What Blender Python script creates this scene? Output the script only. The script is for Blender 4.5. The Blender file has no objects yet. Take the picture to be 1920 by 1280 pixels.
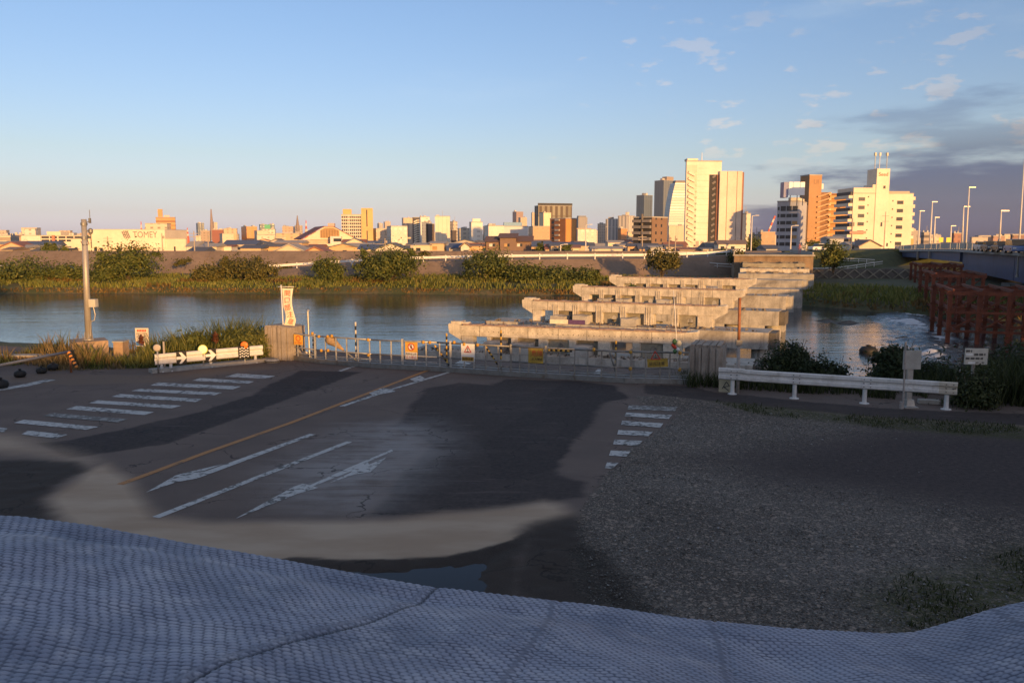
import bpy, bmesh, math, random
import numpy as np
from mathutils import Vector, Matrix

# ------------------------------------------------------------------ camera / light / exposure
scene = bpy.context.scene
R = math.radians
FPX, CAMH, PITCH = 1550.0, 4.6, math.atan(190/1550)
cam_d = bpy.data.cameras.new('camera'); cam = bpy.data.objects.new('camera', cam_d)
scene.collection.objects.link(cam)
cam.location = (0, 0, CAMH); cam.rotation_euler = (R(90)-PITCH, 0, 0)
cam_d.sensor_width = 36; cam_d.lens = 36*FPX/1920; cam_d.clip_start = .05; cam_d.clip_end = 20000
scene.camera = cam
scene.render.resolution_x, scene.render.resolution_y = 1024, 682

SUN_AZ, SUN_EL = 25.0, 6.2            # degrees: sun stands behind the camera, 25 deg to its right
ds = Vector((math.sin(R(SUN_AZ))*math.cos(R(SUN_EL)), -math.cos(R(SUN_AZ))*math.cos(R(SUN_EL)), math.sin(R(SUN_EL))))
sun_d = bpy.data.lights.new('sun', 'SUN'); sun = bpy.data.objects.new('sun', sun_d)
scene.collection.objects.link(sun)
sun_d.energy = 5.0; sun_d.angle = R(.6); sun_d.color = (1, .545, .18)
sun.rotation_euler = ds.to_track_quat('Z', 'Y').to_euler()
vs = scene.view_settings
vs.view_transform = 'Standard'; vs.look = 'None'; vs.gamma = 1; vs.exposure = 0.42; vs.use_curve_mapping = False

world = bpy.data.worlds.new('World'); scene.world = world; world.use_nodes = True
def N(nt, t, **kw):
    n = nt.nodes.new(t)
    for k, v in kw.items():
        if k == 'inp':
            for i, x in v.items(): n.inputs[i].default_value = x
        else: setattr(n, k, v)
    return n
def M(nt, op, a, b=None, c=None, clamp=False):
    n = nt.nodes.new('ShaderNodeMath'); n.operation = op; n.use_clamp = clamp
    for i, x in enumerate((a, b, c)):
        if x is None: continue
        if isinstance(x, (int, float)): n.inputs[i].default_value = x
        else: nt.links.new(x, n.inputs[i])
    return n.outputs[0]
def MR(nt, v, a, b, c=0., d=1., smooth=True):
    n = nt.nodes.new('ShaderNodeMapRange'); n.interpolation_type = 'SMOOTHSTEP' if smooth else 'LINEAR'
    nt.links.new(v, n.inputs[0])
    for i, x in enumerate((a, b, c, d)): n.inputs[1+i].default_value = x
    return n.outputs[0]
def MIX(nt, f, a, b, mode='MIX'):
    n = nt.nodes.new('ShaderNodeMix'); n.data_type = 'RGBA'; n.blend_type = mode
    for sock, x in ((n.inputs[0], f), (n.inputs[6], a), (n.inputs[7], b)):
        if isinstance(x, (int, float)): sock.default_value = x
        elif isinstance(x, (tuple, list)): sock.default_value = (*x[:3], 1)
        else: nt.links.new(x, sock)
    return n.outputs[2]
def build_world():
    nt = world.node_tree; nt.nodes.clear(); L = nt.links.new
    sky = N(nt, 'ShaderNodeTexSky'); sky.sky_type = 'NISHITA'; sky.sun_disc = False
    sky.sun_elevation = R(SUN_EL); sky.sun_rotation = math.atan2(ds.x, ds.y)
    sky.altitude = 0; sky.air_density = 1.0; sky.dust_density = 0.7; sky.ozone_density = 1.6
    tc = N(nt, 'ShaderNodeTexCoord'); sep = N(nt, 'ShaderNodeSeparateXYZ'); L(tc.outputs['Generated'], sep.inputs[0])
    az = M(nt, 'MULTIPLY', M(nt, 'ARCTAN2', sep.outputs[0], sep.outputs[1]), 57.2958)   # deg, right positive
    el = M(nt, 'MULTIPLY', M(nt, 'ARCSINE', sep.outputs[2]), 57.2958)
    def noise(sa, se, detail=6, off=0., rough=.55):
        c = N(nt, 'ShaderNodeCombineXYZ'); L(M(nt, 'MULTIPLY', az, sa), c.inputs[0]); L(M(nt, 'MULTIPLY', el, se), c.inputs[1]); c.inputs[2].default_value = off
        n = N(nt, 'ShaderNodeTexNoise', inp={2: 1.0, 3: detail, 4: rough}); L(c.outputs[0], n.inputs[0]); return n.outputs[0]
    col = sky.outputs[0]
    # the photograph's cool white balance; the lowest band of air is pinkish rather than yellow
    gr = N(nt, 'ShaderNodeValToRGB'); gr.color_ramp.interpolation = 'LINEAR'
    cr_ = gr.color_ramp; stops = [(0., (1.14, 1.32, 3.5)), (.06, (1.06, 1.18, 3.0)), (.13, (.96, 1.0, 2.05)), (.22, (.96, .96, 1.58)), (.40, (.97, .95, 1.28)), (1., (.97, 1.0, 1.30))]
    while len(cr_.elements) < len(stops): cr_.elements.new(.5)
    for e, (p, c) in zip(cr_.elements, stops): e.position = p; e.color = (*[x/4 for x in c], 1)
    L(MR(nt, el, 0, 14.0, 0, 1, False), gr.inputs[0])
    col = MIX(nt, 1.0, col, MIX(nt, 1.0, gr.outputs[0], (4, 4, 4), 'MULTIPLY'), 'MULTIPLY')
    # high thin cirrus, a streaky veil, made thicker overhead out of view to lift the fill light
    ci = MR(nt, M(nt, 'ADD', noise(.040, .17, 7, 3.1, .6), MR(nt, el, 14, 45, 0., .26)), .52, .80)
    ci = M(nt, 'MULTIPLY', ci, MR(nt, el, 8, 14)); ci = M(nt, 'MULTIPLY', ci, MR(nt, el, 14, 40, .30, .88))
    # small fair-weather puffs
    pf = M(nt, 'ADD', noise(.34, .95, 5, 11.7), M(nt, 'MULTIPLY', MR(nt, az, -2, 14), .15))
    pf = MR(nt, pf, .70, .79); pf = M(nt, 'MULTIPLY', pf, MR(nt, el, 4.0, 7.0)); pf = M(nt, 'MULTIPLY', pf, MR(nt, el, 17, 12))
    pf = M(nt, 'MULTIPLY', pf, .62)
    # grey-violet cloud bank low in the east (right of the view and on round)
    bk = M(nt, 'ADD', noise(.10, .55, 7, 5.3), M(nt, 'MULTIPLY', MR(nt, az, 8, 28), .32))
    bk = M(nt, 'SUBTRACT', bk, MR(nt, el, 0.5, 11.5, 0.0, .50, False))
    bk = MR(nt, bk, .44, .64); bk = M(nt, 'MULTIPLY', bk, MR(nt, az, 6, 18))
    bk = M(nt, 'MULTIPLY', bk, MR(nt, el, 4.0, 7.0, .90, .36))
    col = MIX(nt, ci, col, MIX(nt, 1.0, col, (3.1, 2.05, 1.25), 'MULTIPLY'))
    col = MIX(nt, bk, col, MIX(nt, 1.0, col, (.22, .24, .40), 'MULTIPLY'))
    col = MIX(nt, pf, col, MIX(nt, 1.0, col, (1.7, 1.18, .92), 'MULTIPLY'))
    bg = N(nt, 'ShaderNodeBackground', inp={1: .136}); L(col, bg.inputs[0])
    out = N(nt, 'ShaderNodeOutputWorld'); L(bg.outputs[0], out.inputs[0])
build_world()

# ------------------------------------------------------------------ pixel helpers (1920x1280 photograph)
CP, SP = math.cos(PITCH), math.sin(PITCH)
def ray(x, y):
    a = (x-960)/FPX; b = (640-y)/FPX
    return Vector((a, CP+SP*b, -SP+CP*b))
def G(x, y, z=0.):                      # point on the level z
    d = ray(x, y); t = (z-CAMH)/d.z
    return Vector((0, 0, CAMH)) + d*t
def D(x, y, Y):                         # point at the distance Y
    d = ray(x, y); return Vector((0, 0, CAMH)) + d*(Y/d.y)
def zat(y, Y, x=960): return D(x, y, Y).z
rnd = random.Random(7)
nrs = np.random.RandomState(5)
TH = 20.5                               # bearing of both bridges
U = Vector((math.sin(R(TH)), math.cos(R(TH)), 0)); V = Vector((U.y, -U.x, 0))

# ------------------------------------------------------------------ materials
MATS = {}
def newmat(name):
    m = bpy.data.materials.new(name); m.use_nodes = True; m.node_tree.nodes.clear(); MATS[name] = m
    nt = m.node_tree; b = N(nt, 'ShaderNodeBsdfPrincipled'); o = N(nt, 'ShaderNodeOutputMaterial'); nt.links.new(b.outputs[0], o.inputs[0])
    return m, nt, b
def coords(nt, scale=1., space='Object', stretch=None):
    tc = N(nt, 'ShaderNodeTexCoord')
    if space == 'World':
        g = N(nt, 'ShaderNodeNewGeometry'); src = g.outputs['Position']
    else: src = tc.outputs[space]
    if stretch:
        mp = N(nt, 'ShaderNodeMapping'); mp.inputs['Scale'].default_value = stretch; nt.links.new(src, mp.inputs[0]); src = mp.outputs[0]
    return src
def noise(nt, src, scale, detail=5, rough=.55, dist=0.):
    n = N(nt, 'ShaderNodeTexNoise', inp={2: scale, 3: detail, 4: rough}); n.inputs['Distortion'].default_value = dist
    nt.links.new(src, n.inputs[0]); return n.outputs[0]
def bump(nt, b, h, strength, dist=.02):
    n = N(nt, 'ShaderNodeBump', inp={0: strength, 1: dist}); nt.links.new(h, n.inputs['Height']); nt.links.new(n.outputs[0], b.inputs['Normal'])
def mat(name, col, rough=.8, var=.18, scale=2., bmp=0., metal=0., spec=.4, stain=None, streak=0., space='Object'):
    if name in MATS: return MATS[name]
    m, nt, b = newmat(name)
    src = coords(nt, space=space)
    n1 = noise(nt, src, scale); n2 = noise(nt, src, scale*9, 4)
    f = M(nt, 'ADD', M(nt, 'MULTIPLY', n1, .65), M(nt, 'MULTIPLY', n2, .35)); f = MR(nt, f, .3, .7)
    c = MIX(nt, f, tuple(x*(1-var) for x in col), tuple(min(1, x*(1+var)) for x in col))
    if stain:
        st = noise(nt, src, scale*.45, 6, .65, .6); c = MIX(nt, M(nt, 'MULTIPLY', MR(nt, st, .52, .72), .75), c, stain)
    if streak:
        s2 = coords(nt, space=space, stretch=(1, 1, .07)); st = noise(nt, s2, scale*2.6, 5, .6)
        c = MIX(nt, M(nt, 'MULTIPLY', MR(nt, st, .5, .75), streak), c, tuple(x*.38 for x in col))
    nt.links.new(c, b.inputs['Base Color'])
    b.inputs['Roughness'].default_value = rough; b.inputs['Metallic'].default_value = metal
    b.inputs['Specular IOR Level'].default_value = spec
    if bmp: bump(nt, b, n2, bmp)
    return m
def gridmat(name, wall, win, ph=3.0, pv=3.0, fh=.5, fv=.5, jit=.4, rough=.7):
    """far facade whose windows are too small to tell apart"""
    if name in MATS: return MATS[name]
    m, nt, b = newmat(name)
    src = coords(nt); sp = N(nt, 'ShaderNodeSeparateXYZ'); nt.links.new(src, sp.inputs[0])
    h = M(nt, 'DIVIDE', M(nt, 'ADD', sp.outputs[0], sp.outputs[1]), ph); v = M(nt, 'DIVIDE', sp.outputs[2], pv)
    mh = M(nt, 'LESS_THAN', M(nt, 'FRACT', M(nt, 'ADD', h, 100.3)), fh); mv = M(nt, 'LESS_THAN', M(nt, 'FRACT', M(nt, 'ADD', v, 100.6)), fv)
    c = N(nt, 'ShaderNodeCombineXYZ'); nt.links.new(M(nt, 'FLOOR', M(nt, 'ADD', h, 100.3)), c.inputs[0]); nt.links.new(M(nt, 'FLOOR', M(nt, 'ADD', v, 100.6)), c.inputs[1])
    wn = N(nt, 'ShaderNodeTexWhiteNoise'); nt.links.new(c.outputs[0], wn.inputs[0])
    k = M(nt, 'MULTIPLY', M(nt, 'MULTIPLY', mh, mv), MR(nt, wn.outputs[0], 0, 1, 1-jit, 1))
    geo = N(nt, 'ShaderNodeNewGeometry'); sn = N(nt, 'ShaderNodeSeparateXYZ'); nt.links.new(geo.outputs['Normal'], sn.inputs[0])
    k = M(nt, 'MULTIPLY', k, M(nt, 'LESS_THAN', sn.outputs[2], .5))
    n1 = noise(nt, src, .15); w = MIX(nt, n1, tuple(x*.86 for x in wall), tuple(min(1, x*1.12) for x in wall))
    nt.links.new(MIX(nt, k, w, win), b.inputs['Base Color'])
    nt.links.new(M(nt, 'SUBTRACT', rough, M(nt, 'MULTIPLY', k, rough*.6)), b.inputs['Roughness'])
    return m
def emissive_free_paint(name, col, worn, amount=.5, scale=6.):
    """road paint worn through to the surface below"""
    if name in MATS: return MATS[name]
    m, nt, b = newmat(name); src = coords(nt, space='World')
    n1 = noise(nt, src, scale, 7, .7); n2 = noise(nt, src, .8, 3)
    f = MR(nt, M(nt, 'ADD', n1, M(nt, 'MULTIPLY', n2, .35)), .62+.18*(1-amount), .74+.18*(1-amount))
    n3 = noise(nt, src, 14., 3); base = MIX(nt, n3, tuple(x*.8 for x in col), col)
    nt.links.new(MIX(nt, f, base, worn), b.inputs['Base Color']); b.inputs['Roughness'].default_value = .75
    return m
def leafmat(name, dark, mid, light, rough=.6):
    if name in MATS: return MATS[name]
    m, nt, b = newmat(name); src = coords(nt, space='World')
    g = N(nt, 'ShaderNodeNewGeometry'); rp = g.outputs['Random Per Island']
    n1 = noise(nt, src, .9, 3)
    f = M(nt, 'ADD', M(nt, 'MULTIPLY', rp, .6), M(nt, 'MULTIPLY', n1, .5))
    c = MIX(nt, MR(nt, f, .2, .6), dark, mid); c = MIX(nt, MR(nt, f, .6, .95), c, light)
    nt.links.new(c, b.inputs['Base Color']); b.inputs['Roughness'].default_value = rough; b.inputs['Specular IOR Level'].default_value = .25
    tr = N(nt, 'ShaderNodeBsdfTranslucent'); nt.links.new(c, tr.inputs[0])
    mx = N(nt, 'ShaderNodeMixShader', inp={0: .22}); nt.links.new(b.outputs[0], mx.inputs[1]); nt.links.new(tr.outputs[0], mx.inputs[2])
    out = [n for n in nt.nodes if n.type == 'OUTPUT_MATERIAL'][0]; nt.links.new(mx.outputs[0], out.inputs[0])
    return m

# ------------------------------------------------------------------ mesh helpers
class MB:
    def __init__(s): s.v = []; s.f = []
    def add(s, vs, fs):
        o = len(s.v); s.v += [tuple(v) for v in vs]; s.f += [tuple(i+o for i in f) for f in fs]; return s
    def box(s, x0, x1, y0, y1, z0, z1, mtx=None):
        vs = [Vector((x, y, z)) for z in (z0, z1) for y in (y0, y1) for x in (x0, x1)]
        if mtx is not None: vs = [mtx @ v for v in vs]
        return s.add(vs, [(0, 2, 3, 1), (4, 5, 7, 6), (0, 1, 5, 4), (2, 6, 7, 3), (0, 4, 6, 2), (1, 3, 7, 5)])
    def bar(s, p, q, w, h=None):             # rectangular bar from p to q
        p, q = Vector(p), Vector(q); h = h or w; d = (q-p); L = d.length
        m = Matrix.Translation(p) @ d.to_track_quat('X', 'Z').to_matrix().to_4x4()
        return s.box(0, L, -w/2, w/2, -h/2, h/2, m)
    def tube(s, p, q, r0, r1=None, n=8):
        p, q = Vector(p), Vector(q); r1 = r0 if r1 is None else r1
        m = (q-p).to_track_quat('Z', 'Y').to_matrix()
        vs = []
        for c, r in ((p, r0), (q, r1)):
            for i in range(n):
                a = 2*math.pi*i/n; vs.append(c + m @ Vector((r*math.cos(a), r*math.sin(a), 0)))
        fs = [(i, (i+1) % n, n+(i+1) % n, n+i) for i in range(n)] + [tuple(range(n-1, -1, -1)), tuple(range(n, 2*n))]
        return s.add(vs, fs)
    def prism(s, poly, vec):                 # polygon swept by vec
        n = len(poly); vec = Vector(vec); vs = [Vector(p) for p in poly]; vs += [v+vec for v in vs]
        return s.add(vs, [tuple(range(n-1, -1, -1)), tuple(range(n, 2*n))] + [(i, (i+1) % n, n+(i+1) % n, n+i) for i in range(n)])
    def poly(s, pts): return s.add(pts, [tuple(range(len(pts)))])
    def lathe(s, prof, n=12, mtx=None):
        vs = []; 
        for r, z in prof:
            for i in range(n):
                a = 2*math.pi*i/n; vs.append(Vector((r*math.cos(a), r*math.sin(a), z)))
        if mtx is not None: vs = [mtx @ v for v in vs]
        fs = [(k*n+i, k*n+(i+1) % n, (k+1)*n+(i+1) % n, (k+1)*n+i) for k in range(len(prof)-1) for i in range(n)]
        fs += [tuple(range(n-1, -1, -1)), tuple(range((len(prof)-1)*n, len(prof)*n))]
        return s.add(vs, fs)
    def mesh(s, name):
        me = bpy.data.meshes.new(name); me.from_pydata(s.v, [], s.f)
        bm = bmesh.new(); bm.from_mesh(me); bmesh.ops.recalc_face_normals(bm, faces=bm.faces); bm.to_mesh(me); bm.free()
        return me
COL = scene.collection
def obj(name, mb, m, parent=None, smooth=False, loc=None, rz=None, rot=None):
    me = mb.mesh(name) if isinstance(mb, MB) else mb
    if m is not None:
        me.materials.clear(); me.materials.append(m)
    if smooth: me.polygons.foreach_set('use_smooth', [True]*len(me.polygons))
    o = bpy.data.objects.new(name, me); COL.objects.link(o)
    if parent is not None: o.parent = parent
    if loc is not None: o.location = loc
    if rz is not None: o.rotation_euler = (0, 0, rz)
    if rot is not None: o.rotation_euler = rot
    return o
def tag(o, label=None, cat=None, group=None, kind=None):
    if label: o['label'] = label
    if cat: o['category'] = cat
    if group: o['group'] = group
    if kind: o['kind'] = kind
    return o
def thing(name, label, cat, loc=(0, 0, 0), rz=0., group=None):
    o = bpy.data.objects.new(name, None); COL.objects.link(o); o.empty_display_size = .2
    o.location = loc; o.rotation_euler = (0, 0, rz); return tag(o, label, cat, group)
def npmesh(name, v, f):
    """v (n,3), f (m,k) arrays"""
    me = bpy.data.meshes.new(name); k = f.shape[1]
    me.vertices.add(len(v)); me.vertices.foreach_set('co', np.asarray(v, np.float32).ravel())
    me.loops.add(f.size); me.loops.foreach_set('vertex_index', f.astype(np.int32).ravel())
    me.polygons.add(len(f)); me.polygons.foreach_set('loop_start', np.arange(0, f.size, k, dtype=np.int32))
    try: me.polygons.foreach_set('loop_total', np.full(len(f), k, np.int32))
    except Exception: pass
    me.update(calc_edges=True); return me
def gridfaces(nx, ny):
    i = np.arange(ny-1)[:, None]*nx + np.arange(nx-1)[None, :]; i = i.ravel()
    return np.stack([i, i+1, i+nx+1, i+nx], 1)
def attr(me, name, val):
    a = me.attributes.new(name, 'FLOAT', 'POINT'); a.data.foreach_set('value', np.asarray(val, np.float32).ravel())
def copy_tree(o, parent=None):
    c = o.copy(); COL.objects.link(c)
    if parent is not None: c.parent = parent
    for ch in list(o.children): copy_tree(ch, c)
    return c
def inpoly(px, py, poly):
    """signed distance to polygon (positive inside), numpy"""
    P = np.asarray(poly, float); n = len(P); d2 = np.full(px.shape, 1e18); ins = np.zeros(px.shape, bool)
    for i in range(n):
        ax, ay = P[i]; bx, by = P[(i+1) % n]
        ex, ey = bx-ax, by-ay; t = np.clip(((px-ax)*ex+(py-ay)*ey)/(ex*ex+ey*ey+1e-12), 0, 1)
        d2 = np.minimum(d2, (px-ax-t*ex)**2+(py-ay-t*ey)**2)
        cond = ((ay > py) != (by > py)) & (px < (bx-ax)*(py-ay)/((by-ay) if by != ay else 1e-12)+ax)
        ins ^= cond
    d = np.sqrt(d2); return np.where(ins, d, -d)
def gpoly(pts, z=0.): return [tuple(G(x, y, z)[:2]) for x, y in pts]
def sstep(a, b, x):
    t = np.clip((x-a)/(b-a), 0, 1); return t*t*(3-2*t)
def vnoise(x, y, seed=0):
    """cheap value noise"""
    xi = np.floor(x).astype(int); yi = np.floor(y).astype(int); fx = x-xi; fy = y-yi; fx = fx*fx*(3-2*fx); fy = fy*fy*(3-2*fy)
    def h(a, b):
        n = (a*374761393 + b*668265263 + seed*974711) & 0x7fffffff
        n = ((n ^ (n >> 13))*1274126177) & 0x7fffffff
        return ((n ^ (n >> 16)) & 0xffff)/65535.
    return (h(xi, yi)*(1-fx)+h(xi+1, yi)*fx)*(1-fy)+(h(xi, yi+1)*(1-fx)+h(xi+1, yi+1)*fx)*fy
def fbm(x, y, seed=0, o=4):
    s = 0; a = .5
    for k in range(o): s = s+a*vnoise(x*2**k, y*2**k, seed+k); a *= .5
    return s/(1-.5**o)
def text_mesh(body, size, extr=.004):
    c = bpy.data.curves.new('lettering', 'FONT'); c.body = body; c.size = size; c.extrude = extr; c.align_x = 'CENTER'; c.align_y = 'CENTER'; c.resolution_u = 3
    o = bpy.data.objects.new('lettering', c); COL.objects.link(o)
    dg = bpy.context.evaluated_depsgraph_get(); me = bpy.data.meshes.new_from_object(o.evaluated_get(dg))
    bpy.data.objects.remove(o); bpy.data.curves.remove(c); return me
def text(name, body, size, m, parent, loc, rot, sx=1., sy=1.):
    me = text_mesh(body, size); o = obj(name, me, m, parent, loc=loc, rot=rot); o.scale = (sx, sy, 1); return o
# ================================================================== THE SETTING
SHORE = [(-900, 136), (-22, 133.5), (12, 128), (38, 111), (46, 96), (60, 80), (90, 60), (140, 38), (900, -230)]
def shoreY(x): return np.interp(x, [p[0] for p in SHORE], [p[1] for p in SHORE])
def ground_z(x, y):
    s = x*U.x+y*U.y
    near = np.interp(s, [27.6, 29.5, 33, 38], [-.05, -.8, -3.2, -6.0])
    d = y-shoreY(x)
    far = np.interp(d, [-5, 0, .8, 3, 14, 30], [-6.0, -4.05, -3.3, -2.7, -1.9, -1.7])
    far = np.where(d > 60, -1.4, far)
    return np.where(s < 45, np.maximum(near, np.where(d > -5, far, -6)), far)
def make_ground():
    xs = np.concatenate([[-3600, -2400, -1500, -900, -500, -300, -200], np.arange(-150, 151, 1.5), [200, 300, 500, 900, 1500, 2400, 3600]])
    ys = np.concatenate([[-3600, -900, -300, -120], np.arange(-60, 200, 1.25), [230, 300, 500, 900, 1800, 2700, 3600]])
    X, Y = np.meshgrid(xs, ys); Z = ground_z(X, Y)
    m = (np.abs(X) < 160) & (Y < 210) & (Y > 60)
    Z = Z + np.where(m, (fbm(X*.35, Y*.35, 4)-.5)*.35, 0)
    me = npmesh('ground', np.stack([X, Y, Z], -1).reshape(-1, 3), gridfaces(len(xs), len(ys)))
    mm, nt, b = newmat('ground_earth'); src = coords(nt, space='World')
    n1 = noise(nt, src, .12, 6); n2 = noise(nt, src, 1.7, 5)
    c = MIX(nt, MR(nt, n1, .35, .65), (.055, .065, .022), (.12, .095, .05)); c = MIX(nt, MR(nt, n2, .4, .7), c, (.045, .06, .018))
    sp = N(nt, 'ShaderNodeSeparateXYZ'); nt.links.new(src, sp.inputs[0])
    town = MR(nt, sp.outputs[1], 185, 200); c = MIX(nt, town, c, (.17, .155, .14))
    nt.links.new(c, b.inputs['Base Color']); b.inputs['Roughness'].default_value = .95; bump(nt, b, n2, .5, .1)
    tag(obj('ground', me, mm, smooth=True), kind='structure')
make_ground()

# ---- the closed-off road, gravel lot and silt: one finely meshed sheet, its coverings as masks
MUD = gpoly([(85, 935), (130, 905), (165, 880), (200, 868), (245, 895), (265, 930), (300, 968), (400, 978), (600, 976), (740, 972), (830, 960), (950, 950), (1020, 938), (1060, 945), (1078, 965), (1000, 987), (960, 1012), (900, 1030), (840, 1042), (740, 1048), (640, 1050), (560, 1043), (430, 1062), (200, 1040), (120, 985)])
MUD2 = gpoly([(-80, 795), (60, 812), (130, 838), (205, 865), (165, 880), (60, 858), (-80, 850)])
WETL = gpoly([(-120, 862), (70, 860), (150, 866), (162, 880), (85, 935), (105, 970), (130, 1000), (-160, 1000)])
PUD = gpoly([(490, 1050), (640, 1050), (740, 1048), (840, 1042), (900, 1030), (940, 1015), (975, 998), (1005, 990), (985, 1015), (955, 1045), (965, 1080), (950, 1110), (985, 1150), (700, 1190), (480, 1120)])
WETR = gpoly([(985, 985), (1078, 962), (1100, 1010), (1150, 1050), (1185, 1090), (1260, 1170), (1000, 1170), (955, 1100)])
GRAV = gpoly([(1185, 742), (1250, 740), (1340, 752), (1600, 780), (2100, 815), (2300, 1250), (1080, 1250), (1060, 1050), (1078, 960), (1110, 905), (1140, 880), (1190, 830), (1240, 800), (1275, 765), (1200, 758)])
ASPH = gpoly([(1440, 905), (1330, 860), (1640, 800), (2200, 818), (2200, 1010), (1700, 940)])
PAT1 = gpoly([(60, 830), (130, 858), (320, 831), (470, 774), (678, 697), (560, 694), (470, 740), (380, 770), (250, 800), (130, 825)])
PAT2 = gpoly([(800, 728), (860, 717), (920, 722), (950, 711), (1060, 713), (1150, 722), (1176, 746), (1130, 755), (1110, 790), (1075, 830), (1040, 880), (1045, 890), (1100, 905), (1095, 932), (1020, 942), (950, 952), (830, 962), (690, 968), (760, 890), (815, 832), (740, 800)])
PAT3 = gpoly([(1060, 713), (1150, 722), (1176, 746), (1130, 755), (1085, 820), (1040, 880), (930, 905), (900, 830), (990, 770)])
DUST = gpoly([(640, 830), (690, 800), (770, 795), (800, 840), (740, 890), (660, 940), (590, 930), (560, 880)])
WALK = gpoly([(1210, 721), (1300, 724), (1345, 735), (1500, 752), (1640, 764), (1960, 778), (1960, 800), (1640, 782), (1500, 768), (1340, 752), (1205, 738)])
PATHL = gpoly([(-150, 720), (60, 700), (290, 704), (480, 686), (530, 690), (430, 700), (300, 716), (130, 722), (20, 716), (-150, 745)])
GRS = gpoly([(1340, 752), (1500, 768), (1640, 782), (1960, 800), (1960, 828), (1760, 812), (1600, 795), (1420, 775)])
GRS2 = gpoly([(1640, 1120), (1720, 1080), (1800, 1075), (1940, 1030), (2000, 1160), (1700, 1180)])
def make_lot():
    st = .085; xs = np.arange(-24, 26, st); ys = np.arange(5.2, 36, st)
    X, Y = np.meshgrid(xs, ys); x = X.ravel(); y = Y.ravel()
    wob = (fbm(x*1.3, y*1.3, 21)-.5)*.5; wb2 = (fbm(x*5, y*5, 31)-.5)*.16
    def msk(poly, e0, e1): return sstep(e0, e1, inpoly(x, y, poly)+wob*.5+wb2)
    mud = np.maximum(sstep(-.05, .22, inpoly(x, y, MUD)+wb2*.3), .8*msk(MUD2, -.2, .9))
    inn = sstep(0, 1.0, inpoly(x, y, MUD)+.2+wob); upper = sstep(13.2, 14.6, y+.35*x*0+wob*2.2)
    mud = np.maximum(mud*(1-upper*.0)*np.clip(inn*1.2, .25, 1), .6*msk(MUD2, -.3, .8))
    d_mud = inpoly(x, y, MUD); side = (y > 13.0)
    edge_soft = sstep(-.25, .45, d_mud+wob*.3); edge_hard = sstep(-.04, .05, d_mud+wb2*.25)
    farside = np.maximum(sstep(12.5, 13.1, y), sstep(-6.5, -5.6, x)*sstep(12.3, 12.8, y))
    mud = np.maximum(edge_soft*farside+edge_hard*(1-farside), .65*msk(MUD2, -.3, .9))
    grav = msk(GRAV, -.15, .35); asp2 = msk(ASPH, -1.5, 1.6)
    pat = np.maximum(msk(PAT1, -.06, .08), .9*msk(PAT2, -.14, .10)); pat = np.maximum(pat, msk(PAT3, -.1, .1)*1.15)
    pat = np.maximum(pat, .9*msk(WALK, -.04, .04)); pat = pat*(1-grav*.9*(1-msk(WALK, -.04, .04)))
    wet = np.maximum(msk(WETL, -.1, .25), msk(WETR, -.25, .25)); pud = sstep(.05, .8, inpoly(x, y, PUD)+wb2*.7)
    wet = np.maximum(wet, sstep(-.35, .05, inpoly(x, y, PUD)+wb2)*(1-mud*.9))
    dust = np.clip(msk(DUST, -1.6, .9)*1.0, 0, 1); grs = np.maximum(msk(GRS, -.3, .3), msk(GRS2, -.7, .5))
    pth = msk(PATHL, -.15, .1)
    s = x*U.x+y*U.y; c = x*V.x+y*V.y
    z = (fbm(x*.5, y*.5, 3)-.5)*.03*0 + grav*(fbm(x*3, y*3, 8)-.5)*.035*(1-asp2) - pud*.075 + mud*.004 + (fbm(x*4.5, y*4.5, 55)-.5)*.05*np.clip(wet, 0, 1)*(1-mud)
    F = gridfaces(len(xs), len(ys)); fc = F[:, 0]
    keep = (s[fc] < 27.5) | ((s[fc] < 29.4) & (c[fc] > -19.9) & (c[fc] < -3.2))
    keep &= ~((s[fc] > 25.8) & (c[fc] < -19.9)) 
    F = F[keep]; used = np.unique(F); mp = np.full(len(x), -1); mp[used] = np.arange(len(used))
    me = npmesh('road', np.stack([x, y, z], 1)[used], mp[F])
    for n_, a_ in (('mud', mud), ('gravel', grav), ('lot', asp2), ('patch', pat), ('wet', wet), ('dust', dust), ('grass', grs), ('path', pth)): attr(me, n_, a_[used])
    mm, nt, b = newmat('road_surface'); src = coords(nt, space='World')
    def A(n_): a = N(nt, 'ShaderNodeAttribute'); a.attribute_name = n_; return a.outputs['Fac']
    n1 = noise(nt, src, .7, 6, .6); n2 = noise(nt, src, 9, 5, .65); n3 = noise(nt, src, 60, 3, .6)
    c0 = MIX(nt, MR(nt, n1, .3, .7), (0.101, 0.075, 0.064), (0.154, 0.112, 0.092)); c0 = MIX(nt, MR(nt, n3, .40, .62, 0, .75), c0, (0.210, 0.162, 0.135))
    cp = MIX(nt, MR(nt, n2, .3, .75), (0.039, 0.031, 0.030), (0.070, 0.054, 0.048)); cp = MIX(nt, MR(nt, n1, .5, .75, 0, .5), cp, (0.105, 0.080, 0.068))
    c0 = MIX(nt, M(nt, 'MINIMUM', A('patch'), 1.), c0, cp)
    # long tyre and drag smears across the surface
    s2 = coords(nt, space='World', stretch=(.35, 3.2, 1)); n4 = noise(nt, s2, 1.6, 7, .7, .5)
    c0 = MIX(nt, M(nt, 'MULTIPLY', MR(nt, n4, .56, .74), .35), c0, (0.259, 0.201, 0.175))
    du = M(nt, 'MULTIPLY', A('dust'), MR(nt, M(nt, 'ADD', M(nt, 'MULTIPLY', n1, .5), M(nt, 'MULTIPLY', n4, .5)), .36, .58, .15, .95)); c0 = MIX(nt, du, c0, (.31, .285, .27))
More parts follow.
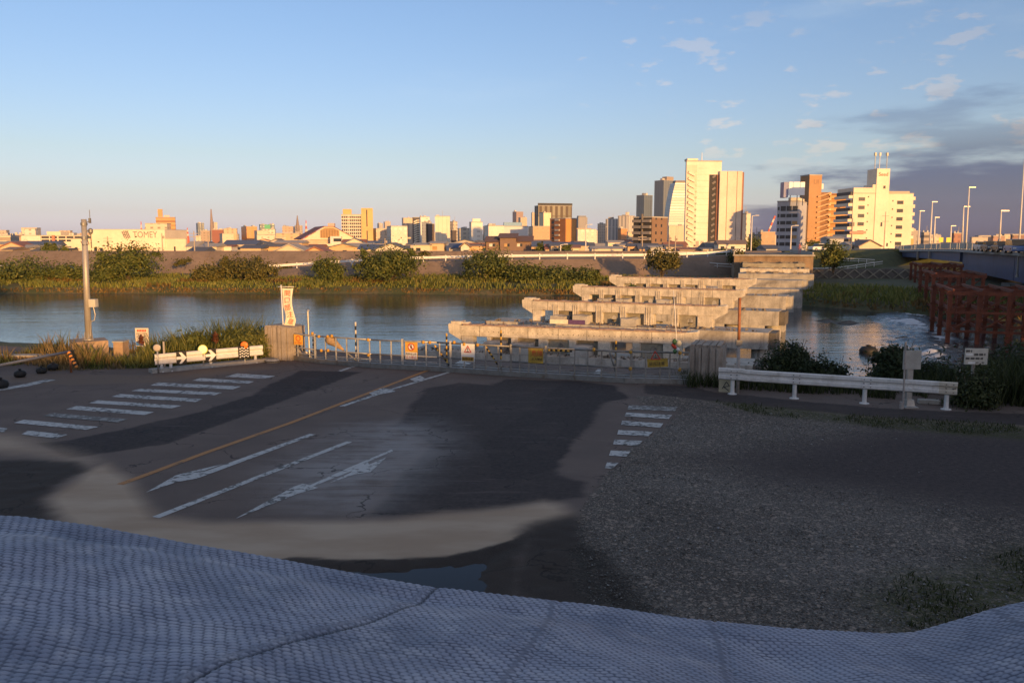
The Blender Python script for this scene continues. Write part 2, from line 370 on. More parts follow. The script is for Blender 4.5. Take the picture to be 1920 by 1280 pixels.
    # cracks and paving joints
    vc = N(nt, 'ShaderNodeTexVoronoi', inp={'Scale': .42}); vc.feature = 'DISTANCE_TO_EDGE'; nd = N(nt, 'ShaderNodeVectorMath'); nd.operation = 'ADD'; nz_ = N(nt, 'ShaderNodeTexNoise', inp={2: 2.2, 3: 5.}); nt.links.new(src, nz_.inputs[0]); sv = N(nt, 'ShaderNodeVectorMath'); sv.operation = 'SCALE'; sv.inputs[3].default_value = .9; nt.links.new(nz_.outputs[1], sv.inputs[0]); nt.links.new(src, nd.inputs[0]); nt.links.new(sv.outputs[0], nd.inputs[1]); nt.links.new(nd.outputs[0], vc.inputs[0])
    ck = M(nt, 'MULTIPLY', MR(nt, vc.outputs[0], .004, .012, 1, 0), MR(nt, n1, .42, .6)); c0 = MIX(nt, M(nt, 'MULTIPLY', ck, .75), c0, (0.021, 0.019, 0.020))
    s5 = coords(nt, space='World', stretch=(1.1, 8.5, 1)); n7 = noise(nt, s5, 1.3, 8, .75, .8)
    c0 = MIX(nt, M(nt, 'MULTIPLY', MR(nt, n7, .615, .70), MR(nt, n1, .35, .7, .15, .6)), c0, (0.233, 0.213, 0.236))
    # gravel
    vo = N(nt, 'ShaderNodeTexVoronoi', inp={'Scale': 44.}); nt.links.new(src, vo.inputs[0]); sc = N(nt, 'ShaderNodeSeparateColor'); nt.links.new(vo.outputs['Color'], sc.inputs[0])
    vo2 = N(nt, 'ShaderNodeTexVoronoi', inp={'Scale': 19.}); nt.links.new(src, vo2.inputs[0]); sc2 = N(nt, 'ShaderNodeSeparateColor'); nt.links.new(vo2.outputs['Color'], sc2.inputs[0])
    n5 = noise(nt, src, .28, 5, .6)
    cg = MIX(nt, MR(nt, n5, .35, .65), (.118, .102, .088), (.175, .155, .136))
    cg = MIX(nt, M(nt, 'MULTIPLY', M(nt, 'GREATER_THAN', sc.outputs[0], .78), .6), cg, (0.395, 0.306, 0.235)); cg = MIX(nt, M(nt, 'MULTIPLY', M(nt, 'LESS_THAN', sc.outputs[1], .3), .7), cg, (0.061, 0.043, 0.031))
    cg = MIX(nt, M(nt, 'MULTIPLY', M(nt, 'GREATER_THAN', sc2.outputs[0], .93), .5), cg, (0.457, 0.354, 0.277))
    ca = MIX(nt, MR(nt, n2, .3, .7), (0.055, 0.043, 0.041), (0.095, 0.073, 0.066)); cg = MIX(nt, A('lot'), cg, ca)
    gmask = MR(nt, M(nt, 'ADD', A('gravel'), M(nt, 'MULTIPLY', M(nt, 'SUBTRACT', sc.outputs[2], .5), .35)), .35, .6)
    c0 = MIX(nt, gmask, c0, cg)
    c0 = MIX(nt, M(nt, 'MULTIPLY', A('path'), .7), c0, (0.197, 0.141, 0.103))
    c0 = MIX(nt, M(nt, 'MULTIPLY', A('grass'), MR(nt, n2, .35, .6, .2, .85)), c0, (0.061, 0.064, 0.016))
    s3 = coords(nt, space='World', stretch=(.5, 1.6, 1)); n6 = noise(nt, s3, .9, 4)
    cm = MIX(nt, MR(nt, n6, .3, .7), (.40, .28, .185), (.50, .375, .265))
    c0 = MIX(nt, MR(nt, A('mud'), .0, .8, 0, .97, False), c0, cm)
    c0 = MIX(nt, M(nt, 'MULTIPLY', A('wet'), .78), c0, (0.021, 0.015, 0.010))
    nt.links.new(c0, b.inputs['Base Color'])
    nt.links.new(M(nt, 'SUBTRACT', M(nt, 'SUBTRACT', .88, M(nt, 'MULTIPLY', A('wet'), .06)), M(nt, 'MULTIPLY', A('mud'), .12)), b.inputs['Roughness'])
    b.inputs['Specular IOR Level'].default_value = .16
    hg = M(nt, 'ADD', M(nt, 'MULTIPLY', n3, .25), M(nt, 'MULTIPLY', M(nt, 'MULTIPLY', vo.outputs['Distance'], gmask), 1.5)); bump(nt, b, M(nt, 'MULTIPLY', hg, M(nt, 'SUBTRACT', 1, M(nt, 'MULTIPLY', A('mud'), .93))), .55, .03)
    return tag(obj('road', me, mm, smooth=True), kind='structure')
road = make_lot()
puddle_m, nt_, b_ = newmat('puddle_water'); b_.inputs['Base Color'].default_value = (.030, .024, .018, 1); b_.inputs['Roughness'].default_value = .03; b_.inputs['IOR'].default_value = 1.33; b_.inputs['Specular IOR Level'].default_value = .17
mb = MB(); mb.poly([(p[0], p[1], -.030) for p in gpoly([(480, 1060), (640, 1052), (700, 1050), (760, 1048), (820, 1046), (880, 1040), (930, 1028), (990, 1040), (1005, 1080), (1010, 1180), (800, 1210), (600, 1160)])])
tag(obj('puddle', mb, puddle_m), kind='structure')

# ---- painted markings, parts of the road
WHITE = emissive_free_paint('road_paint_white', (.55, .53, .50), (.10, .09, .078), .76)
WORN = emissive_free_paint('road_paint_worn', (.42, .40, .37), (.12, .105, .09), 1.2)
ORANGE = emissive_free_paint('road_paint_orange', (.46, .20, .052), (.15, .085, .04), .35)
def paint(name, pts, m, z=.006):
    mb = MB(); mb.poly([G(x, y)+Vector((0, 0, z)) for x, y in pts]); return obj(name, mb, m, road)
def line(name, pts, w, m, z=.006):
    P = [G(x, y) for x, y in pts]; L_, R_ = [], []
    for i, p in enumerate(P):
        a = P[max(0, i-1)]; c = P[min(len(P)-1, i+1)]; d = (c-a).normalized(); n = Vector((-d.y, d.x, 0))*w/2
        L_.append(p+n+Vector((0, 0, z))); R_.append(p-n+Vector((0, 0, z)))
    mb = MB(); k = len(P); mb.add(L_+R_, [(i, i+1, k+i+1, k+i) for i in range(k-1)]); return obj(name, mb, m, road)
line('centre_line', [(225, 908), (390, 847), (544, 793), (680, 741), (800, 695), (824, 686)], .16, ORANGE)
line('edge_line', [(640, 762), (738, 729), (838, 699), (862, 691)], .15, WHITE)
paint('line_stub', [(742, 734), (700, 741.5), (692, 737), (718, 727), (728, 729)], WHITE, .0075)
paint('line_stub', [(782, 717), (768, 711), (788, 704), (796, 709)], WHITE, .0075)
line('lane_line', [(292, 970), (480, 896), (655, 828)], .16, WHITE)
def c3(pts): return [(200+x/2.909, 680+y/2.909) for x, y in pts]
paint('straight_arrow', c3([(215, 707), (375, 615), (410, 605), (640, 551), (500, 600), (545, 590), (1105, 388), (1140, 391), (560, 607), (490, 632), (385, 650)]), WHITE)
paint('turn_arrow', c3([(697, 853), (1020, 676), (1070, 660), (1108, 668), (1330, 568), (1555, 473), (1562, 482), (1425, 540), (1430, 556), (1525, 516), (1440, 596), (1350, 610), (1212, 657), (1330, 600), (1338, 590), (1125, 674), (1155, 682), (1040, 715)]), WHITE)
line('edge_line', [(636, 696), (660, 688), (685, 681)], .16, WHITE)
line('give_way_line', [(-30, 735), (45, 723), (96, 711.5)], .42, WHITE)
for q in ([(422, 706.5), (445, 700), (516, 705), (498, 709.7)], [(360, 713.7), (375, 708.7), (477, 715), (466, 719)], [(282, 722.5), (297, 717), (452, 724.5), (436, 730)],
          [(246, 733), (264, 728.7), (417, 736), (402, 741)], [(209, 743.7), (226, 738.7), (380, 748), (366, 753.7)], [(167, 755.5), (184, 750.5), (341, 760.5), (322, 765.5)],
          [(124, 767), (144, 761), (289, 772.5), (271, 778)]):
    paint('crosswalk_stripe', q, WHITE)
for q in ([(80, 780), (99, 774.5), (240, 786), (221, 792.5)], [(26, 793), (45, 787), (187, 800.5), (160, 806)], [(40, 815), (52, 807.5), (127, 815), (105, 822)], [(-30, 806), (-20, 800), (14, 803), (8, 811)]):
    paint('crosswalk_stripe', q, WORN if q[0][0] == 80 else WHITE, .010)
def c4(pts): return [(700+x/2.909, 680+y/2.909) for x, y in pts]
for i, q in enumerate(([(1385, 255), (1395, 233), (1660, 243), (1645, 265)], [(1370, 292), (1380, 273), (1630, 287), (1610, 308)], [(1350, 340), (1357, 318), (1582, 332), (1565, 355)], [(1330, 392), (1337, 368), (1525, 378), (1500, 402)],
          [(1308, 446), (1315, 420), (1470, 428), (1442, 455)], [(1285, 508), (1295, 480), (1403, 485), (1380, 513)], [(1262, 575), (1275, 545), (1337, 548), (1305, 580)])):
    paint('crosswalk_stripe', c4(q), WORN if i == 0 else WHITE, .012)
paint('direction_arrow', [(850, 683), (862, 676), (884, 681), (870, 687), (858, 692), (864, 686)], WHITE)
paint('zebra_remnant', [(1113, 699), (1121, 692), (1131, 693), (1124, 701)], WHITE)

# ---- loose stones on the lot (one uncountable mass)
def make_gravel():
    P = []
    poly = np.asarray(GRAV); r = np.random.RandomState(3)
    while sum(len(p) for p in P) < 15000:
        x = r.uniform(1.0, 16, 20000); y = 8.6+ (r.rand(20000)**1.5)*16
        d = inpoly(x, y, GRAV); k = d > .05
        asp = inpoly(x, y, ASPH); k &= (asp < .2) | (r.rand(20000) < .12)
        cl = fbm(x*.8, y*.8, 12); k &= r.rand(20000) < sstep(.38, .66, cl)+.12
        P.append(np.stack([x[k], y[k]], 1))
    P = np.concatenate(P)[:15000]; n = len(P)
    base = np.array([[1, 0, 0], [0, 1, 0], [-1, 0, 0], [0, -1, 0], [0, 0, 1], [0, 0, -.6]], float)
    s = .006+.016*r.rand(n)**3.2; a = r.rand(n)*6.28; st = 1+.7*r.rand(n)
    v = np.repeat(base[None], n, 0)*(1+.35*(r.rand(n, 6, 1)-.5)); v[:, :, 0] *= st[:, None]; v[:, :, 2] *= .75
    cx, sx = np.cos(a)[:, None], np.sin(a)[:, None]; vx = v[:, :, 0]*cx-v[:, :, 1]*sx; vy = v[:, :, 0]*sx+v[:, :, 1]*cx
    v = np.stack([vx, vy, v[:, :, 2]], -1)*s[:, None, None]; v[:, :, 0] += P[:, 0:1]; v[:, :, 1] += P[:, 1:2]; v[:, :, 2] += .004+s[:, None]*.35
    f = np.array([[0, 1, 4], [1, 2, 4], [2, 3, 4], [3, 0, 4], [1, 0, 5], [2, 1, 5], [3, 2, 5], [0, 3, 5]])
    F = (f[None]+6*np.arange(n)[:, None, None]).reshape(-1, 3)
    m, nt, b = newmat('loose_stone'); g = N(nt, 'ShaderNodeNewGeometry'); rp = g.outputs['Random Per Island']
    c = MIX(nt, MR(nt, rp, 0, .72), (.07, .064, .056), (.18, .165, .145)); c = MIX(nt, MR(nt, rp, .88, 1.), c, (.40, .385, .36)); nt.links.new(c, b.inputs['Base Color']); b.inputs['Roughness'].default_value = .85
    tag(obj('gravel', npmesh('gravel', v.reshape(-1, 3), F), m), 'loose grey stones scattered over the gravel lot', kind='stuff')
make_gravel()

# ---- river
def make_river():
    m, nt, b = newmat('river_water'); 
    b.inputs['Base Color'].default_value = (.020, .032, .040, 1); b.inputs['Roughness'].default_value = .10; b.inputs['IOR'].default_value = 1.33
    s1 = coords(nt, space='World', stretch=(.30, 1.0, 1)); n1 = noise(nt, s1, 1.6, 4, .55, .3); n2 = noise(nt, s1, .33, 3, .5); n3 = noise(nt, s1, 5.5, 3, .5)
    calm = noise(nt, coords(nt, space='World', stretch=(.5, 1., 1)), .045, 3)
    h = M(nt, 'ADD', M(nt, 'MULTIPLY', n1, .55), M(nt, 'ADD', M(nt, 'MULTIPLY', n2, .9), M(nt, 'MULTIPLY', n3, .16)))
    h = M(nt, 'MULTIPLY', h, MR(nt, calm, .35, .65, .55, 1.15))
    bump(nt, b, h, 1.0, .075)
    mb = MB(); mb.poly([(-900, -300, -4), (900, -300, -4), (900, 175, -4), (-900, 175, -4)])
    tag(obj('river', mb, m), kind='structure')
    # rapids below the sill
    P = gpoly([(1600, 590), (1640, 578), (1700, 577), (1790, 596), (1850, 640), (1850, 700), (1740, 705), (1680, 690), (1620, 640)], -4)
    Pn = np.asarray(P); st = .22; xs = np.arange(Pn[:, 0].min(), Pn[:, 0].max(), st); ys = np.arange(Pn[:, 1].min(), Pn[:, 1].max(), st)
    X, Y = np.meshgrid(xs, ys); x, y = X.ravel(), Y.ravel(); d = inpoly(x, y, P); e = sstep(0, 5, d)
    w = fbm(x*.42+y*.12, y*.75, 5, 5); w2 = fbm(x*1.5, y*2.1, 9, 4); band = .5+.5*np.sin((x*V.x+y*V.y)*.9+(x*U.x+y*U.y)*.25+6*fbm(x*.12, y*.12, 2))
    z = -4.06+e*(.10+.42*np.maximum(w-.42, 0)*2+.16*(w2-.5)*band*1.6)
    foam = e*sstep(.50, .68, .55*w+.45*w2+.13*(band-.5)*2)
    F = gridfaces(len(xs), len(ys)); F = F[d[F[:, 0]] > -.2]; me = npmesh('rapids', np.stack([x, y, z], 1), F); attr(me, 'foam', foam)
    m, nt, b = newmat('rapids_water'); a = N(nt, 'ShaderNodeAttribute'); a.attribute_name = 'foam'
    nn = noise(nt, coords(nt, space='World'), 3.0, 6, .7); k = MR(nt, M(nt, 'MULTIPLY', a.outputs['Fac'], M(nt, 'ADD', nn, .5)), .35, .8)
    nt.links.new(MIX(nt, k, (.020, .030, .040), (.62, .62, .64)), b.inputs['Base Color']); nt.links.new(MR(nt, k, 0, 1, .08, .7), b.inputs['Roughness']); bump(nt, b, nn, .7, .12)
    tag(obj('rapids', me, m, smooth=True), 'white broken water running over the river sill', kind='structure')
make_river()

# ---- far levee with concrete slope, ramp bench
CONC = mat('old_concrete', (.36, .33, .29), .9, .2, .8, .4, streak=.45, stain=(.20, .17, .13))
SLOPE = mat('levee_concrete', (.235, .168, .122), .92, .2, .25, .3, streak=.3)
GRASSEARTH = mat('levee_grass', (.070, .078, .026), .95, .35, .8, .6)
ASPH_FAR = mat('levee_road', (.10, .095, .09), .9, .15, .5)
CREST = [(-420, 176), (-160, 168), (-60, 166), (0, 165), (26, 165), (55, 170), (76, 186), (96, 212), (140, 232), (420, 290)]
def offs(path, d):
    out = []
    for i, p in enumerate(path):
        a = Vector(path[max(0, i-1)]); c = Vector(path[min(len(path)-1, i+1)]); t = (c-a).normalized(); out.append((p[0]+t.y*d, p[1]-t.x*d))
    return out
def strip(name, rows, m, parent=None):
    n = len(rows[0]); mb = MB(); mb.v = [tuple(p) for r_ in rows for p in r_]
    mb.f = [(k*n+i, k*n+i+1, (k+1)*n+i+1, (k+1)*n+i) for k in range(len(rows)-1) for i in range(n-1)]
    return obj(name, mb, m, parent)
def dens(path, step=3.):
    out = []
    for a, c in zip(path[:-1], path[1:]):
        a, c = Vector(a), Vector(c); k = max(1, int((c-a).length/step)); out += [tuple(a+(c-a)*i/k) for i in range(k)]
    return out+[path[-1]]
cr = dens(CREST[1:-1], 5.); ZC = 2.35
levee_r = [p for p in cr if p[0] > 52]; levee_l = [p for p in cr if p[0] <= 58]
lv = strip('levee', [[(x, y, -2.2) for x, y in offs(levee_l, 7.5)], [(x, y, ZC) for x, y in levee_l]], SLOPE); tag(lv, kind='structure')
# concrete facing panels, each a slab of its own on the slope
lo = offs(levee_l, 7.5)
for i in range(len(levee_l)-1):
    if not (-120 < levee_l[i][0] < 40): continue
    a, b_2, c, d = Vector((*lo[i], -2.2)), Vector((*lo[i+1], -2.2)), Vector((*levee_l[i+1], ZC)), Vector((*levee_l[i], ZC))
    nrm = (b_2-a).cross(d-a).normalized(); up = .05+.03*rnd.random()
    q = [a.lerp(b_2, .012), a.lerp(b_2, .988), d.lerp(c, .988), d.lerp(c, .012)]
    mb = MB(); mb.prism([p-nrm*.05 for p in q], nrm*(up+.05)); obj('facing_panel', mb, SLOPE, lv)
strip('levee_road', [[(x, y, ZC) for x, y in cr], [(x, y, ZC+.02) for x, y in offs(cr, -6.5)]], ASPH_FAR, lv)
strip('levee_back', [[(x, y, ZC+.02) for x, y in offs(cr, -6.5)], [(x, y, -1.6) for x, y in offs(cr, -14)]], GRASSEARTH, lv)
strip('levee_slope', [[(x, y, -3.2) for x, y in offs(levee_r, 11)], [(x, y, -1.0) for x, y in offs(levee_r, 6)], [(x, y, ZC-.1) for x, y in offs(levee_r, .8)], [(x, y, ZC) for x, y in levee_r]], GRASSEARTH, lv)
RAMP = [(-44, 150.5, -.75), (-34, 150.5, -.1), (-24, 150.5, .5), (-12, 150.5, .9), (0, 150.3, 1.12), (10, 150, 1.22), (20, 150.2, 1.25), (28, 151, 1.3), (36, 153, 1.6), (44, 157, 2.0)]
ramp = strip('ramp', [[(x+.0, y-5.5, -2.2) for x, y, z in RAMP], [(x, y, z) for x, y, z in RAMP], [(x, y+7.5, z+.05) for x, y, z in RAMP]], SLOPE); tag(ramp, kind='structure')

# ---- the dyke the camera stands on, and an unseen wall added behind it to cast shade
EARTH = mat('dyke_earth', (.13, .11, .085), .95, .3, 1.2, .5)
mb = MB(); prof = [(5.2, -.3), (3.75, 2.6), (3.2, 2.72), (-14, 2.85), (-20, -.3)]
mb.prism([(-70, y, z) for y, z in prof], (140, 0, 0)); tag(obj('dyke', mb, EARTH), kind='structure')
WALLTOP = [(-70, 4.9), (0, 5.08), (6, 5.06), (8, 5.0), (14, 5.15), (17, 5.45), (23, 5.8), (60, 5.9)]  # top heights of the added wall, shaped to the wanted shadow line
mb = MB(); mb.prism([(x, -10, z) for x, z in WALLTOP]+[(60, -10, 2.5), (-70, -10, 2.5)], (0, -.35, 0))
tag(obj('shade_wall', mb, CONC), 'unseen concrete wall added behind the camera to shade the foreground', 'wall')
# ---- blue sheeting over the dyke crest
def make_sheet():
    ex = [-400, 0, 130, 300, 520, 700, 800, 960, 1130, 1300, 1500, 1700, 1760, 1850, 1920, 2300]
    ey = [955, 968, 984, 1014, 1050, 1083, 1100, 1117, 1134, 1158, 1177, 1187, 1184, 1160, 1138, 1060]
    st = .0085
    xs = np.arange(-3.6, 3.6, st); bs = np.concatenate([np.linspace(-2.6, -.25, 12), np.arange(-.24, 1.75, st), np.linspace(1.8, 3.4, 14)])
    X, B = np.meshgrid(xs, bs); x, b = X.ravel(), B.ravel()
    Ye = 3.80+.06*np.sin(x*1.1+.5)+.02*np.sin(x*3.7)
    px = 960+x/Ye*FPX/CP*1.0
    py = np.interp(px, ex, ey)
    # exact height of the crest from the pixel row
    bb = (640-py)/FPX; zc = CAMH+(-SP+CP*bb)/(CP+SP*bb)*Ye
    y = Ye-b
    bp = np.maximum(b, 0)
    z = zc+.16*bp-.02*bp**2
    # big folds and sags
    fo = (fbm(x*.8+3, y*.9, 41)-.5)*.12*sstep(0, .5, bp)+(fbm(x*2.6, y*1.6+x*.5, 43)-.5)*.06*sstep(0, .25, bp)
    z = z+fo-.018*np.exp(-((b-.22-.04*np.sin(x*1.3))/.10)**2)*sstep(2.6, 0.4, x+.8)
    # over the edge the sheet hangs down the front
    nb = np.maximum(-b, 0); z = z-1.2*nb-2.2*np.maximum(nb-.04, 0)*.35-.5*nb**2*0
    z = np.maximum(z, np.where(nb > 0, 2.62-(np.maximum(nb-.05, 0))*1.95, -9)); z = np.maximum(z, .03)
    # seams running from the crest to the lower left
    def seam(x0, k, wv): 
        c = x0-k*bp+.03*np.sin(bp*4+x0); return x-c
    emb = np.ones_like(x); sm = np.zeros_like(x)
    for x0, k in ((-.385, .42), (.19, .19), (.93, .07), (-2.6, .5), (2.3, -.05)):
        d = seam(x0, k, 0); z = z+(.005 if x0 == -.385 else .002)*np.exp(-(d/.013)**2)-.006*np.exp(-((d-.04)/.010)**2); emb = emb*(1-(.85 if x0 == -.385 else .6)*np.exp(-(d/.014)**2)); sm = np.maximum(sm, np.exp(-((d-.04)/.008)**2)*(1. if x0 == -.385 else .12))
    # embossed brick-bond weave
    wx = x+.10*(fbm(x*1.4, y*1.4, 51)-.5)+bp*.25; wy = bp+.08*(fbm(x*1.1+5, y*1.4, 52)-.5)+.02*x
    w, h = .038, .027; r_ = np.floor(wy/h); cy = wy/h-r_; cx = wx/w+.5*(r_ % 2); cx = cx-np.floor(cx)
    pat = (np.sin(np.pi*cx)**.7)*(np.sin(np.pi*cy)**.55)
    amp = .0078*np.clip(1.7*fbm(x*2.3, y*2.3, 61, 5)-.25, .25, 1.2)*emb
    z = z+pat*amp*sstep(1.7, 1.4, b)*sstep(-.2, -.02, b)
    me = npmesh('blue_sheet', np.stack([x, y, z], 1), gridfaces(len(xs), len(bs)))
    attr(me, 'weave', np.maximum(pat*emb, (1-emb)*.55)); attr(me, 'seam', sm)
    m, nt, b_ = newmat('blue_sheeting'); a = N(nt, 'ShaderNodeAttribute'); a.attribute_name = 'weave'; a2 = N(nt, 'ShaderNodeAttribute'); a2.attribute_name = 'seam'
    src = coords(nt, space='World'); n1 = noise(nt, src, 1.6, 6, .6); n2 = noise(nt, src, 38, 4, .6); n3 = noise(nt, src, 6, 5, .65)
    c = MIX(nt, MR(nt, n1, .3, .7), (.185, .205, .275), (.33, .345, .425))
    c = MIX(nt, M(nt, 'MULTIPLY', MR(nt, n3, .46, .7), .6), c, (.47, .465, .51)); c = MIX(nt, M(nt, 'MULTIPLY', MR(nt, n2, .58, .75), .35), c, (.12, .122, .145))
    c = MIX(nt, MR(nt, a.outputs['Fac'], .10, .75, .82, 0), c, (.035, .042, .075)); c = MIX(nt, a2.outputs['Fac'], c, (.012, .014, .025))  # gaps between the bosses darkened in colour to deepen their shade
    nt.links.new(c, b_.inputs['Base Color']); b_.inputs['Roughness'].default_value = .62; bump(nt, b_, n2, .25, .004)
    tag(obj('blue_sheet', me, m, smooth=True), 'embossed blue sheeting draped over the dyke crest in the foreground', 'sheeting')
make_sheet()
# ================================================================== VEGETATION
def blades(name, P, h, w, m, label, lean=.35, seed=1, kind='stuff', parent=None):
    r = np.random.RandomState(seed); n = len(P); a = r.rand(n)*6.283; la = r.rand(n)*6.283; ln = lean*(.3+r.rand(n))*h
    dx, dy = np.cos(a)*w, np.sin(a)*w; lx, ly = np.cos(la)*ln, np.sin(la)*ln
    v = np.zeros((n, 5, 3)); b = P
    v[:, 0] = b-np.stack([dx, dy, 0*dx], 1); v[:, 1] = b+np.stack([dx, dy, 0*dx], 1)
    mid = b+np.stack([lx*.35, ly*.35, h*.6], 1); v[:, 2] = mid+np.stack([dx, dy, 0*dx], 1)*.75; v[:, 3] = mid-np.stack([dx, dy, 0*dx], 1)*.75
    v[:, 4] = b+np.stack([lx, ly, h], 1)
    f = np.array([[0, 1, 2], [0, 2, 3], [3, 2, 4]]); F = (f[None]+5*np.arange(n)[:, None, None]).reshape(-1, 3)
    o = obj(name, npmesh(name, v.reshape(-1, 3), F), m, parent)
    return tag(o, label, kind=kind) if parent is None else o
def leafcloud(name, ells, n, size, m, parent, seed=1, aspect=.55, clumps=40, spread=.22):
    r = np.random.RandomState(seed); vol = np.array([e[3]*e[4]*e[5] for e in ells])**.7; vol /= vol.sum()
    nc = clumps*len(ells); ce = r.choice(len(ells), nc, p=vol); E = np.array(ells)[ce]
    d = r.normal(size=(nc, 3)); d /= np.linalg.norm(d, axis=1)[:, None]; d[:, 2] = np.where(d[:, 2] < -.5, -d[:, 2]*.5, d[:, 2])
    cc = E[:, :3]+d*E[:, 3:]*(.45+.55*r.rand(nc, 1)**.5)*(.82+.36*r.rand(nc, 1)); rad = E[:, 3:].mean(1)*spread*(.5+1.0*r.rand(nc))
    k = r.randint(0, nc, n); P = cc[k]+r.normal(size=(n, 3))*rad[k][:, None]*np.array([1, 1, .8])
    nn = (P-E[k][:, :3])/E[k][:, 3:]+r.normal(size=(n, 3))*.8; nn /= np.linalg.norm(nn, axis=1)[:, None]+1e-9
    t = np.cross(nn, r.normal(size=(n, 3))); t /= np.linalg.norm(t, axis=1)[:, None]+1e-9; q = np.cross(nn, t)
    s = size*(.55+.9*r.rand(n))[:, None]
    v = np.stack([P-t*s, P+q*s*aspect*.9-t*s*.1, P+t*s, P-q*s*aspect*.9-t*s*.1], 1).reshape(-1, 3)
    F = np.arange(4*n).reshape(-1, 4); return obj(name, npmesh(name, v, F), m, parent)
def stems(base, tips, r0, m, parent, name='trunk'):
    mb = MB()
    for tx in tips:
        b = Vector(base); tp = Vector(tx); mid = b.lerp(tp, .5)+Vector((rnd.uniform(-.1, .1), rnd.uniform(-.1, .1), 0))*(tp-b).length
        mb.tube(b, mid, r0, r0*.65, 6); mb.tube(mid, tp, r0*.65, r0*.25, 6)
    return obj(name, mb, m, parent)
BARK = mat('bark', (.085, .062, .042), .9, .3, 3, .5)
LF_FAR = leafmat('leaf_far', (0.034, 0.050, 0.014), (0.105, 0.126, 0.029), (0.224, 0.203, 0.050))
LF_FAR2 = leafmat('leaf_far_olive', (0.044, 0.048, 0.015), (0.119, 0.110, 0.030), (0.225, 0.169, 0.050))
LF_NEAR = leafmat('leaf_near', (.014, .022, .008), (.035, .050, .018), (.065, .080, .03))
GR_REED = leafmat('reed', (.10, .062, .018), (.19, .115, .034), (.26, .165, .055))
GR_FAR = leafmat('bank_grass', (0.088, 0.108, 0.022), (0.182, 0.189, 0.041), (0.297, 0.243, 0.065))
GR_NEAR = leafmat('near_grass', (.055, .070, .018), (.125, .135, .034), (.22, .20, .06))
GR_DARK = leafmat('shade_grass', (.022, .030, .010), (.050, .062, .020), (.085, .09, .03))
def bush(name, label, px, w_px, ytop, Y, zb, m, seed, n=5200, size=.23, group=None, parts=3, squash=1.):
    x = (px-960)/FPX*Y*CP; W = w_px/FPX*Y*1.03; h = zat(ytop, Y, px)-zb+.3; t = thing(name, label, 'bush', (x, Y, zb), 0, group); r = random.Random(seed)
    ells = [(0, 0, h*.52, W*.40, W*.36*squash, h*.46)]
    for i in range(parts):
        a = r.uniform(-1, 1); ells.append((a*W*.30, r.uniform(-.2, .2)*W, h*r.uniform(.24, .58), W*r.uniform(.18, .28), W*r.uniform(.16, .26)*squash, h*r.uniform(.22, .34)))
    stems((0, 0, -.3), [(e[0]*.8, e[1]*.8, e[2]) for e in ells]+[(r.uniform(-.3, .3)*W, 0, h*.7) for _ in range(3)], max(.05, .025*h), BARK, t)
    for i in range(7): a = r.uniform(0, 6.28); ells.append((math.cos(a)*W*.40, math.sin(a)*W*.3, h*r.uniform(.3, .85), W*.07, W*.07, h*r.uniform(.10, .2)))
    leafcloud('crown', ells, int(n*1.25), size*.92, m, t, seed, clumps=24, spread=.27); return t
BL = [('leafy_bush', 'dark shaded bush at the left end of the far bank', 45, 130, 492, 141, -3, LF_FAR, 5000), ('leafy_bush', 'biggest rounded bush on the far bank, left of the open grass', 236, 132, 466, 141, -3, LF_FAR, 7600),
      ('leafy_bush', 'low feathery green bush on the far bank beside the arching olive one', 388, 62, 500, 141, -3, LF_FAR2, 3000), ('leafy_bush', 'arching olive bush on the far bank left of the white banner', 462, 104, 488, 142, -3, LF_FAR2, 5000),
      ('leafy_bush', 'small round bush on the far bank right of the white banner', 614, 58, 487, 140, -3, LF_FAR, 3600), ('leafy_bush', 'tall round bush on the far bank below the grid-windowed block', 724, 122, 468, 140, -3, LF_FAR, 7600),
      ('leafy_bush', 'tallest of the bushes massed behind the broken piers', 914, 100, 473, 140, -3, LF_FAR, 6200), ('leafy_bush', 'mid-height bush in the mass behind the first broken pier', 985, 90, 498, 139, -3.2, LF_FAR, 4800),
      ('leafy_bush', 'spreading bush in the mass behind the second broken pier', 1045, 76, 504, 138, -3.2, LF_FAR, 4200), ('leafy_bush', 'low bush at the right end of the mass by the third pier', 1098, 60, 508, 137, -3.2, LF_FAR, 3200),
      ('leafy_bush', 'bush growing on the ramp under the white tower', 1242, 62, 471, 136, -1.2, LF_FAR2, 3600), ('leafy_bush', 'clipped green bush before the grey annex of the white tower', 1357, 30, 471, 160, 1.0, LF_FAR, 1500),
      ('leafy_bush', 'dark spiky bush beside the end of the old bridge', 1565, 46, 459, 128, -.3, LF_FAR, 2600), ('leafy_bush', 'brown-green bush at the ramp foot near the old bridge', 1385, 34, 474, 131, .2, LF_FAR2, 1600),
      ('leafy_bush', 'dim bush half hidden on the far bank beside the camera pole', 128, 70, 500, 142, -2.8, LF_FAR, 2800)]
for i, (nm, lb, px, w, yt, Y, zb, m, n) in enumerate(BL): bush(nm, lb, px, w, yt, Y, zb, m, 100+i, n, group='bushes along the far bank')
# trees upstream on the near bank, outside the frame, whose shade lies over the far left bank
for i, (x, y, h) in enumerate(((-39, 46, 9.5), (-45, 50, 11), (-52, 47, 10.5), (-58, 53, 11), (-66, 50, 11.5))):
    t = thing('willow_tree', 'rounded willow on the near bank upstream, %s of the row' % ('nearest', 'second', 'third', 'fourth', 'last')[i], 'tree', (x, y, -3.6), 0, 'willows upstream')
    stems((0, 0, 0), [(0, 0, h*.6), (1.5, .5, h*.7), (-1.4, -.4, h*.7)], .25, BARK, t); leafcloud('crown', [(0, 0, h*.6, 3.6, 3.4, h*.40), (1.5, 0, h*.45, 2.4, 2.4, h*.3), (-1.6, .4, h*.5, 2.3, 2.3, h*.3)], 5200, .32, LF_FAR, t, 300+i)
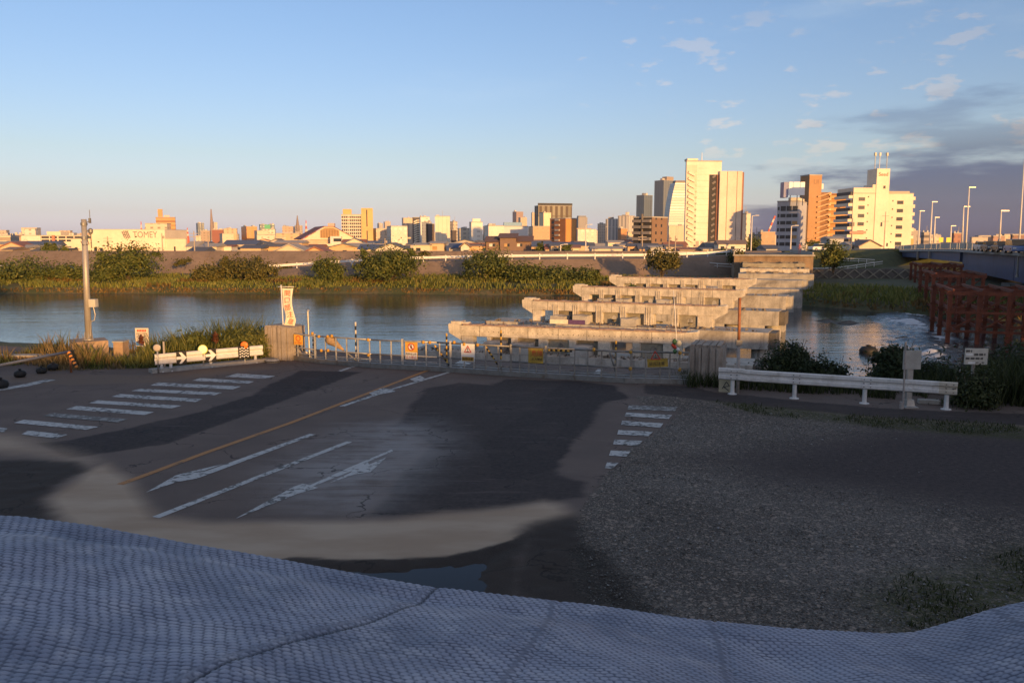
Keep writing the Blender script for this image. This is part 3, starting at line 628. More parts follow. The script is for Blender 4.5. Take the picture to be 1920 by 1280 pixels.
# reeds and grass of the far bank
r_ = np.random.RandomState(8)
x = r_.uniform(-105, 60, 30000); d = r_.rand(30000)**1.2*17+.2; y = shoreY(x)+d; k = (fbm(x*.22, y*.3, 77) > .30)
x, y, d = x[k], y[k], d[k]; P = np.stack([x, y, ground_z(x, y)-.1], 1); tall = fbm(x*.15, y*.1, 14)
isreed = (d < 1.1) | ((fbm(x*.13+9, y*.2, 15) > .60) & (d < 8))
h = np.where(isreed, .7, .55)*(.6+1.5*tall)*(.6+.6*r_.rand(len(x)))*np.where(d < 1.4, .38, 1.0)
blades('reeds', P[isreed], h[isreed], np.full(isreed.sum(), .10), GR_REED, 'dry ochre reeds along the far waterline', .5, 3)
blades('bank_grass', P[~isreed], h[~isreed], np.full((~isreed).sum(), .10), GR_FAR, 'tall green grass covering the far river bank', .5, 4)
# tall grass on the near left bank
r_ = np.random.RandomState(18); FR = np.array([(-120, 702), (60, 697), (180, 694), (290, 690), (480, 676), (505, 668)])
fw = [G(a, b) for a, b in FR]
def near_left(n, back):
    x = r_.uniform(-30, -9.2, n); y0 = np.interp(x, [p.x for p in fw], [p.y for p in fw]); y = y0+.05+r_.rand(n)**1.3*back; s = x*U.x+y*U.y; k = s < 30.2; return x[k], y[k], y0[k]
x, y, y0 = near_left(15000, 5.2); c = fbm(x*.55, y*.55, 22); k = c > .33; x, y, y0, c = x[k], y[k], y0[k], c[k]
k = ~((np.abs(x+16.4) < 1.5) & (y > 31.0) & (y < 33.2)) & ~((np.abs(x+15.0) < .55) & (y < 32.3) & (y > 31.6)); x, y, y0, c = x[k], y[k], y0[k], c[k]
gz = np.maximum(ground_z(x, y), -1.4); rt = sstep(-15.0, -12, x); h = (.30+.72*sstep(.35, .75, c)+.55*rt)*(.55+.65*r_.rand(len(x)))*sstep(-.2, 1.2, y-y0+.25)
tanny = fbm(x*.35+4, y*.35, 26) > .60-.04*(1-rt)
P = np.stack([x, y, gz-.02], 1); wd = .012+.012*r_.rand(len(x))
blades('wild_grass', P[tanny], h[tanny]*1.12, wd[tanny], leafmat('seed_grass', (.10, .075, .03), (.19, .135, .055), (.29, .20, .09)), 'dry seeding grass tangled through the near left bank', .45, 5)
blades('tall_grass', P[~tanny], h[~tanny], wd[~tanny]*1.3, GR_NEAR, 'tall green grass on the near left bank', .5, 6)
# weeds along the foot of the right guard rail and at the lot's edges
x = r_.uniform(5.5, 20, 9000); yl = np.interp(x, [6.2, 11.9, 20], [25.6, 23.4, 20.4]); y = yl+r_.rand(9000)**1.4*5; s = x*U.x+y*U.y; k = (s < 31) & (fbm(x*.7, y*.7, 33) > .36); x, y = x[k], y[k]
h = (.25+.55*fbm(x*.5, y*.5, 35)+.75*sstep(11.5, 14, x))*(.6+.6*r_.rand(len(x)))
blades('weeds', np.stack([x, y, np.maximum(ground_z(x, y), -2.5)-.02], 1), h, .012+.012*r_.rand(len(x)), GR_DARK, 'dark weeds behind and beyond the right guard rail', .5, 7)
def scat(poly, n, thr, seed):
    Pn = np.asarray(poly); x = r_.uniform(Pn[:, 0].min(), Pn[:, 0].max(), n); y = r_.uniform(Pn[:, 1].min(), Pn[:, 1].max(), n); k = (inpoly(x, y, poly) > -.1) & (fbm(x*1.1, y*1.1, seed) > thr); return x[k], y[k]
xa, ya = scat(GRS, 9000, .45, 44); xb, yb = scat(GRS2, 2600, .47, 45); x = np.concatenate([xa, xb]); y = np.concatenate([ya, yb])
blades('short_grass', np.stack([x, y, 0*x], 1), .03+.09*r_.rand(len(x))**2, .006+.005*r_.rand(len(x)), GR_DARK, 'short tufts of grass edging the gravel lot', .7, 8)
# near shrubs on the right bank
def shrub(name, label, px0, px1, ytop, ybase, Y, n, size, seed, m=LF_NEAR, zb=None):
    cx = (px0+px1)/2; W = (px1-px0)/FPX*Y; z1 = zat(ytop, Y, cx); z0 = zat(ybase, Y, cx) if zb is None else zb; h = z1-z0; x = (cx-960)/FPX*Y*CP
    t = thing(name, label, 'shrub', (x, Y, z0), 0, 'shrubs on the near right bank'); r = random.Random(seed)
    ells = [(r.uniform(-.34, .34)*W, r.uniform(-.25, .25)*W, h*r.uniform(.40, .72), W*r.uniform(.17, .27), W*r.uniform(.17, .27), h*r.uniform(.24, .36)) for _ in range(6)]+[(0, 0, h*.52, W*.40, W*.34, h*.46)]
    stems((0, 0, 0), [e[:3] for e in ells]+[(r.uniform(-.4, .4)*W, r.uniform(-.2, .2)*W, h*r.uniform(.85, 1.05)) for _ in range(6)], .028, BARK, t)
    leafcloud('crown', ells, int(n*1.8), size*1.25, m, t, seed, aspect=.42, clumps=30, spread=.26); return t
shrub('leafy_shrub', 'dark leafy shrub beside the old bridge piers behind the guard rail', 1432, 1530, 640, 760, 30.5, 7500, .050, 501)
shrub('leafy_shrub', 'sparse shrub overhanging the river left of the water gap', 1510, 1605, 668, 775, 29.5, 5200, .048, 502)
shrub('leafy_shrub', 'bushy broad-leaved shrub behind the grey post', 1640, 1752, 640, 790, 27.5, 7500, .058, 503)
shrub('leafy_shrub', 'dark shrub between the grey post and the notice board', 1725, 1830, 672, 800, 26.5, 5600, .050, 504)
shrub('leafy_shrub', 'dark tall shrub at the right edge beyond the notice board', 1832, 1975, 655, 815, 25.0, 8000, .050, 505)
shrub('leafy_shrub', 'weedy shrub swallowing the end of the right guard rail', 1790, 1890, 700, 812, 22.6, 4800, .045, 506, GR_DARK)
shrub('leafy_shrub', 'rounded green shrub on the left bank behind the arrow rail', 405, 492, 622, 690, 31.6, 4200, .05, 507, GR_NEAR)
shrub('leafy_shrub', 'dense low green shrub left of the red seed stalks', 305, 390, 628, 692, 31.5, 4200, .05, 508, LF_FAR)
for px, lb in ((402, 'tall red-brown dock stalk in the grass behind the arrow rail'), (265, 'dead dark stalk leaning in front of the left notice')):
    b = D(px+6 if px > 300 else px+10, 668, 30.4); tp = D(px, 618, 30.4) if px > 300 else D(px-6, 624, 30.4)
    t = thing('dock_stalk', lb, 'plant', b); mb = MB(); mb.tube((0, 0, -.6), tp-b, .012, .005, 5); obj('stem', mb, BARK, t)
    ln = (tp-b); leafcloud('seed_head', [(ln.x*.6, 0, ln.z*.65, .07, .07, ln.z*.36)], 260, .035, leafmat('dock', (.06, .018, .008), (.13, .04, .018), (.19, .07, .03)), t, 77, clumps=12)

for px, yt, w, lb in ((347, 486, 30, 'weedy ivy patch hanging on the far levee slope left of the pole'), (424, 484, 12, 'thin strip of ivy climbing the far levee joint'), (535, 500, 26, 'low weeds at the foot of the far levee near the ramp'), (795, 474, 26, 'small weeds on the upper slope of the far levee'), (1110, 504, 60, 'low green weeds along the levee foot right of the bushes'), (1180, 506, 40, 'sparse weeds at the levee foot before the ramp bush')):
    Y = 157 if yt < 495 else 152; p = D(px, yt, Y); t = thing('weed_patch', lb, 'weeds', p, 0, 'weeds on the far levee'); W = w/FPX*Y
    leafcloud('crown', [(0, 0, -.5, W*.5, 1.2, .9), (-W*.2, -.6, -1.0, W*.35, 1.0, .7)], 500, .2, LF_FAR2, t, int(px), clumps=14); stems((0, 0, -1.8), [(0, 0, -.4), (W*.2, 0, -.6)], .03, BARK, t, 'stem')
# ================================================================== THE BROKEN BRIDGE
PCONC = mat('pier_concrete', (.55, .49, .40), .9, .3, 1.6, .9, stain=(.30, .23, .165), streak=.38)
CAPC = mat('cap_concrete', (.42, .385, .335), .9, .28, 1.0, .6, streak=.85, stain=(.20, .17, .135))
STUB = mat('girder_concrete', (.42, .39, .35), .9, .25, 1.6, .7, stain=(.26, .22, .18))
PINK = mat('cut_edge', (.34, .245, .205), .95, .3, 3.5, .9, stain=(.13, .09, .07))
RECESS = mat('recess_concrete', (.30, .265, .20), .95, .25, 1.5, .5, stain=(.13, .11, .085))  # darker than the beam, shade of the pockets put into the colour
DARKC = mat('stained_concrete', (.13, .115, .10), .95, .3, 1.2, .5, streak=.5)
RUBBLE = mat('rubble', (.22, .18, .14), .95, .4, 8, .8)
def seg_frame(a, b):
    d = (b-a); return math.atan2(d.y, d.x)
BW, BH = 14.5, 1.5
def pier(k, label, pl, pr, kind, cap=(2.5, 2.9), cap_h=1.1, full=True):
    A0, B0 = G(*pl), G(*pr); s = BW/(B0-A0).length; O = Vector((0, 0, CAMH))
    A, B = O+(A0-O)*s, O+(B0-O)*s; rz = seg_frame(A, B); z0 = A.z-BH
    t = thing('bridge_pier', label, 'bridge pier', (A.x, A.y, z0), rz, 'broken piers of the old bridge')
    r = random.Random(k)
    # cap
    mb = MB(); cw = 1.15
    x0, x1 = -cap[0], BW+cap[1]
    mb.prism([(x0, -cw, -cap_h*.75), (x0, -cw, -.02), (x1-.5, -cw, -.02), (x1, -cw+.45, -.02), (x1, -cw+.45, -cap_h), (x0+1.2, -cw, -cap_h)], (0, 2*cw+.6, 0)) if False else mb.box(x0, x1, -cw, cw+.5, -cap_h, -.02)
    cp = obj('cap_beam', mb, CAPC, t)
    mb = MB(); mb.box(x1-.02, x1+.45, -cw+.35, cw+.15, -cap_h+.03, -.06); obj('cap_end', mb, DARKC if k < 4 else CAPC, t)
    mb = MB(); mb.box(x0-.25, x0+.02, -cw+.3, cw+.2, -cap_h+.2, -.1); obj('cap_end', mb, CAPC, t)
    # supports
    if kind == 'columns':
        for cx in np.linspace(x0+1.6, x1-.55, 6):
            mb = MB(); mb.tube((cx, .1, -cap_h+.01), (cx, .1, -(z0+7)+.0), .62, n=16); obj('column', mb, CAPC, t, True)
    else:
        mb = MB(); mb.box(x0+1.2, x1-.1, -.7, .9, -(z0+7), -cap_h+.01); obj('pier_wall', mb, CAPC, t)
    if not full: return t
    # cross beam: head, corbels, webs between the seven girder pockets
    th = .62; y0, y1 = -.02, th
    mb = MB(); mb.box(.75, BW-.75, y0, y1, .80, BH-.055)
    pc = [.135, .225, .340, .465, .580, .715, .832]; kinds = ['open', 'stub', 'stub', 'hole', 'stub', 'open', 'hole'] if k % 2 == 1 else ['open', 'stub', 'stub', 'hole', 'stub', 'open', 'hole']
    if k == 2: kinds = ['open', 'stub', 'stub', 'hole', 'stub', 'open', 'hole']
    if k == 3: kinds = ['open', 'stub', 'stub', 'hole', 'stub', 'open', 'hole']
    if k == 4: kinds = ['hole', 'stub', 'stub', 'plain', 'stub', 'open', 'plain']
    hw = [.42]+[.62]*6; edges = [.78]
    for f, w in zip(pc, hw): edges += [f*BW-w, f*BW+w]
    edges.append(BW-.78)
    for i in range(0, len(edges), 2): mb.box(edges[i], edges[i+1], y0+.001, y1-.001, 0, .80)
    head = obj('cross_beam', mb, PCONC, t)
    bv = head.modifiers.new('worn', 'BEVEL'); bv.width = .03; bv.segments = 1
    for sx in (0, 1):
        X = (lambda q: q) if sx == 0 else (lambda q: BW-q)
        mb = MB(); mb.prism([(X(.76), y0, .55), (X(.0), y0, .98), (X(-.05), y0, BH-.06), (X(.0), y0, BH+.03), (X(.76), y0, BH-.05)], (0, th+.35, 0)); obj('corbel', mb, PCONC, t)
    mb = MB(); mb.box(X(.9) if False else .1, .75, .05, .8, BH-.02, BH+.16); mb.box(.55, 1.15, .1, .55, BH+.0, BH+.12); obj('broken_kerb', mb, PINK if False else PCONC, t)
    # rough cut line on top
    n = 46; mb = MB()
    for i in range(n):
        xa, xb = .9+(BW-1.5)*i/n, .9+(BW-1.5)*(i+1)/n; mb.box(xa, xb, -.05+r.uniform(0, .03), th+.04, BH-.06, BH-.06+.05+r.uniform(0, .055))
    obj('cut_edge', mb, PINK, t)
    for f, w, kd in zip(pc, hw, kinds):
        c = f*BW
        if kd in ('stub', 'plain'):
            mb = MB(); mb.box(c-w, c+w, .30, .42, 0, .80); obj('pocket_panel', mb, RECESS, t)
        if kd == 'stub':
            h = r.uniform(.50, .62); mb = MB(); o = -.12
            top = [(c-w*.95+o, h+r.uniform(-.05, .03)), (c-.2+o, h+r.uniform(-.04, .06)), (c+.2+o, h+r.uniform(-.06, .05)), (c+w*.75+o, h+r.uniform(-.05, .03))]
            mb.prism([(c-w*.95+o, -1.02, -.0)]+[(a, -1.02, b) for a, b in top]+[(c+w*.75+o, -1.02, 0)], (0, 1.3, 0)); obj('girder_stub', mb, STUB, t)
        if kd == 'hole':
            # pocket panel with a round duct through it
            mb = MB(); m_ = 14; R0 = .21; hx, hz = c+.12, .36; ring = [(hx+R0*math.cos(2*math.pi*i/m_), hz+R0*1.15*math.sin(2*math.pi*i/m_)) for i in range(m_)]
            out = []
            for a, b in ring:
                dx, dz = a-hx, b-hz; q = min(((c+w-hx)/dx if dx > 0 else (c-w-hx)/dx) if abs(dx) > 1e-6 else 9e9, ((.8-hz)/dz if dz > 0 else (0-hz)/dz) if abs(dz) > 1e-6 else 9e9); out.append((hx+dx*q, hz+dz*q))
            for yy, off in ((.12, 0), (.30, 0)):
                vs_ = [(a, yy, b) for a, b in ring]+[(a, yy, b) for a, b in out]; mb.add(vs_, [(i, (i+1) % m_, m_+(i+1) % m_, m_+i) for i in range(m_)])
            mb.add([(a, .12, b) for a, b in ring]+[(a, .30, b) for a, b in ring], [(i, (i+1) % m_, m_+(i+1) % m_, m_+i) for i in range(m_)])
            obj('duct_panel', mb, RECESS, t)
    if k == 1:       # formwork tie holes and joints on the first face
        mb = MB()
        for i in range(40): mb.box(1.6+i*.30, 1.64+i*.30, -.024, -.018, 1.09+r.uniform(-.02, .02), 1.13)
        for i in range(22): mb.box(1.3+i*.57, 1.345+i*.57, -.024, -.018, .5+r.uniform(-.3, .3)*(i % 2), .55) if False else None
        o = obj('tie_holes', mb, mat('hole_dark', (.03, .025, .02), 1)); o.parent = t; tag(o, kind='stuff')
    else:
        for f0, f1 in zip(pc[:-1], pc[1:]):
            for q in (-.16, 0, .16):
                mb = MB(); cx = (f0+f1)/2*BW+q; mb.box(cx-.045, cx+.045, -.075, -.018, .02, BH-.25); obj('rib', mb, PCONC, t)
    for f in pc: 
        mb = MB(); mb.box(f*BW-.012, f*BW+.012, -.026, -.019, .82, BH-.07); obj('joint', mb, DARKC, t)
    mb = MB()
    for i in range(26):
        a = r.uniform(.2, BW-.2); z = BH+.02; mb.tube((a, r.uniform(.05, .5), z-.05), (a+r.uniform(-.12, .12), r.uniform(-.1, .5), z+r.uniform(.08, .28)), .012, n=5)
    tag(obj('bent_rebar', mb, mat('rebar_rust', (.16, .07, .035), .9, .3, 8), t), kind='stuff')
    # rubble on the cap
    mb = MB()
    for i in range(170):
        a, b = r.uniform(-1.8, BW+2.2), r.uniform(-1.0, -.1); s_ = r.uniform(.03, .16)*(1 if r.random() < .8 else 1.6); mb.add([(a+s_*r.uniform(-1, 1), b+s_*r.uniform(-1, 1), -.03+s_*q) for q in (0, .1, 0, .2, .9, 1.1)], [(0, 1, 4), (1, 2, 4), (2, 3, 5), (3, 0, 5), (0, 4, 5), (4, 2, 5)])
    o = obj('rubble', mb, RUBBLE, t); tag(o, kind='stuff')
    return t
p1_ = pier(1, 'nearest broken pier, a long pale cross beam with tie holes behind the gate', (842, 607), (1307, 623), 'columns', (2.2, 3.0), 1.15)
p2_ = pier(2, 'second broken pier from the gate, with ribs and a purple strip before its cap', (980, 562), (1360, 574), 'columns', (2.4, 2.9), 1.1)
p3_ = pier(3, 'third broken pier from the gate, with a small bush growing on it', (1075, 536), (1394, 544), 'columns', (.6, 2.9), 1.15)
p4_ = pier(4, 'fourth broken pier from the gate, farthest one still carrying its cross beam', (1143, 518), (1416, 523), 'wall', (.4, 3.0), 1.3)
pier(5, 'bare wall pier behind the fourth broken pier', (1216, 514), (1440, 517), 'wall', (.6, 3.2), 1.2, False)
pier(6, 'last bare wall pier by the far bank', (1252, 499), (1458, 502), 'wall', (.6, 3.2), 1.2, False)
# the half-demolished far approach
ab = D(1392, 500, 117); t = thing('bridge_abutment', 'stepped ruined abutment of the old bridge at the far levee', 'abutment', (ab.x, 117, -4), -R(14))
for i, (a, b, d0, d1, z0, z1) in enumerate(((-.5, 9.6, 0, 3.2, -1, 3.9), (-.2, 9.3, 3.2, 6.2, -1, 4.5), (.2, 9.0, 6.2, 9.4, -1, 5.2), (-1.0, 10.4, 9.4, 52, -1, 6.2))):
    mb = MB(); mb.box(a, b, d0, d1, z0, z1); obj('wall_step' if i < 3 else 'approach_fill', mb, (CONC, PCONC, RECESS, mat('orange_wall', (.25, .175, .115), .9, .3, .8, .5, streak=.5))[i], t)
mb = MB(); mb.box(-1.2, 10.6, 9.1, 9.9, 6.2, 6.42); obj('coping', mb, CONC, t)
for sx in (-1.1, 10.3): mb = MB(); mb.box(sx, sx+.2, 10, 51, 6.2, 6.8); obj('side_parapet', mb, CONC, t)
rr = random.Random(4); mb = MB()
for i in range(90):
    a, b = rr.uniform(.2, 8.8), rr.uniform(.5, 9.2); z = 3.88+(b > 3.2)*.6+(b > 6.2)*.7; s_ = rr.uniform(.12, .42); mb.box(a, a+s_*1.6, b, b+s_, z-.1, z+s_*.7)
o = obj('rubble', mb, RUBBLE, t); tag(o, kind='stuff')
# strip of coloured board lying along the cap of the second pier
def board(label, x0, x1, y0, y1, Y, col):
    a = D(x0, y0, Y); b = D(x1, y1, Y-.9*(x1-x0)/35*.35); mb = MB(); w = (b-a).length
    mb.box(0, w, -.03, .03, 0, a.z-zat(y0+8, Y, x0)); tag(obj('painted_board', mb, mat('board_'+label[:5], col, .6, .15, 4), loc=(a.x, a.y, zat(y0+8, Y, x0)), rz=math.atan2(b.y-a.y, b.x-a.x)), label, 'board', 'boards on the second pier')
board('cream painted board standing on the second pier', 1031, 1065, 598.5, 599, 54.6, (.75, .65, .50))
board('purple painted board beside the cream one on the second pier', 1066, 1097, 599.5, 600, 54.4, (.10, .05, .14))
t = thing('pier_bush', 'small green bush growing on the third broken pier', 'bush', D(1187, 553, 71.0)); b0 = t.location
leafcloud('crown', [(0, 0, .45, .36, .34, .42), (.2, 0, .3, .3, .3, .3)], 700, .09, leafmat('leaf_bright', (.035, .055, .012), (.09, .12, .025), (.15, .16, .04)), t, 9, clumps=14); stems((0, 0, -.3), [(0, 0, .6), (.2, 0, .5)], .02, BARK, t, 'stem')

# ---- abutment parapet blocks beside the gate
WOODC = mat('weathered_pillar', (.33, .275, .225), .92, .25, 2.2, .6, streak=.8, stain=(.17, .13, .10))
def pillar(label, px0, px1, ybase, ytop, depth, ridges):
    a, b = G(px0, ybase), G(px1, ybase); rz = -R(19.5); w = (b-a).length; Y = (a.y+b.y)/2; h = zat(ytop, Y, px0)
    t = thing('parapet_block', label, 'parapet block', a, rz, 'parapet blocks at the bridge gate')
    mb = MB(); mb.prism([(0, 0, 0), (w, 0, 0), (w, 0, h*.96), (w*.5, 0, h*1.02), (0, 0, h)], (0, depth, 0)); obj('block', mb, WOODC, t)
    r = random.Random(int(px0)); x = .02
    while x < w-.05:
        q = r.uniform(.10, .22)*w/.9; e = min(w-.01, x+q); dd = r.uniform(.03, .07); mb = MB(); mb.box(x, e-.035, -dd, .02, .03, h*(.955+.02*r.random())); obj('ridge', mb, WOODC, t)
        if ridges == 2:
            mb = MB(); mb.box(x, e-.035, -.02, depth, h*1.0, h*1.03+.02*r.random()); obj('top_ridge', mb, WOODC, t)
        x = e
    return t
pillar('rugged ribbed concrete block at the left end of the gate, lit by the sun', 499, 553, 674, 610, 1.0, 1)
pillar('grey ribbed concrete block at the right end of the gate', 1292, 1352, 718, 648, 1.3, 2)

# ================================================================== THE GATE
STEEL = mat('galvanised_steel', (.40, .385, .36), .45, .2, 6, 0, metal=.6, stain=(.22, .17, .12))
STEELD = mat('weathered_shade_steel', (.25, .24, .22), .5, .2, 5, 0, metal=.5, stain=(.16, .11, .07))  # weathered tone, also the shade colour of the gate's right part
YEL = mat('yellow_plastic', (.46, .25, .035), .5, .15, 8)
BLK = mat('black_rubber', (.018, .017, .016), .6, .2, 5)
TAPE_B = mat('tape_black', (.02, .019, .018), .6, .1, 5); TAPE_Y = mat('tape_yellow', (.55, .33, .06), .6, .15, 5); TAPE_W = mat('tape_white', (.62, .55, .45), .6, .1, 5)
WHT = mat('white_enamel', (.72, .70, .66), .5, .08, 3)
RED = mat('sign_red', (.50, .06, .03), .5, .1, 4); SBLUE = mat('sign_blue', (.05, .16, .42), .5, .1, 4); INK = mat('sign_ink', (.03, .028, .03), .6, .1, 4)
GP = [G(*p) for p in ((533, 672), (591, 680), (697, 689), (820, 695.6), (959, 705), (1077, 712), (1172, 717.5), (1240, 719), (1291, 720))]
gate = thing('bridge_gate', 'long galvanised steel barrier gate closing the old bridge', 'gate', GP[0])
def gl(p): return Vector(p)-GP[0]
def gpt(px):                          # ground point on the gate line below an image column
    xs = [960+p.x/p.y*FPX/CP*(1) for p in GP]; xs = []
    for p in GP:
        v_ = p-Vector((0, 0, CAMH)); f_ = CP*v_.y-SP*v_.z; xs.append(960+FPX*v_.x/f_)
    i = max(0, min(len(GP)-2, int(np.searchsorted(xs, px))-1)); f = (px-xs[i])/(xs[i+1]-xs[i]); return GP[i].lerp(GP[i+1], f)
ZT = 1.02
for i in range(len(GP)-1):
    a, b = gl(GP[i]), gl(GP[i+1])
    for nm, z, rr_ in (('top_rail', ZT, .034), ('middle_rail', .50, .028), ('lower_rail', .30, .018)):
        mb = MB(); mb.tube(a+Vector((0, 0, z)), b+Vector((0, 0, z)), rr_, n=8); obj(nm, mb, STEEL if i < 3 else STEELD, gate, True)  # darker steel on the right puts the shade into the rail colour
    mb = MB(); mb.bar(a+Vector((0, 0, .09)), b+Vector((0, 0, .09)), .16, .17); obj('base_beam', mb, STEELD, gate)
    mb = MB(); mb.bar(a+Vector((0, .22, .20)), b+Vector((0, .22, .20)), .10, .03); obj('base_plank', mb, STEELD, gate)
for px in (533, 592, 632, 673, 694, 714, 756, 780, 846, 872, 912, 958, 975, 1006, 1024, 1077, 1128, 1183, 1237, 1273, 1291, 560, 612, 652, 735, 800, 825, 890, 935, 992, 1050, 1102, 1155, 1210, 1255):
    p = gl(gpt(px)); thick = px in (592, 756, 846, 958, 1024, 1183); mb = MB(); mb.bar(p+Vector((0, 0, .02)), p+Vector((0, 0, ZT+(.08 if thick else 0))), .075 if thick else .045); obj('post', mb, STEEL if px < 900 else STEELD, gate)  # posts right of the light edge take the darker steel as shade
for px, z in ((533, ZT), (533, .48), (588, ZT+.1), (600, ZT), (604, .5), (617, ZT+.02), (617, .52), (625, ZT+.05), (692, ZT), (692, .46), (853, ZT+.05), (897, ZT), (1113, ZT+.03), (1181, .48), (1181, ZT), (1273, .48), (1273, ZT), (872, ZT), (795, ZT), (807, ZT)):
    p = gl(gpt(px)); mb = MB(); mb.lathe([(.03, -.06), (.055, -.04), (.055, .03), (.03, .055)], 8, Matrix.Translation(p+Vector((0, -.05, z)))); obj('clamp', mb, YEL, gate, True)
def striped(name, a, b, r, parent, n, m1, m2):
    for i in range(n):
        mb = MB(); mb.tube(a.lerp(b, i/n), a.lerp(b, (i+1)/n), r, n=8); obj(name, mb, m1 if i % 2 else m2, parent, True)
for lb, px, z0, z1, m in (('black and white striped pole standing left of the gate middle', 668, .05, 1.62, TAPE_W), ('short striped pole clipped to the gate near its first sign', 838, .1, 1.35, TAPE_Y), ('yellow and black striped pole in front of the first pier', 940, .3, 1.55, TAPE_Y), ('striped pole by the right warning triangle', 1155, .15, 1.35, TAPE_Y), ('striped post at the second gate leaf on the left', 587, .1, 1.15, TAPE_W)):
    p = gpt(px)+Vector((0, .12, 0)); t = thing('striped_pole', lb, 'pole', p, 0, 'striped poles on the gate'); striped('band', Vector((0, 0, z0+.25)), Vector((0, 0, z1)), .032, t, 9, TAPE_B, m); mb = MB(); mb.tube((0, 0, .0), (0, 0, z0+.25), .024); obj('shaft', mb, STEELD, t, True)
p = gpt(580)+Vector((0, .1, 0)); mb = MB(); mb.tube((0, 0, 0), (-.02, 0, 1.95), .035, n=10); mb.lathe([(.05, 1.93), (.05, 1.97), (.01, 2.0)], 10); tag(obj('capped_pole', mb, STEEL, loc=p), 'tall bare capped steel pole behind the left of the gate', 'pole')
# diagonal braces wound with tape
for lb, xa, xb, za, zb, str_ in (('taped diagonal brace at the left gate leaf', 540, 585, .95, .15, True), ('diagonal stay wrapped in plain cloth left of the gate middle', 615, 674, .98, .12, False), ('striped diagonal brace under the first sign', 815, 846, .9, .15, True), ('striped diagonal brace right of the gate middle', 912, 936, .95, .3, True), ('dark diagonal brace by the right sign', 1143, 1156, .95, .3, False)):
    a, b = gpt(xa)+Vector((0, .1, za)), gpt(xb)+Vector((0, .1, zb)); t = thing('gate_brace', lb, 'brace', a, 0, 'diagonal braces on the gate'); mb = MB(); mb.tube((0, 0, 0), b-a, .026, n=8); obj('stay', mb, STEELD, t, True)
    if str_: striped('band', Vector((0, 0, 0)), (b-a)*.9, .034, t, 10, TAPE_B, TAPE_W if xa < 700 else TAPE_Y)
    elif xa == 615:
        mb = MB(); mb.lathe([(.03, 0), (.17, .05), (.20, .2), (.12, .45), (.04, .85)], 8, (b-a).to_track_quat('Z', 'Y').to_matrix().to_4x4()); obj('cloth_wrap', mb, mat('tan_cloth', (.36, .24, .13), .9, .3, 9, .6), t, True)
mb = MB(); t = thing('hazard_tape', 'yellow and black hazard tape along the gate top rail right of middle', 'tape', gpt(1028)+Vector((0, -.04, ZT-.06)))
striped('band', Vector((0, 0, 0)), gpt(1072)+Vector((0, -.04, ZT-.06))-t.location, .035, t, 10, TAPE_B, TAPE_Y)
# signs on the gate
def face(px, z, off=-.06): return gpt(px)+Vector((.02, off, z))
GRZ = -R(19.5)
def sign(label, px, z0, z1, w, bg, cat='sign', tilt=0.):
    t = thing('warning_sign', label, cat, face(px, z0), GRZ, 'warning signs hung on the gate'); mb = MB(); mb.box(-w/2, w/2, -.012, .012, 0, z1-z0); o = obj('plate', mb, bg, t)
    if tilt: t.rotation_euler = (0, tilt, GRZ)
    return t
FR_ = (R(90), 0, 0)
t = sign('yellow and white no-entry sign with red ring near the gate middle', 772, .38, 1.0, .48, mat('sign_yellow', (.60, .33, .05), .5, .08, 3))
mb = MB(); mb.box(-.225, .225, -.019, -.013, .02, .26); obj('text_panel', mb, WHT, t)
mb = MB(); n = 20
for i in range(n):
    a0, a1 = 2*math.pi*i/n, 2*math.pi*(i+1)/n; mb.prism([(.135*math.cos(a0), -.014, .45+.135*math.sin(a0)), (.135*math.cos(a1), -.014, .45+.135*math.sin(a1)), (.10*math.cos(a1), -.014, .45+.10*math.sin(a1)), (.10*math.cos(a0), -.014, .45+.10*math.sin(a0))], (0, -.006, 0))
mb.bar((-.085, -.018, .53), (.085, -.018, .37), .008, .03); obj('red_ring', mb, RED, t)
mb = MB(); mb.lathe([(.099, 0), (.099, .004)], 18, Matrix.Translation((0, -.0135, .45)) @ Matrix.Rotation(R(90), 4, 'X')); obj('ring_ground', mb, WHT, t)
mb = MB(); mb.box(-.03, .03, -.022, -.018, .40, .49); mb.lathe([(.022, 0), (.022, .004)], 10, Matrix.Translation((0, -.018, .515)) @ Matrix.Rotation(R(90), 4, 'X')); mb.bar((0, -.02, .41), (.05, -.02, .37), .004, .025); obj('walker_symbol', mb, INK, t)
text('lettering', '関係者以外', .085, INK, t, (0, -.021, .195), FR_); text('lettering', '立入禁止', .105, RED, t, (0, -.021, .08), FR_)
def tri(t, c, s, m=RED, m2=INK):
    mb = MB()
    P_ = [Vector((s*math.cos(R(90+120*i)), 0, s*math.sin(R(90+120*i)))) for i in range(3)]
    for i in range(3):
        a, b = P_[i], P_[(i+1) % 3]; mb.prism([Vector(c)+a+Vector((0, -.014, 0)), Vector(c)+b+Vector((0, -.014, 0)), Vector(c)+b*.68+Vector((0, -.014, 0)), Vector(c)+a*.68+Vector((0, -.014, 0))], (0, -.006, 0))
    obj('triangle_border', mb, m, t); mb = MB(); mb.box(c[0]-.012, c[0]+.012, -.02, -.014, c[2]-.0, c[2]+.075); mb.box(c[0]-.012, c[0]+.012, -.02, -.014, c[2]-.045, c[2]-.02); mb.bar((c[0]-.05, -.017, c[2]-.05), (c[0]+.05, -.017, c[2]-.05), .005, .015); obj('symbol', mb, m2, t)
t = sign('white sign with red warning triangle over a yellow strip on the gate', 878, .42, 1.04, .50, WHT); tri(t, (0, 0, .40), .17)
mb = MB(); mb.box(-.22, .22, -.019, -.013, .02, .16); obj('yellow_strip', mb, YEL, t); text('lettering', '転落注意', .10, INK, t, (0, -.021, .085), FR_)
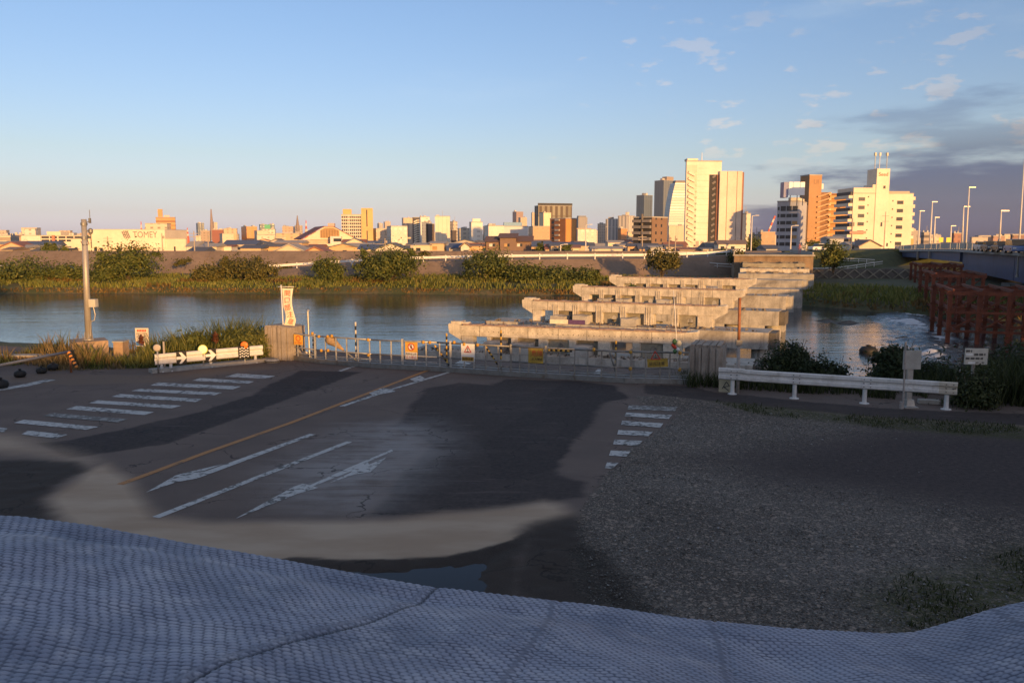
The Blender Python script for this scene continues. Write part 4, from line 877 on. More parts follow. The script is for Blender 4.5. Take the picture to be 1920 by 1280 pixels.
t = sign('torn yellow notice with dark lettering right of the gate middle', 1004, .50, 1.0, .52, mat('sign_yellow_dirty_shaded', (.40, .26, .04), .6, .35, 7, stain=(.12, .08, .03))); text('lettering', '危険', .20, RED, t, (.05, -.017, .32), FR_); text('lettering', '立入禁止', .10, INK, t, (.05, -.017, .13), FR_)  # duller yellow holds both dirt and the shade on the gate's right half
t = sign('crooked yellow caution plate with a red triangle at the right of the gate', 1231, .55, .82, .66, mat('sign_yellow_dirty_shaded', (.40, .26, .04)), tilt=R(-5)); tri(t, (-.05, 0, .34), .20); text('lettering', '足元注意', .13, INK, t, (-.02, -.017, .10), FR_)
t = sign('yellow no-entry sign half hidden by the brace at the left gate leaf', 561, .62, 1.02, .40, mat('sign_yellow', (.60, .33, .05)))
mb = MB()
for i in range(16):
    a0, a1 = 2*math.pi*i/16, 2*math.pi*(i+1)/16; mb.prism([(.11*math.cos(a0), -.014, .25+.11*math.sin(a0)), (.11*math.cos(a1), -.014, .25+.11*math.sin(a1)), (.08*math.cos(a1), -.014, .25+.08*math.sin(a1)), (.08*math.cos(a0), -.014, .25+.08*math.sin(a0))], (0, -.006, 0))
obj('red_ring', mb, RED, t); text('lettering', '立入禁止', .085, RED, t, (0, -.02, .07), FR_)
# banner on its pole
b0 = gpt(536)+Vector((0, -.12, 0)); Yb = b0.y; bx = b0.x
t = thing('banner', 'tall narrow white banner with red characters tied to the left of the gate', 'banner', b0)
ztop = zat(540, Yb, 527); dxp = D(527, 540, Yb).x-bx
mb = MB(); mb.tube((0, 0, 0), (dxp, 0, ztop+.12), .022, n=8); obj('pole', mb, WHT, t, True)
mb = MB(); mb.tube((dxp-.12, 0, ztop+.05), (dxp+.50, 0, ztop+.05), .014, n=6); obj('cross_bar', mb, WHT, t, True)
zb_ = zat(618, Yb); nx, nz = 7, 40; vv = np.zeros((nz, nx, 3))
def ban(u, w):      # u across 0..1, w down 0..1
    left = .03-.0+.10*math.sin(math.pi*max(0, min(1, (w-.45)/.45)))*1.0; right = .46-.16*max(0, w-.78)/.22-.06*math.sin(w*5)
    x_ = dxp*(1-w*.6)+left+(right-left)*u; return (x_, .05*math.sin(w*6+u*2.2)+.05*math.sin(u*3.1)*w, ztop+(zb_-ztop)*w-.02*math.sin(u*3))
for j in range(nz):
    for i in range(nx): vv[j, i] = ban(i/(nx-1), j/(nz-1))
me = npmesh('cloth', vv.reshape(-1, 3), gridfaces(nx, nz)); cl = obj('cloth', me, mat('banner_cloth', (.74, .66, .50), .8, .08, 5), t, True); sm_ = cl.modifiers.new('thickness', 'SOLIDIFY'); sm_.thickness = .006
for i, ch in enumerate('開口部注意'):
    w = .12+i*.17; a = ban(.5, w); b = ban(.5, w+.05); l, r2 = ban(.2, w), ban(.8, w); o = text('lettering', ch, .235, RED, t, (a[0], a[1]-.035, a[2]), (R(90), math.atan2(a[0]-b[0], a[2]-b[2])*.8, 0), 1.1, 1.1)
# white slat with flowers tied to it at the right of the gate
b0 = gpt(1270)+Vector((0, -.1, 0)); t = thing('bouquet_pole', 'thin white pole with a bunch of flowers tied to the right of the gate', 'pole', b0); tp = D(1263, 545, b0.y)-b0
mb = MB(); mb.tube((0, 0, .5), tp, .016, .010, n=6); obj('pole', mb, WHT, t, True)
bz = zat(648, b0.y)
for i, (m, dx, dz, s_) in enumerate(((RED, -.10, .02, .075), (RED, -.05, -.06, .06), (mat('wrap_cream', (.68, .60, .40), .6), .06, .08, .10), (mat('leaf_wrap', (.06, .14, .05), .6), -.08, .14, .08), (mat('leaf_wrap', (.06, .14, .05)), -.06, -.16, .07), (WHT, .03, -.1, .06))):
    mb = MB(); mb.lathe([(.01, -s_*1.3), (s_*.8, -s_*.4), (s_, .1*s_), (s_*.5, s_), (.01, s_*1.15)], 9, Matrix.Translation((tp.x*bz/tp.z+dx, -.06-.02*i, bz+dz))); obj('flower' if m == RED else 'wrapping', mb, m, t, True)
# rusty marker pole in front of the right block
RUST = mat('rust_paint', (.30, .115, .05), .8, .3, 6, .3, stain=(.45, .40, .34)); RUSTG = mat('bare_pole', (.34, .30, .27), .7, .2, 6, .2, stain=(.22, .13, .08))
b0 = G(1383, 737); t = thing('marker_pole', 'tall pole, rusty red above and grey below, in front of the right guard rail', 'pole', b0); tp = D(1387, 560, b0.y)-b0; tp.y = 0
md = tp*.52; mb = MB(); mb.tube((0, 0, 0), md, .05, n=10); obj('lower_pole', mb, RUSTG, t, True); mb = MB(); mb.tube(md, tp, .044, n=10); mb.tube(tp*.995, tp*1.01, .05, n=10); obj('upper_pole', mb, RUST, t, True); mb = MB(); mb.box(md.x-.09, md.x+.09, -.07, .03, md.z-.03, md.z+.14); obj('bracket', mb, STEELD, t)

# ================================================================== GUARD RAILS
GRW = mat('guardrail_white', (.64, .62, .59), .5, .12, 2.4, 0, stain=(.40, .36, .31), streak=.3); GRR = mat('guardrail_rust', (.36, .20, .12), .8, .2, 5)
def wbeam(a, b, zt, hh, m, parent, name='beam', tb=0., off=-.10):
    d = (b-a).normalized(); n = Vector((d.y, -d.x, 0)); prof = [(0, 0), (.05, .03), (.05, .11), (.0, .15), (.0, .20), (.05, .24), (.05, .32), (0, .35)]
    P_ = [n*(-off-.05+q)*1.0+Vector((0, 0, zt-hh+h_*hh/.35)) for q, h_ in prof]; P2 = [p+n*-.006 for p in P_][::-1]
    mb = MB(); mb.prism([a+p for p in P_+P2], b-a); return obj(name, mb, m, parent)
ga, gb = G(1347, 737), G(1792, 769); t = thing('guard_rail', 'long white corrugated guard rail along the right bank', 'guard rail', ga); L0 = Vector((0, 0, 0)); Lb = gb-ga
wbeam(L0, Lb*.12, .80, .36, GRW, t, 'end_piece'); wbeam(L0.lerp(Lb, .12), Lb*.93, .78, .35, GRW, t); wbeam(L0.lerp(Lb, .93), Lb, .78, .36, mat('rail_end_tan', (.50, .44, .35), .6), t, 'end_piece')
for px in (1376, 1500, 1632, 1776):
    p = L0.lerp(Lb, (px-1347)/(1792-1347)); mb = MB(); mb.tube(p+Vector((0, .02, 0)), p+Vector((0, .02, .72)), .06, n=12); mb.lathe([(.14, 0), (.14, .02), (.07, .03), (.062, .10)], 8, Matrix.Translation(p+Vector((0, .02, 0)))); obj('post', mb, GRW, t)
    for q in (-.08, .08):
        for z in (.50, .60, .71):
            mb = MB(); mb.box(p.x+q-.011, p.x+q+.011, p.y-.125-q*.4, p.y-.08-q*.4, z-.011, z+.011); obj('bolt', mb, INK, t)
ga, gb = G(290, 699), G(492, 679); t = thing('arrow_guard_rail', 'short white guard rail with black arrow panels on the left bank', 'guard rail', ga); Lb = gb-ga; w_ = Lb.length
Lb = Lb.normalized()*w_
for a, b in ((0, .19), (.27, .45), (.54, .76), (.86, 1.0)): wbeam(L0.lerp(Lb, a), Lb*b, .66, .38, GRW, t, 'beam' if b < 1 else 'end_piece')
nn = Vector((Lb.y, -Lb.x, 0)).normalized(); dd = Lb.normalized()
for a, b in ((.185, .275), (.445, .545), (.755, .865)):
    c0, c1 = L0.lerp(Lb, a), L0.lerp(Lb, b); mb = MB(); mb.prism([c0+nn*.10+Vector((0, 0, .22)), c1+nn*.10+Vector((0, 0, .22)), c1+nn*.10+Vector((0, 0, .70)), c0+nn*.10+Vector((0, 0, .70))], nn*.02); pl = obj('arrow_panel', mb, BLK, t)
    if b < .8:
        L = (c1-c0).length; o = c0+nn*.122; f_ = lambda u, z: o+dd*(u*L)+Vector((0, 0, .46+z))
        mb = MB(); mb.prism([f_(.0, .05), f_(.5, .05), f_(.25, .2), f_(.5, .2), f_(1, 0), f_(.5, -.2), f_(.25, -.2), f_(.5, -.05), f_(.0, -.05)], nn*.006); obj('arrow', mb, WHT, pl)
    else:
        for i in range(5):
            for j in range(4):
                q = c0+(c1-c0)*(.15+.17*i)+nn*.124+Vector((0, 0, .30+.10*j+.03*(i % 2))); mb = MB(); mb.lathe([(.028, 0), (.028, .006)], 8, Matrix.Translation(q) @ nn.to_track_quat('Z', 'Y').to_matrix().to_4x4()); obj('reflector_stud', mb, WHT, pl)
for f in (.06, .14, .5, .93):
    p = L0.lerp(Lb, f); mb = MB(); mb.tube(p+Vector((0, .02, 0)), p+Vector((0, .02, .55)), .055, n=10); mb.lathe([(.12, 0), (.12, .03), (.06, .1)], 8, Matrix.Translation(p+Vector((0, .02, 0)))); obj('post', mb, GRW, t)
mb = MB(); mb.box(0, w_+.6, -.12, .3, -.02, .13); tag(obj('kerb', mb, CONC, loc=ga+Vector((-.1, -.05, 0)), rz=math.atan2(Lb.y, Lb.x)), kind='structure')
def disc(label, px, py, rpx, Y, m, rim, post_to, postm):
    c = D(px, py, Y); r_2 = rpx/FPX*Y; t = thing('delineator', label, 'reflector', (c.x, c.y, 0), 0, 'round reflectors on the left guard rail')
    M4 = Matrix.Translation((0, 0, c.z)) @ Vector((ds.x*.25+0, -1, .0)).to_track_quat('Z', 'Y').to_matrix().to_4x4()
    mb = MB(); mb.lathe([(r_2*.9, -.02), (r_2*.9, .012), (r_2*.7, .02), (.002, .024)], 20, M4); obj('lens', mb, m, t, True); mb = MB(); mb.lathe([(r_2, -.03), (r_2, .01), (r_2*.9, .012)], 20, M4); obj('rim', mb, rim, t, True)
    mb = MB(); mb.tube((0, .03, 0), (0, .03, c.z), .03, n=8); obj('post', mb, postm, t, True)
ym = lambda px: ga.y+(gb.y-ga.y)*(px-290)/(492-290)
disc('bright white-yellow round reflector above the second arrow panel', 380, 655, 9, ym(380)-.12, mat('reflector_white', (.95, .90, .62), .25, .02, 1), mat('reflector_lime', (.62, .66, .10), .4), 0, STEEL)
disc('orange round reflector near the right end of the arrow rail', 458, 647, 7, ym(458)-.12, mat('reflector_orange', (.80, .20, .03), .35, .1, 9), mat('reflector_orange_rim', (.60, .14, .02), .4), 0, WHT)
disc('dull grey back of a round reflector at the left end of the arrow rail', 294, 652, 7, ym(294)-.1, mat('reflector_grey', (.42, .36, .30), .6, .1, 4), STEEL, 0, STEEL)
b0 = G(306, 697); mb = MB(); mb.tube((0, 0, 0), (0, 0, zat(641, b0.y)), .035, n=8); tag(obj('stub_post', mb, RUSTG, loc=b0+Vector((0, .15, 0))), 'short bare pipe post beside the dull reflector on the left', 'post')
# ================================================================== LEFT BANK FURNITURE
POLE = mat('pole_steel', (.42, .38, .33), .5, .12, 2, 0, metal=.35); BASE = mat('pole_base', (.36, .25, .17), .9, .2, 1.5, .4, streak=.3)
Yp = 32.0; b0 = D(168, 662, Yp); b0.z = 0; t = thing('camera_pole', 'tall tapered steel pole with a box and aerial on a concrete plinth at left', 'pole', b0, R(32))
zc = zat(637, Yp); mb = MB(); mb.prism([(-.62, -.62, -.1), (.62, -.62, -.1), (.62, .62, -.1), (-.62, .62, -.1)], (0, 0, zc+.1)); obj('plinth', mb, BASE, t)
t2 = t; rot = Matrix.Rotation(-R(32), 4, 'Z')
tp = rot @ (D(157, 411, Yp)-Vector((b0.x, b0.y, 0))-Vector((0, 0, 0))); tp.z = zat(411, Yp, 157)
mb = MB(); mb.tube((0, 0, zc), tp, .125, .098, n=16); obj('pole', mb, POLE, t, True)
mb = MB(); mb.lathe([(.2, zc), (.2, zc+.04), (.13, zc+.05)], 14); mb.lathe([(.16, zc+.05), (.13, zc+.32)], 4); obj('flange', mb, POLE, t)
def on(y): z = zat(y, Yp, 162); return Vector((tp.x*z/tp.z, tp.y*z/tp.z, z))
q = on(568); mb = MB(); mb.box(.10, .36, -.12, .12, -.15, .15, Matrix.Translation(q) @ rot); obj('control_box', mb, mat('box_grey', (.52, .48, .40), .6, .1, 4), t)
for y0 in (420, 446): 
    q = on(y0); mb = MB(); mb.lathe([(.125, -.05), (.125, .05)], 12, Matrix.Translation(q)); obj('clamp', mb, STEELD, t)
q = on(416); mb = MB(); mb.tube(q, q+rot @ Vector((.24, 0, .0)), .015); mb.tube(q+rot @ Vector((.24, 0, -.05)), q+rot @ Vector((.24, 0, .45)), .012); mb.box(.19, .27, -.03, .03, -.05, .14, Matrix.Translation(q) @ rot); obj('aerial', mb, STEELD, t)
q = on(428); mb = MB(); mb.tube(q+rot @ Vector((.05, 0, -.1)), q+rot @ Vector((.22, 0, -.1)), .03); mb.lathe([(.05, -.12), (.085, -.05), (.085, .06), (.03, .1)], 10, Matrix.Translation(q+rot @ Vector((.24, 0, -.1)))); obj('camera', mb, STEELD, t)
q = on(452); mb = MB(); pts = [q+rot @ Vector((.11, 0, .05)), q+rot @ Vector((.16, 0, -.12)), q+rot @ Vector((-.02, -.12, -.16)), q+rot @ Vector((-.13, -.05, .0))]
for a, b in zip(pts[:-1], pts[1:]): mb.tube(a, b, .012, n=5)
obj('cable', mb, BLK, t)
pts = [on(575)+rot @ Vector((.22, 0, 0)), on(590)+rot @ Vector((.28, 0, 0)), on(600)+rot @ Vector((.24, 0, 0)), on(603)+rot @ Vector((.1, 0, 0)), on(630)+rot @ Vector((.1, -.06, 0))]; mb = MB()
for a, b in zip(pts[:-1], pts[1:]): mb.tube(a, b, .018, n=6)
obj('conduit', mb, POLE, t)
def box_thing(name, label, cat, px0, px1, ytop, Y, zb, dep, m):
    a = D(px0, ytop, Y); w = (px1-px0)/FPX*Y; mb = MB(); mb.box(0, w, 0, dep, 0, a.z-zb); mb2 = MB(); mb2.box(-.03, w+.03, -.03, dep+.03, a.z-zb, a.z-zb+.05); t = thing(name, label, cat, (a.x, Y, zb)); obj('body', mb, m, t); obj('lid', mb2, CONC, t); return t
box_thing('concrete_box', 'small weathered concrete box in the grass right of the pole plinth', 'box', 212, 230, 642, 32.4, 0, .5, BASE)
# notice
Yn = 31.6; a = D(253, 615, Yn); w = 25/FPX*Yn; hb = a.z-zat(649, Yn); t = thing('notice_board', 'white notice with red heading and blue corner in the left grass', 'sign', (a.x, Yn, 0))
mb = MB(); mb.box(0, w, 0, .02, a.z-hb, a.z); pl = obj('plate', mb, mat('notice_cream', (.66, .55, .43), .6, .06, 3), t); mb = MB(); mb.box(w*.45, w*.55, .022, .06, -.1, a.z-.1); obj('post', mb, STEEL, t)
mb = MB(); mb.box(0.01, w*.62, -.006, -.001, a.z-hb+.02, a.z-hb*.74); obj('blue_field', mb, SBLUE, t)
for i, (z, x0, x1) in enumerate(((.27, .08, .92), (.33, .06, .94), (.42, .1, .9), (.50, .1, .9), (.60, .12, .88))):
    mb = MB(); n = 12
    for j in range(n):
        xa = x0+(x1-x0)*j/n; mb.box(w*xa, w*(xa+(x1-x0)/n*.7), -.005, -.001, a.z-hb*(z+.03), a.z-hb*z)
    o = obj('small_print', mb, INK, t); tag(o, kind='stuff')
mb = MB()
for j in range(6): mb.box(w*(.14+.12*j), w*(.23+.12*j), -.005, -.001, a.z-hb*.20, a.z-hb*.08)
tag(obj('red_heading', mb, RED, t), kind='stuff')
# swing boom and low wall at the far left
t = thing('low_wall', 'low weathered brown concrete wall in the grass at the left edge', 'wall', D(-60, 692, 31.0)); t.location.z = 0
x0_, x1_ = D(-60, 680, 31).x, D(92, 680, 30.2).x; mb = MB(); mb.box(0, x1_-x0_, 0, .35, 0, zat(671, 30.6)); obj('wall', mb, BASE, t); mb = MB(); mb.box(-.02, x1_-x0_+.04, -.04, .39, zat(671, 30.6), zat(671, 30.6)+.05); obj('coping', mb, CONC, t)
a = D(-90, 702, 24); b = D(131, 659, 28.6); t = thing('boom_barrier', 'long grey boom pole reaching in from the left edge', 'barrier', b-Vector((0, 0, b.z))); o_ = t.location.copy()
mb = MB(); mb.tube(a-o_, b-o_, .045, n=8); obj('boom', mb, mat('boom_grey', (.20, .20, .21), .5), t, True)
mb = MB(); mb.tube(Vector((0, 0, 0)), b-o_, .04, n=8); obj('rest_post', mb, RUST, t, True)
t = thing('striped_cover', 'orange and black striped tube leaning on the boom rest', 'hazard tube', b-Vector((0, 0, b.z))+Vector((.1, -.1, 0))); e = D(144, 690, 28.4)-t.location
striped('band', b-t.location+Vector((0, -.1, 0)), e+Vector((0, 0, .02)), .06, t, 9, TAPE_B, mat('tape_orange', (.70, .26, .05), .6))
for i, (px, py, s_) in enumerate(((2, 728, .72), (38, 707, .6), (78, 700, .55), (100, 694, .6), (158, 668, .4))):
    c = G(px, py); t = thing('weight_bag', ('black ballast bag at the left edge of the road', 'black ballast bag second from the left edge', 'black ballast bag third from the left edge', 'black ballast bag nearest the striped tube', 'small pale bag lying in the grass below the pole plinth')[i], 'ballast bag', c, rnd.random(), 'ballast bags by the boom')
    mb = MB(); mb.lathe([(.05, 0), (.24*s_, .02), (.30*s_, .16*s_), (.26*s_, .32*s_), (.10*s_, .40*s_)], 10); o = obj('bag', mb, BLK if i < 4 else STEEL, t, True); o.scale = (1.1, .9, 1)
    mb = MB(); mb.lathe([(.05*s_, .40*s_), (.09*s_, .46*s_), (.03*s_, .5*s_)], 8); obj('neck', mb, BLK if i < 4 else STEEL, t, True)
c = G(511, 679); t = thing('stone_slab', 'pale flat lump of concrete on the ground beside the left block', 'debris', c); mb = MB(); mb.lathe([(.25, 0), (.30, .06), (.22, .13)], 9); obj('lump', mb, CONC, t); mb = MB(); mb.lathe([(.29, .05), (.315, .062), (.29, .075)], 9); obj('dark_band', mb, BLK, t)
# ================================================================== RIGHT BANK FURNITURE
b0 = G(1704, 763); Y = b0.y; t = thing('service_post', 'thick grey steel post with a square plate behind the right guard rail', 'post', b0); zt = zat(658, Y, 1704); mb = MB(); mb.box(-.07, .07, 0, .12, 0, zt); obj('post', mb, STEEL, t)
mb = MB(); mb.box(-.24, .24, -.05, 0, zt-.50, zt+.02); obj('plate', mb, mat('plate_grey', (.36, .34, .30), .7, .15, 5), t); mb = MB(); mb.lathe([(.26, 0), (.26, .03), (.16, .05), (.13, .22)], 4, Matrix.Rotation(R(45), 4, 'Z')); obj('foot', mb, STEEL, t)
b0 = G(1693, 766); mb = MB(); mb.tube((0, 0, 0), (-.03, 0, zat(641, b0.y)), .028, n=8); mb.tube((-.05, 0, 0), (-.05, 0, .2), .05, n=8); tag(obj('thin_post', mb, RUSTG, loc=b0), 'thin brownish pipe just left of the grey steel post', 'post')
b0 = D(1820, 785, 23.4); Y = b0.y; zt, zb2 = zat(653, Y, 1820), zat(683, Y, 1820); w = 43/FPX*Y; zt -= b0.z; zb2 -= b0.z; t = thing('notice_board', 'weathered white notice board standing in the shrubs at right', 'sign', b0); mb = MB(); mb.box(-w/2, w/2, -.02, .02, zb2, zt, Matrix.Rotation(R(1), 4, 'Y')); obj('plate', mb, mat('notice_grey', (.50, .46, .39), .7, .12, 3, stain=(.30, .26, .2)), t)
mb = MB(); mb.box(-.035, .035, .021, .09, 0, zb2+.2); obj('post', mb, STEELD, t); hb = zt-zb2
for z, x0, x1, s_ in ((.16, -.42, -.12, .13), (.38, -.05, .45, .14), (.62, -.42, .40, .12), (.88, .05, .2, .06), (.88, .3, .45, .06)):
    mb = MB(); n = int((x1-x0)/.055)
    for j in range(n):
        xa = (x0+.055*j)*w; mb.box(xa, xa+.042*w, -.026, -.021, zt-hb*(z+s_*.5), zt-hb*(z-s_*.5)) if j % 4 != 3 else mb.box(xa, xa+.03*w, -.026, -.021, zt-hb*(z+.02), zt-hb*(z-.02))
    tag(obj('lettering', mb, INK, t), kind='stuff')
mb = MB(); mb.box(-.42*w, -.12*w, -.027, -.0215, zt-hb*.44, zt-hb*.30); obj('white_patch', mb, WHT, t); mb = MB(); mb.box(-.3*w, 0, -.027, -.0215, zt-hb*.95, zt-hb*.83); obj('white_patch', mb, WHT, t)
c = G(1741, 757); t = thing('kerb_stone', 'loose pale kerb stone on the ground behind the right guard rail', 'debris', c, -R(15)); mb = MB(); mb.box(-.28, .28, -.1, .1, 0, .13); obj('stone', mb, CONC, t).modifiers.new('soft', 'BEVEL').width = .02
c = G(1360, 735); t = thing('painted_block', 'cream concrete block with black scrawl under the right guard rail end', 'block', c, -R(20)); mb = MB(); mb.box(-.2, .2, 0, .35, 0, .42); obj('block', mb, mat('cream_block', (.46, .40, .27), .9, .15, 5), t); mb = MB()
for a_, b_3 in (((-.1, .1), (.02, .32)), ((.02, .32), (.12, .2)), ((.12, .2), (-.05, .16)), ((-.05, .16), (.1, .05))): mb.bar((a_[0], -.006, a_[1]), (b_3[0], -.006, b_3[1]), .008, .022)
obj('scrawl', mb, INK, t)
c = G(1628, 661, -4); t = thing('river_bag', 'dark rounded sandbag lying in the shallow river', 'sandbag', c); mb = MB(); mb.lathe([(.2, -.4), (.62, -.2), (.68, .2), (.5, .45), (.15, .52)], 12); obj('bag', mb, BLK, t, True)
mb = MB(); mb.lathe([(.15, .52), (.22, .58), (.06, .62)], 8); obj('knot', mb, BLK, t, True)
for i, (px, py, s_) in enumerate(((1545, 602, .9), (1585, 606, 1.2), (1690, 634, .7))):
    c = G(px, py, -4); mb = MB(); r2 = random.Random(i); pts = [(s_*r2.uniform(.6, 1.2)*math.cos(a_)*2.2, s_*r2.uniform(.6, 1.2)*math.sin(a_), -.2) for a_ in np.linspace(0, 6.0, 8)]; mb.v = pts+[(0, 0, .22*s_), (.5*s_, .1, .25*s_)]; mb.f = [(j, (j+1) % 8, 8 if j < 4 else 9) for j in range(8)]+[(0, 8, 9), (4, 9, 8)]
    tag(obj('river_rock', mb, DARKC, loc=c), ('low dark rock breaking the water near the far wall', 'wide dark rock in midstream below the old abutment', 'dark rock at the edge of the rapids')[i], 'rock', 'rocks in the river')
# ================================================================== THE NEW BRIDGE (right)
BLUE = mat('bridge_blue', (.045, .072, .155), .55, .15, .35, 0, streak=.35); BRAIL = mat('bridge_rail', (.55, .50, .43), .6, .1, 1); DECK = mat('bridge_deck_edge', (.34, .33, .32), .8, .15, .6); ASPHB = mat('bridge_asphalt', (.09, .088, .088), .9, .15, .4)
LAMP = mat('lamp_pole_white', (.66, .60, .55), .5, .06, 1)
def bp(Y, off=0.): return Vector((64+.324*(Y-105)+off*.951, Y-off*.308, 0))
def bz(Y): return float(np.interp(Y, [-60, 40, 105, 145, 175, 215, 240], [2.2, 2.6, 2.95, 2.95, 2.6, 1.95, 1.8]))
def gbot(Y): return float(np.interp(Y, [40, 80, 105, 110, 141], [-.9, -.9, -.85, -.8, -.45])) if Y < 142 else float(np.interp(Y, [142, 175, 215], [.85, .75, .35]))
BO = bp(105); BO.z = 0
nb = thing('road_bridge', 'new road bridge with deep blue steel girders at the right edge', 'bridge', BO, 0)
def strip_along(name, ya, yb, prof, m, step=6., zf=bz):
    ys = np.arange(ya, yb+.01, step); ys = np.append(ys, yb) if ys[-1] < yb-.1 else ys; n = len(prof); vs_, fs = [], []
    for Y in ys:
        for o, z in prof:
            p = bp(Y, o)-BO; vs_.append((p.x, p.y, zf(Y)+z if not callable(z) else z(Y)))
    for k in range(len(ys)-1):
        for i in range(n): fs.append((k*n+i, k*n+(i+1) % n, (k+1)*n+(i+1) % n, (k+1)*n+i))
    fs += [tuple(range(n-1, -1, -1)), tuple((len(ys)-1)*n+i for i in range(n))]; mb = MB(); mb.add(vs_, fs); return obj(name, mb, m, nb)
strip_along('deck', 40, 222, [(0, -.35), (0, .12), (.35, .12), (.36, 0), (12.6, 0), (12.65, .12), (13, .12), (13, -.35)], DECK)
for o in (.9, 5, 9):
    for ya, yb in ((44, 110), (110.2, 141.8)): strip_along('main_girder', ya, yb, [(o, -.36), (o, lambda Y: gbot(Y)), (o+2.2, lambda Y: gbot(Y)), (o+2.2, -.36)], BLUE)
    strip_along('side_span_girder', 142.2, 218, [(o-.35, -.36), (o-.35, lambda Y: gbot(Y)), (o+1.6, lambda Y: gbot(Y)), (o+1.6, -.36)], BLUE)
strip_along('road_surface', 40, 222, [(.4, .004), (.4, .012), (12.6, .012), (12.6, .004)], ASPHB)
strip_along('rail_cap', 44, 222, [(.10, 1.12), (.10, 1.20), (.24, 1.20), (.24, 1.12)], BRAIL); strip_along('rail_cap', 44, 222, [(12.75, 1.02), (12.75, 1.10), (12.9, 1.10), (12.9, 1.02)], BRAIL)
Y = 88.
while Y < 221:
    a, b = bp(Y, .14)-BO, bp(Y+1.62, .14)-BO; z0, z1 = bz(Y), bz(Y+1.62); mb = MB(); mb.add([(a.x, a.y, z0+.2), (b.x, b.y, z1+.2), (b.x, b.y, z1+1.1), (a.x, a.y, z0+1.1)], [(0, 1, 2, 3)]); o = obj('rail_panel', mb, mat('rail_panel', (.46, .42, .36), .7, .1, 1), nb); s_ = o.modifiers.new('thickness', 'SOLIDIFY'); s_.thickness = .05
    p = bp(Y-.12, .14)-BO; mb = MB(); mb.box(p.x-.05, p.x+.05, p.y-.05, p.y+.05, bz(Y)+.1, bz(Y)+1.13); obj('rail_post', mb, BRAIL, nb); Y += 1.9
for Yp_, lb in ((141.9, 'wide'), (110, 'near'), (218, 'far')):
    p = bp(Yp_)-BO; mb = MB(); mb.box(.3, 12.5, -1.4, 1.4, -7, gbot(Yp_)-.35, Matrix.Translation(p) @ Matrix.Rotation(-R(18), 4, 'Z')); obj('pier', mb, DARKC, nb)
mb = MB(); p = bp(107.5)-BO; mb.box(-.6, 12.8, -2.2, 2.2, -7, -1.0, Matrix.Translation(p) @ Matrix.Rotation(-R(18), 4, 'Z')); obj('pier_head', mb, DARKC, nb)
def byx(px):                                   # distance at which the bridge edge stands in an image column
    k = (px-960)/FPX*CP; return (64-.324*105)/(k-.324)
for i, (xb, yb, xt, yt, off) in enumerate(((1720, 487, 1725, 396, -.25), (1742, 484, 1748, 379, -.25), (1810, 472, 1817, 352, -.25), (1907, 520, 1919, 300, -.25), (1751, 456, 1753, 408, 12), (1782, 456, 1783, 424, 12), (1804, 455, 1806, 388, 12), (1874, 452, 1877, 396, 12))):
    Y = byx(xb) if off < 0 else {1751: 205, 1782: 185, 1804: 150, 1874: 112}[xb]
    b = D(xb, yb, Y); tp = D(xt, yt, Y); nm = ('farthest lamp on the near side of the new bridge', 'second farthest lamp on the near side of the new bridge', 'lamp in the middle of the near side of the new bridge', 'nearest tall lamp at the right edge of the picture', 'slim lamp on the far side of the bridge beside the second lamp', 'shortest lamp on the far side of the new bridge', 'lamp on the far side just left of the middle near-side lamp', 'lone lamp on the far side near the right edge')[i]
    t = thing('street_lamp', nm, 'street lamp', b, 0, 'lamps on the new bridge'); h = tp.z-b.z; mb = MB(); mb.tube((0, 0, 0), ((tp.x-b.x)*.6, 0, h), .14*Y/120, .085*Y/120, n=10); obj('pole', mb, LAMP, t, True)
    mb = MB(); mb.box(-.15, .95, -.14, .14, h-.02, h+.13); obj('lamp_head', mb, STEEL, t); mb = MB(); mb.lathe([(.2, 0), (.2, .25), (.13, .3)], 8); obj('base', mb, STEEL, t)
# sign plates on the deck
for px, lb in ((1764, 'yellow plate sign on the bridge deck, the left one'), (1778, 'yellow plate sign on the bridge deck, the right one')):
    b = D(px, 456, 175); t = thing('deck_sign', lb, 'sign', b, 0, 'yellow signs on the bridge'); mb = MB(); mb.box(-.45, .45, -.03, .03, .2, 1.2); obj('plate', mb, mat('sign_yellow2', (.75, .55, .05), .5, .05), t); mb = MB(); mb.tube((0, .05, -1.2), (0, .05, 1.0), .05); obj('post', mb, STEEL, t)
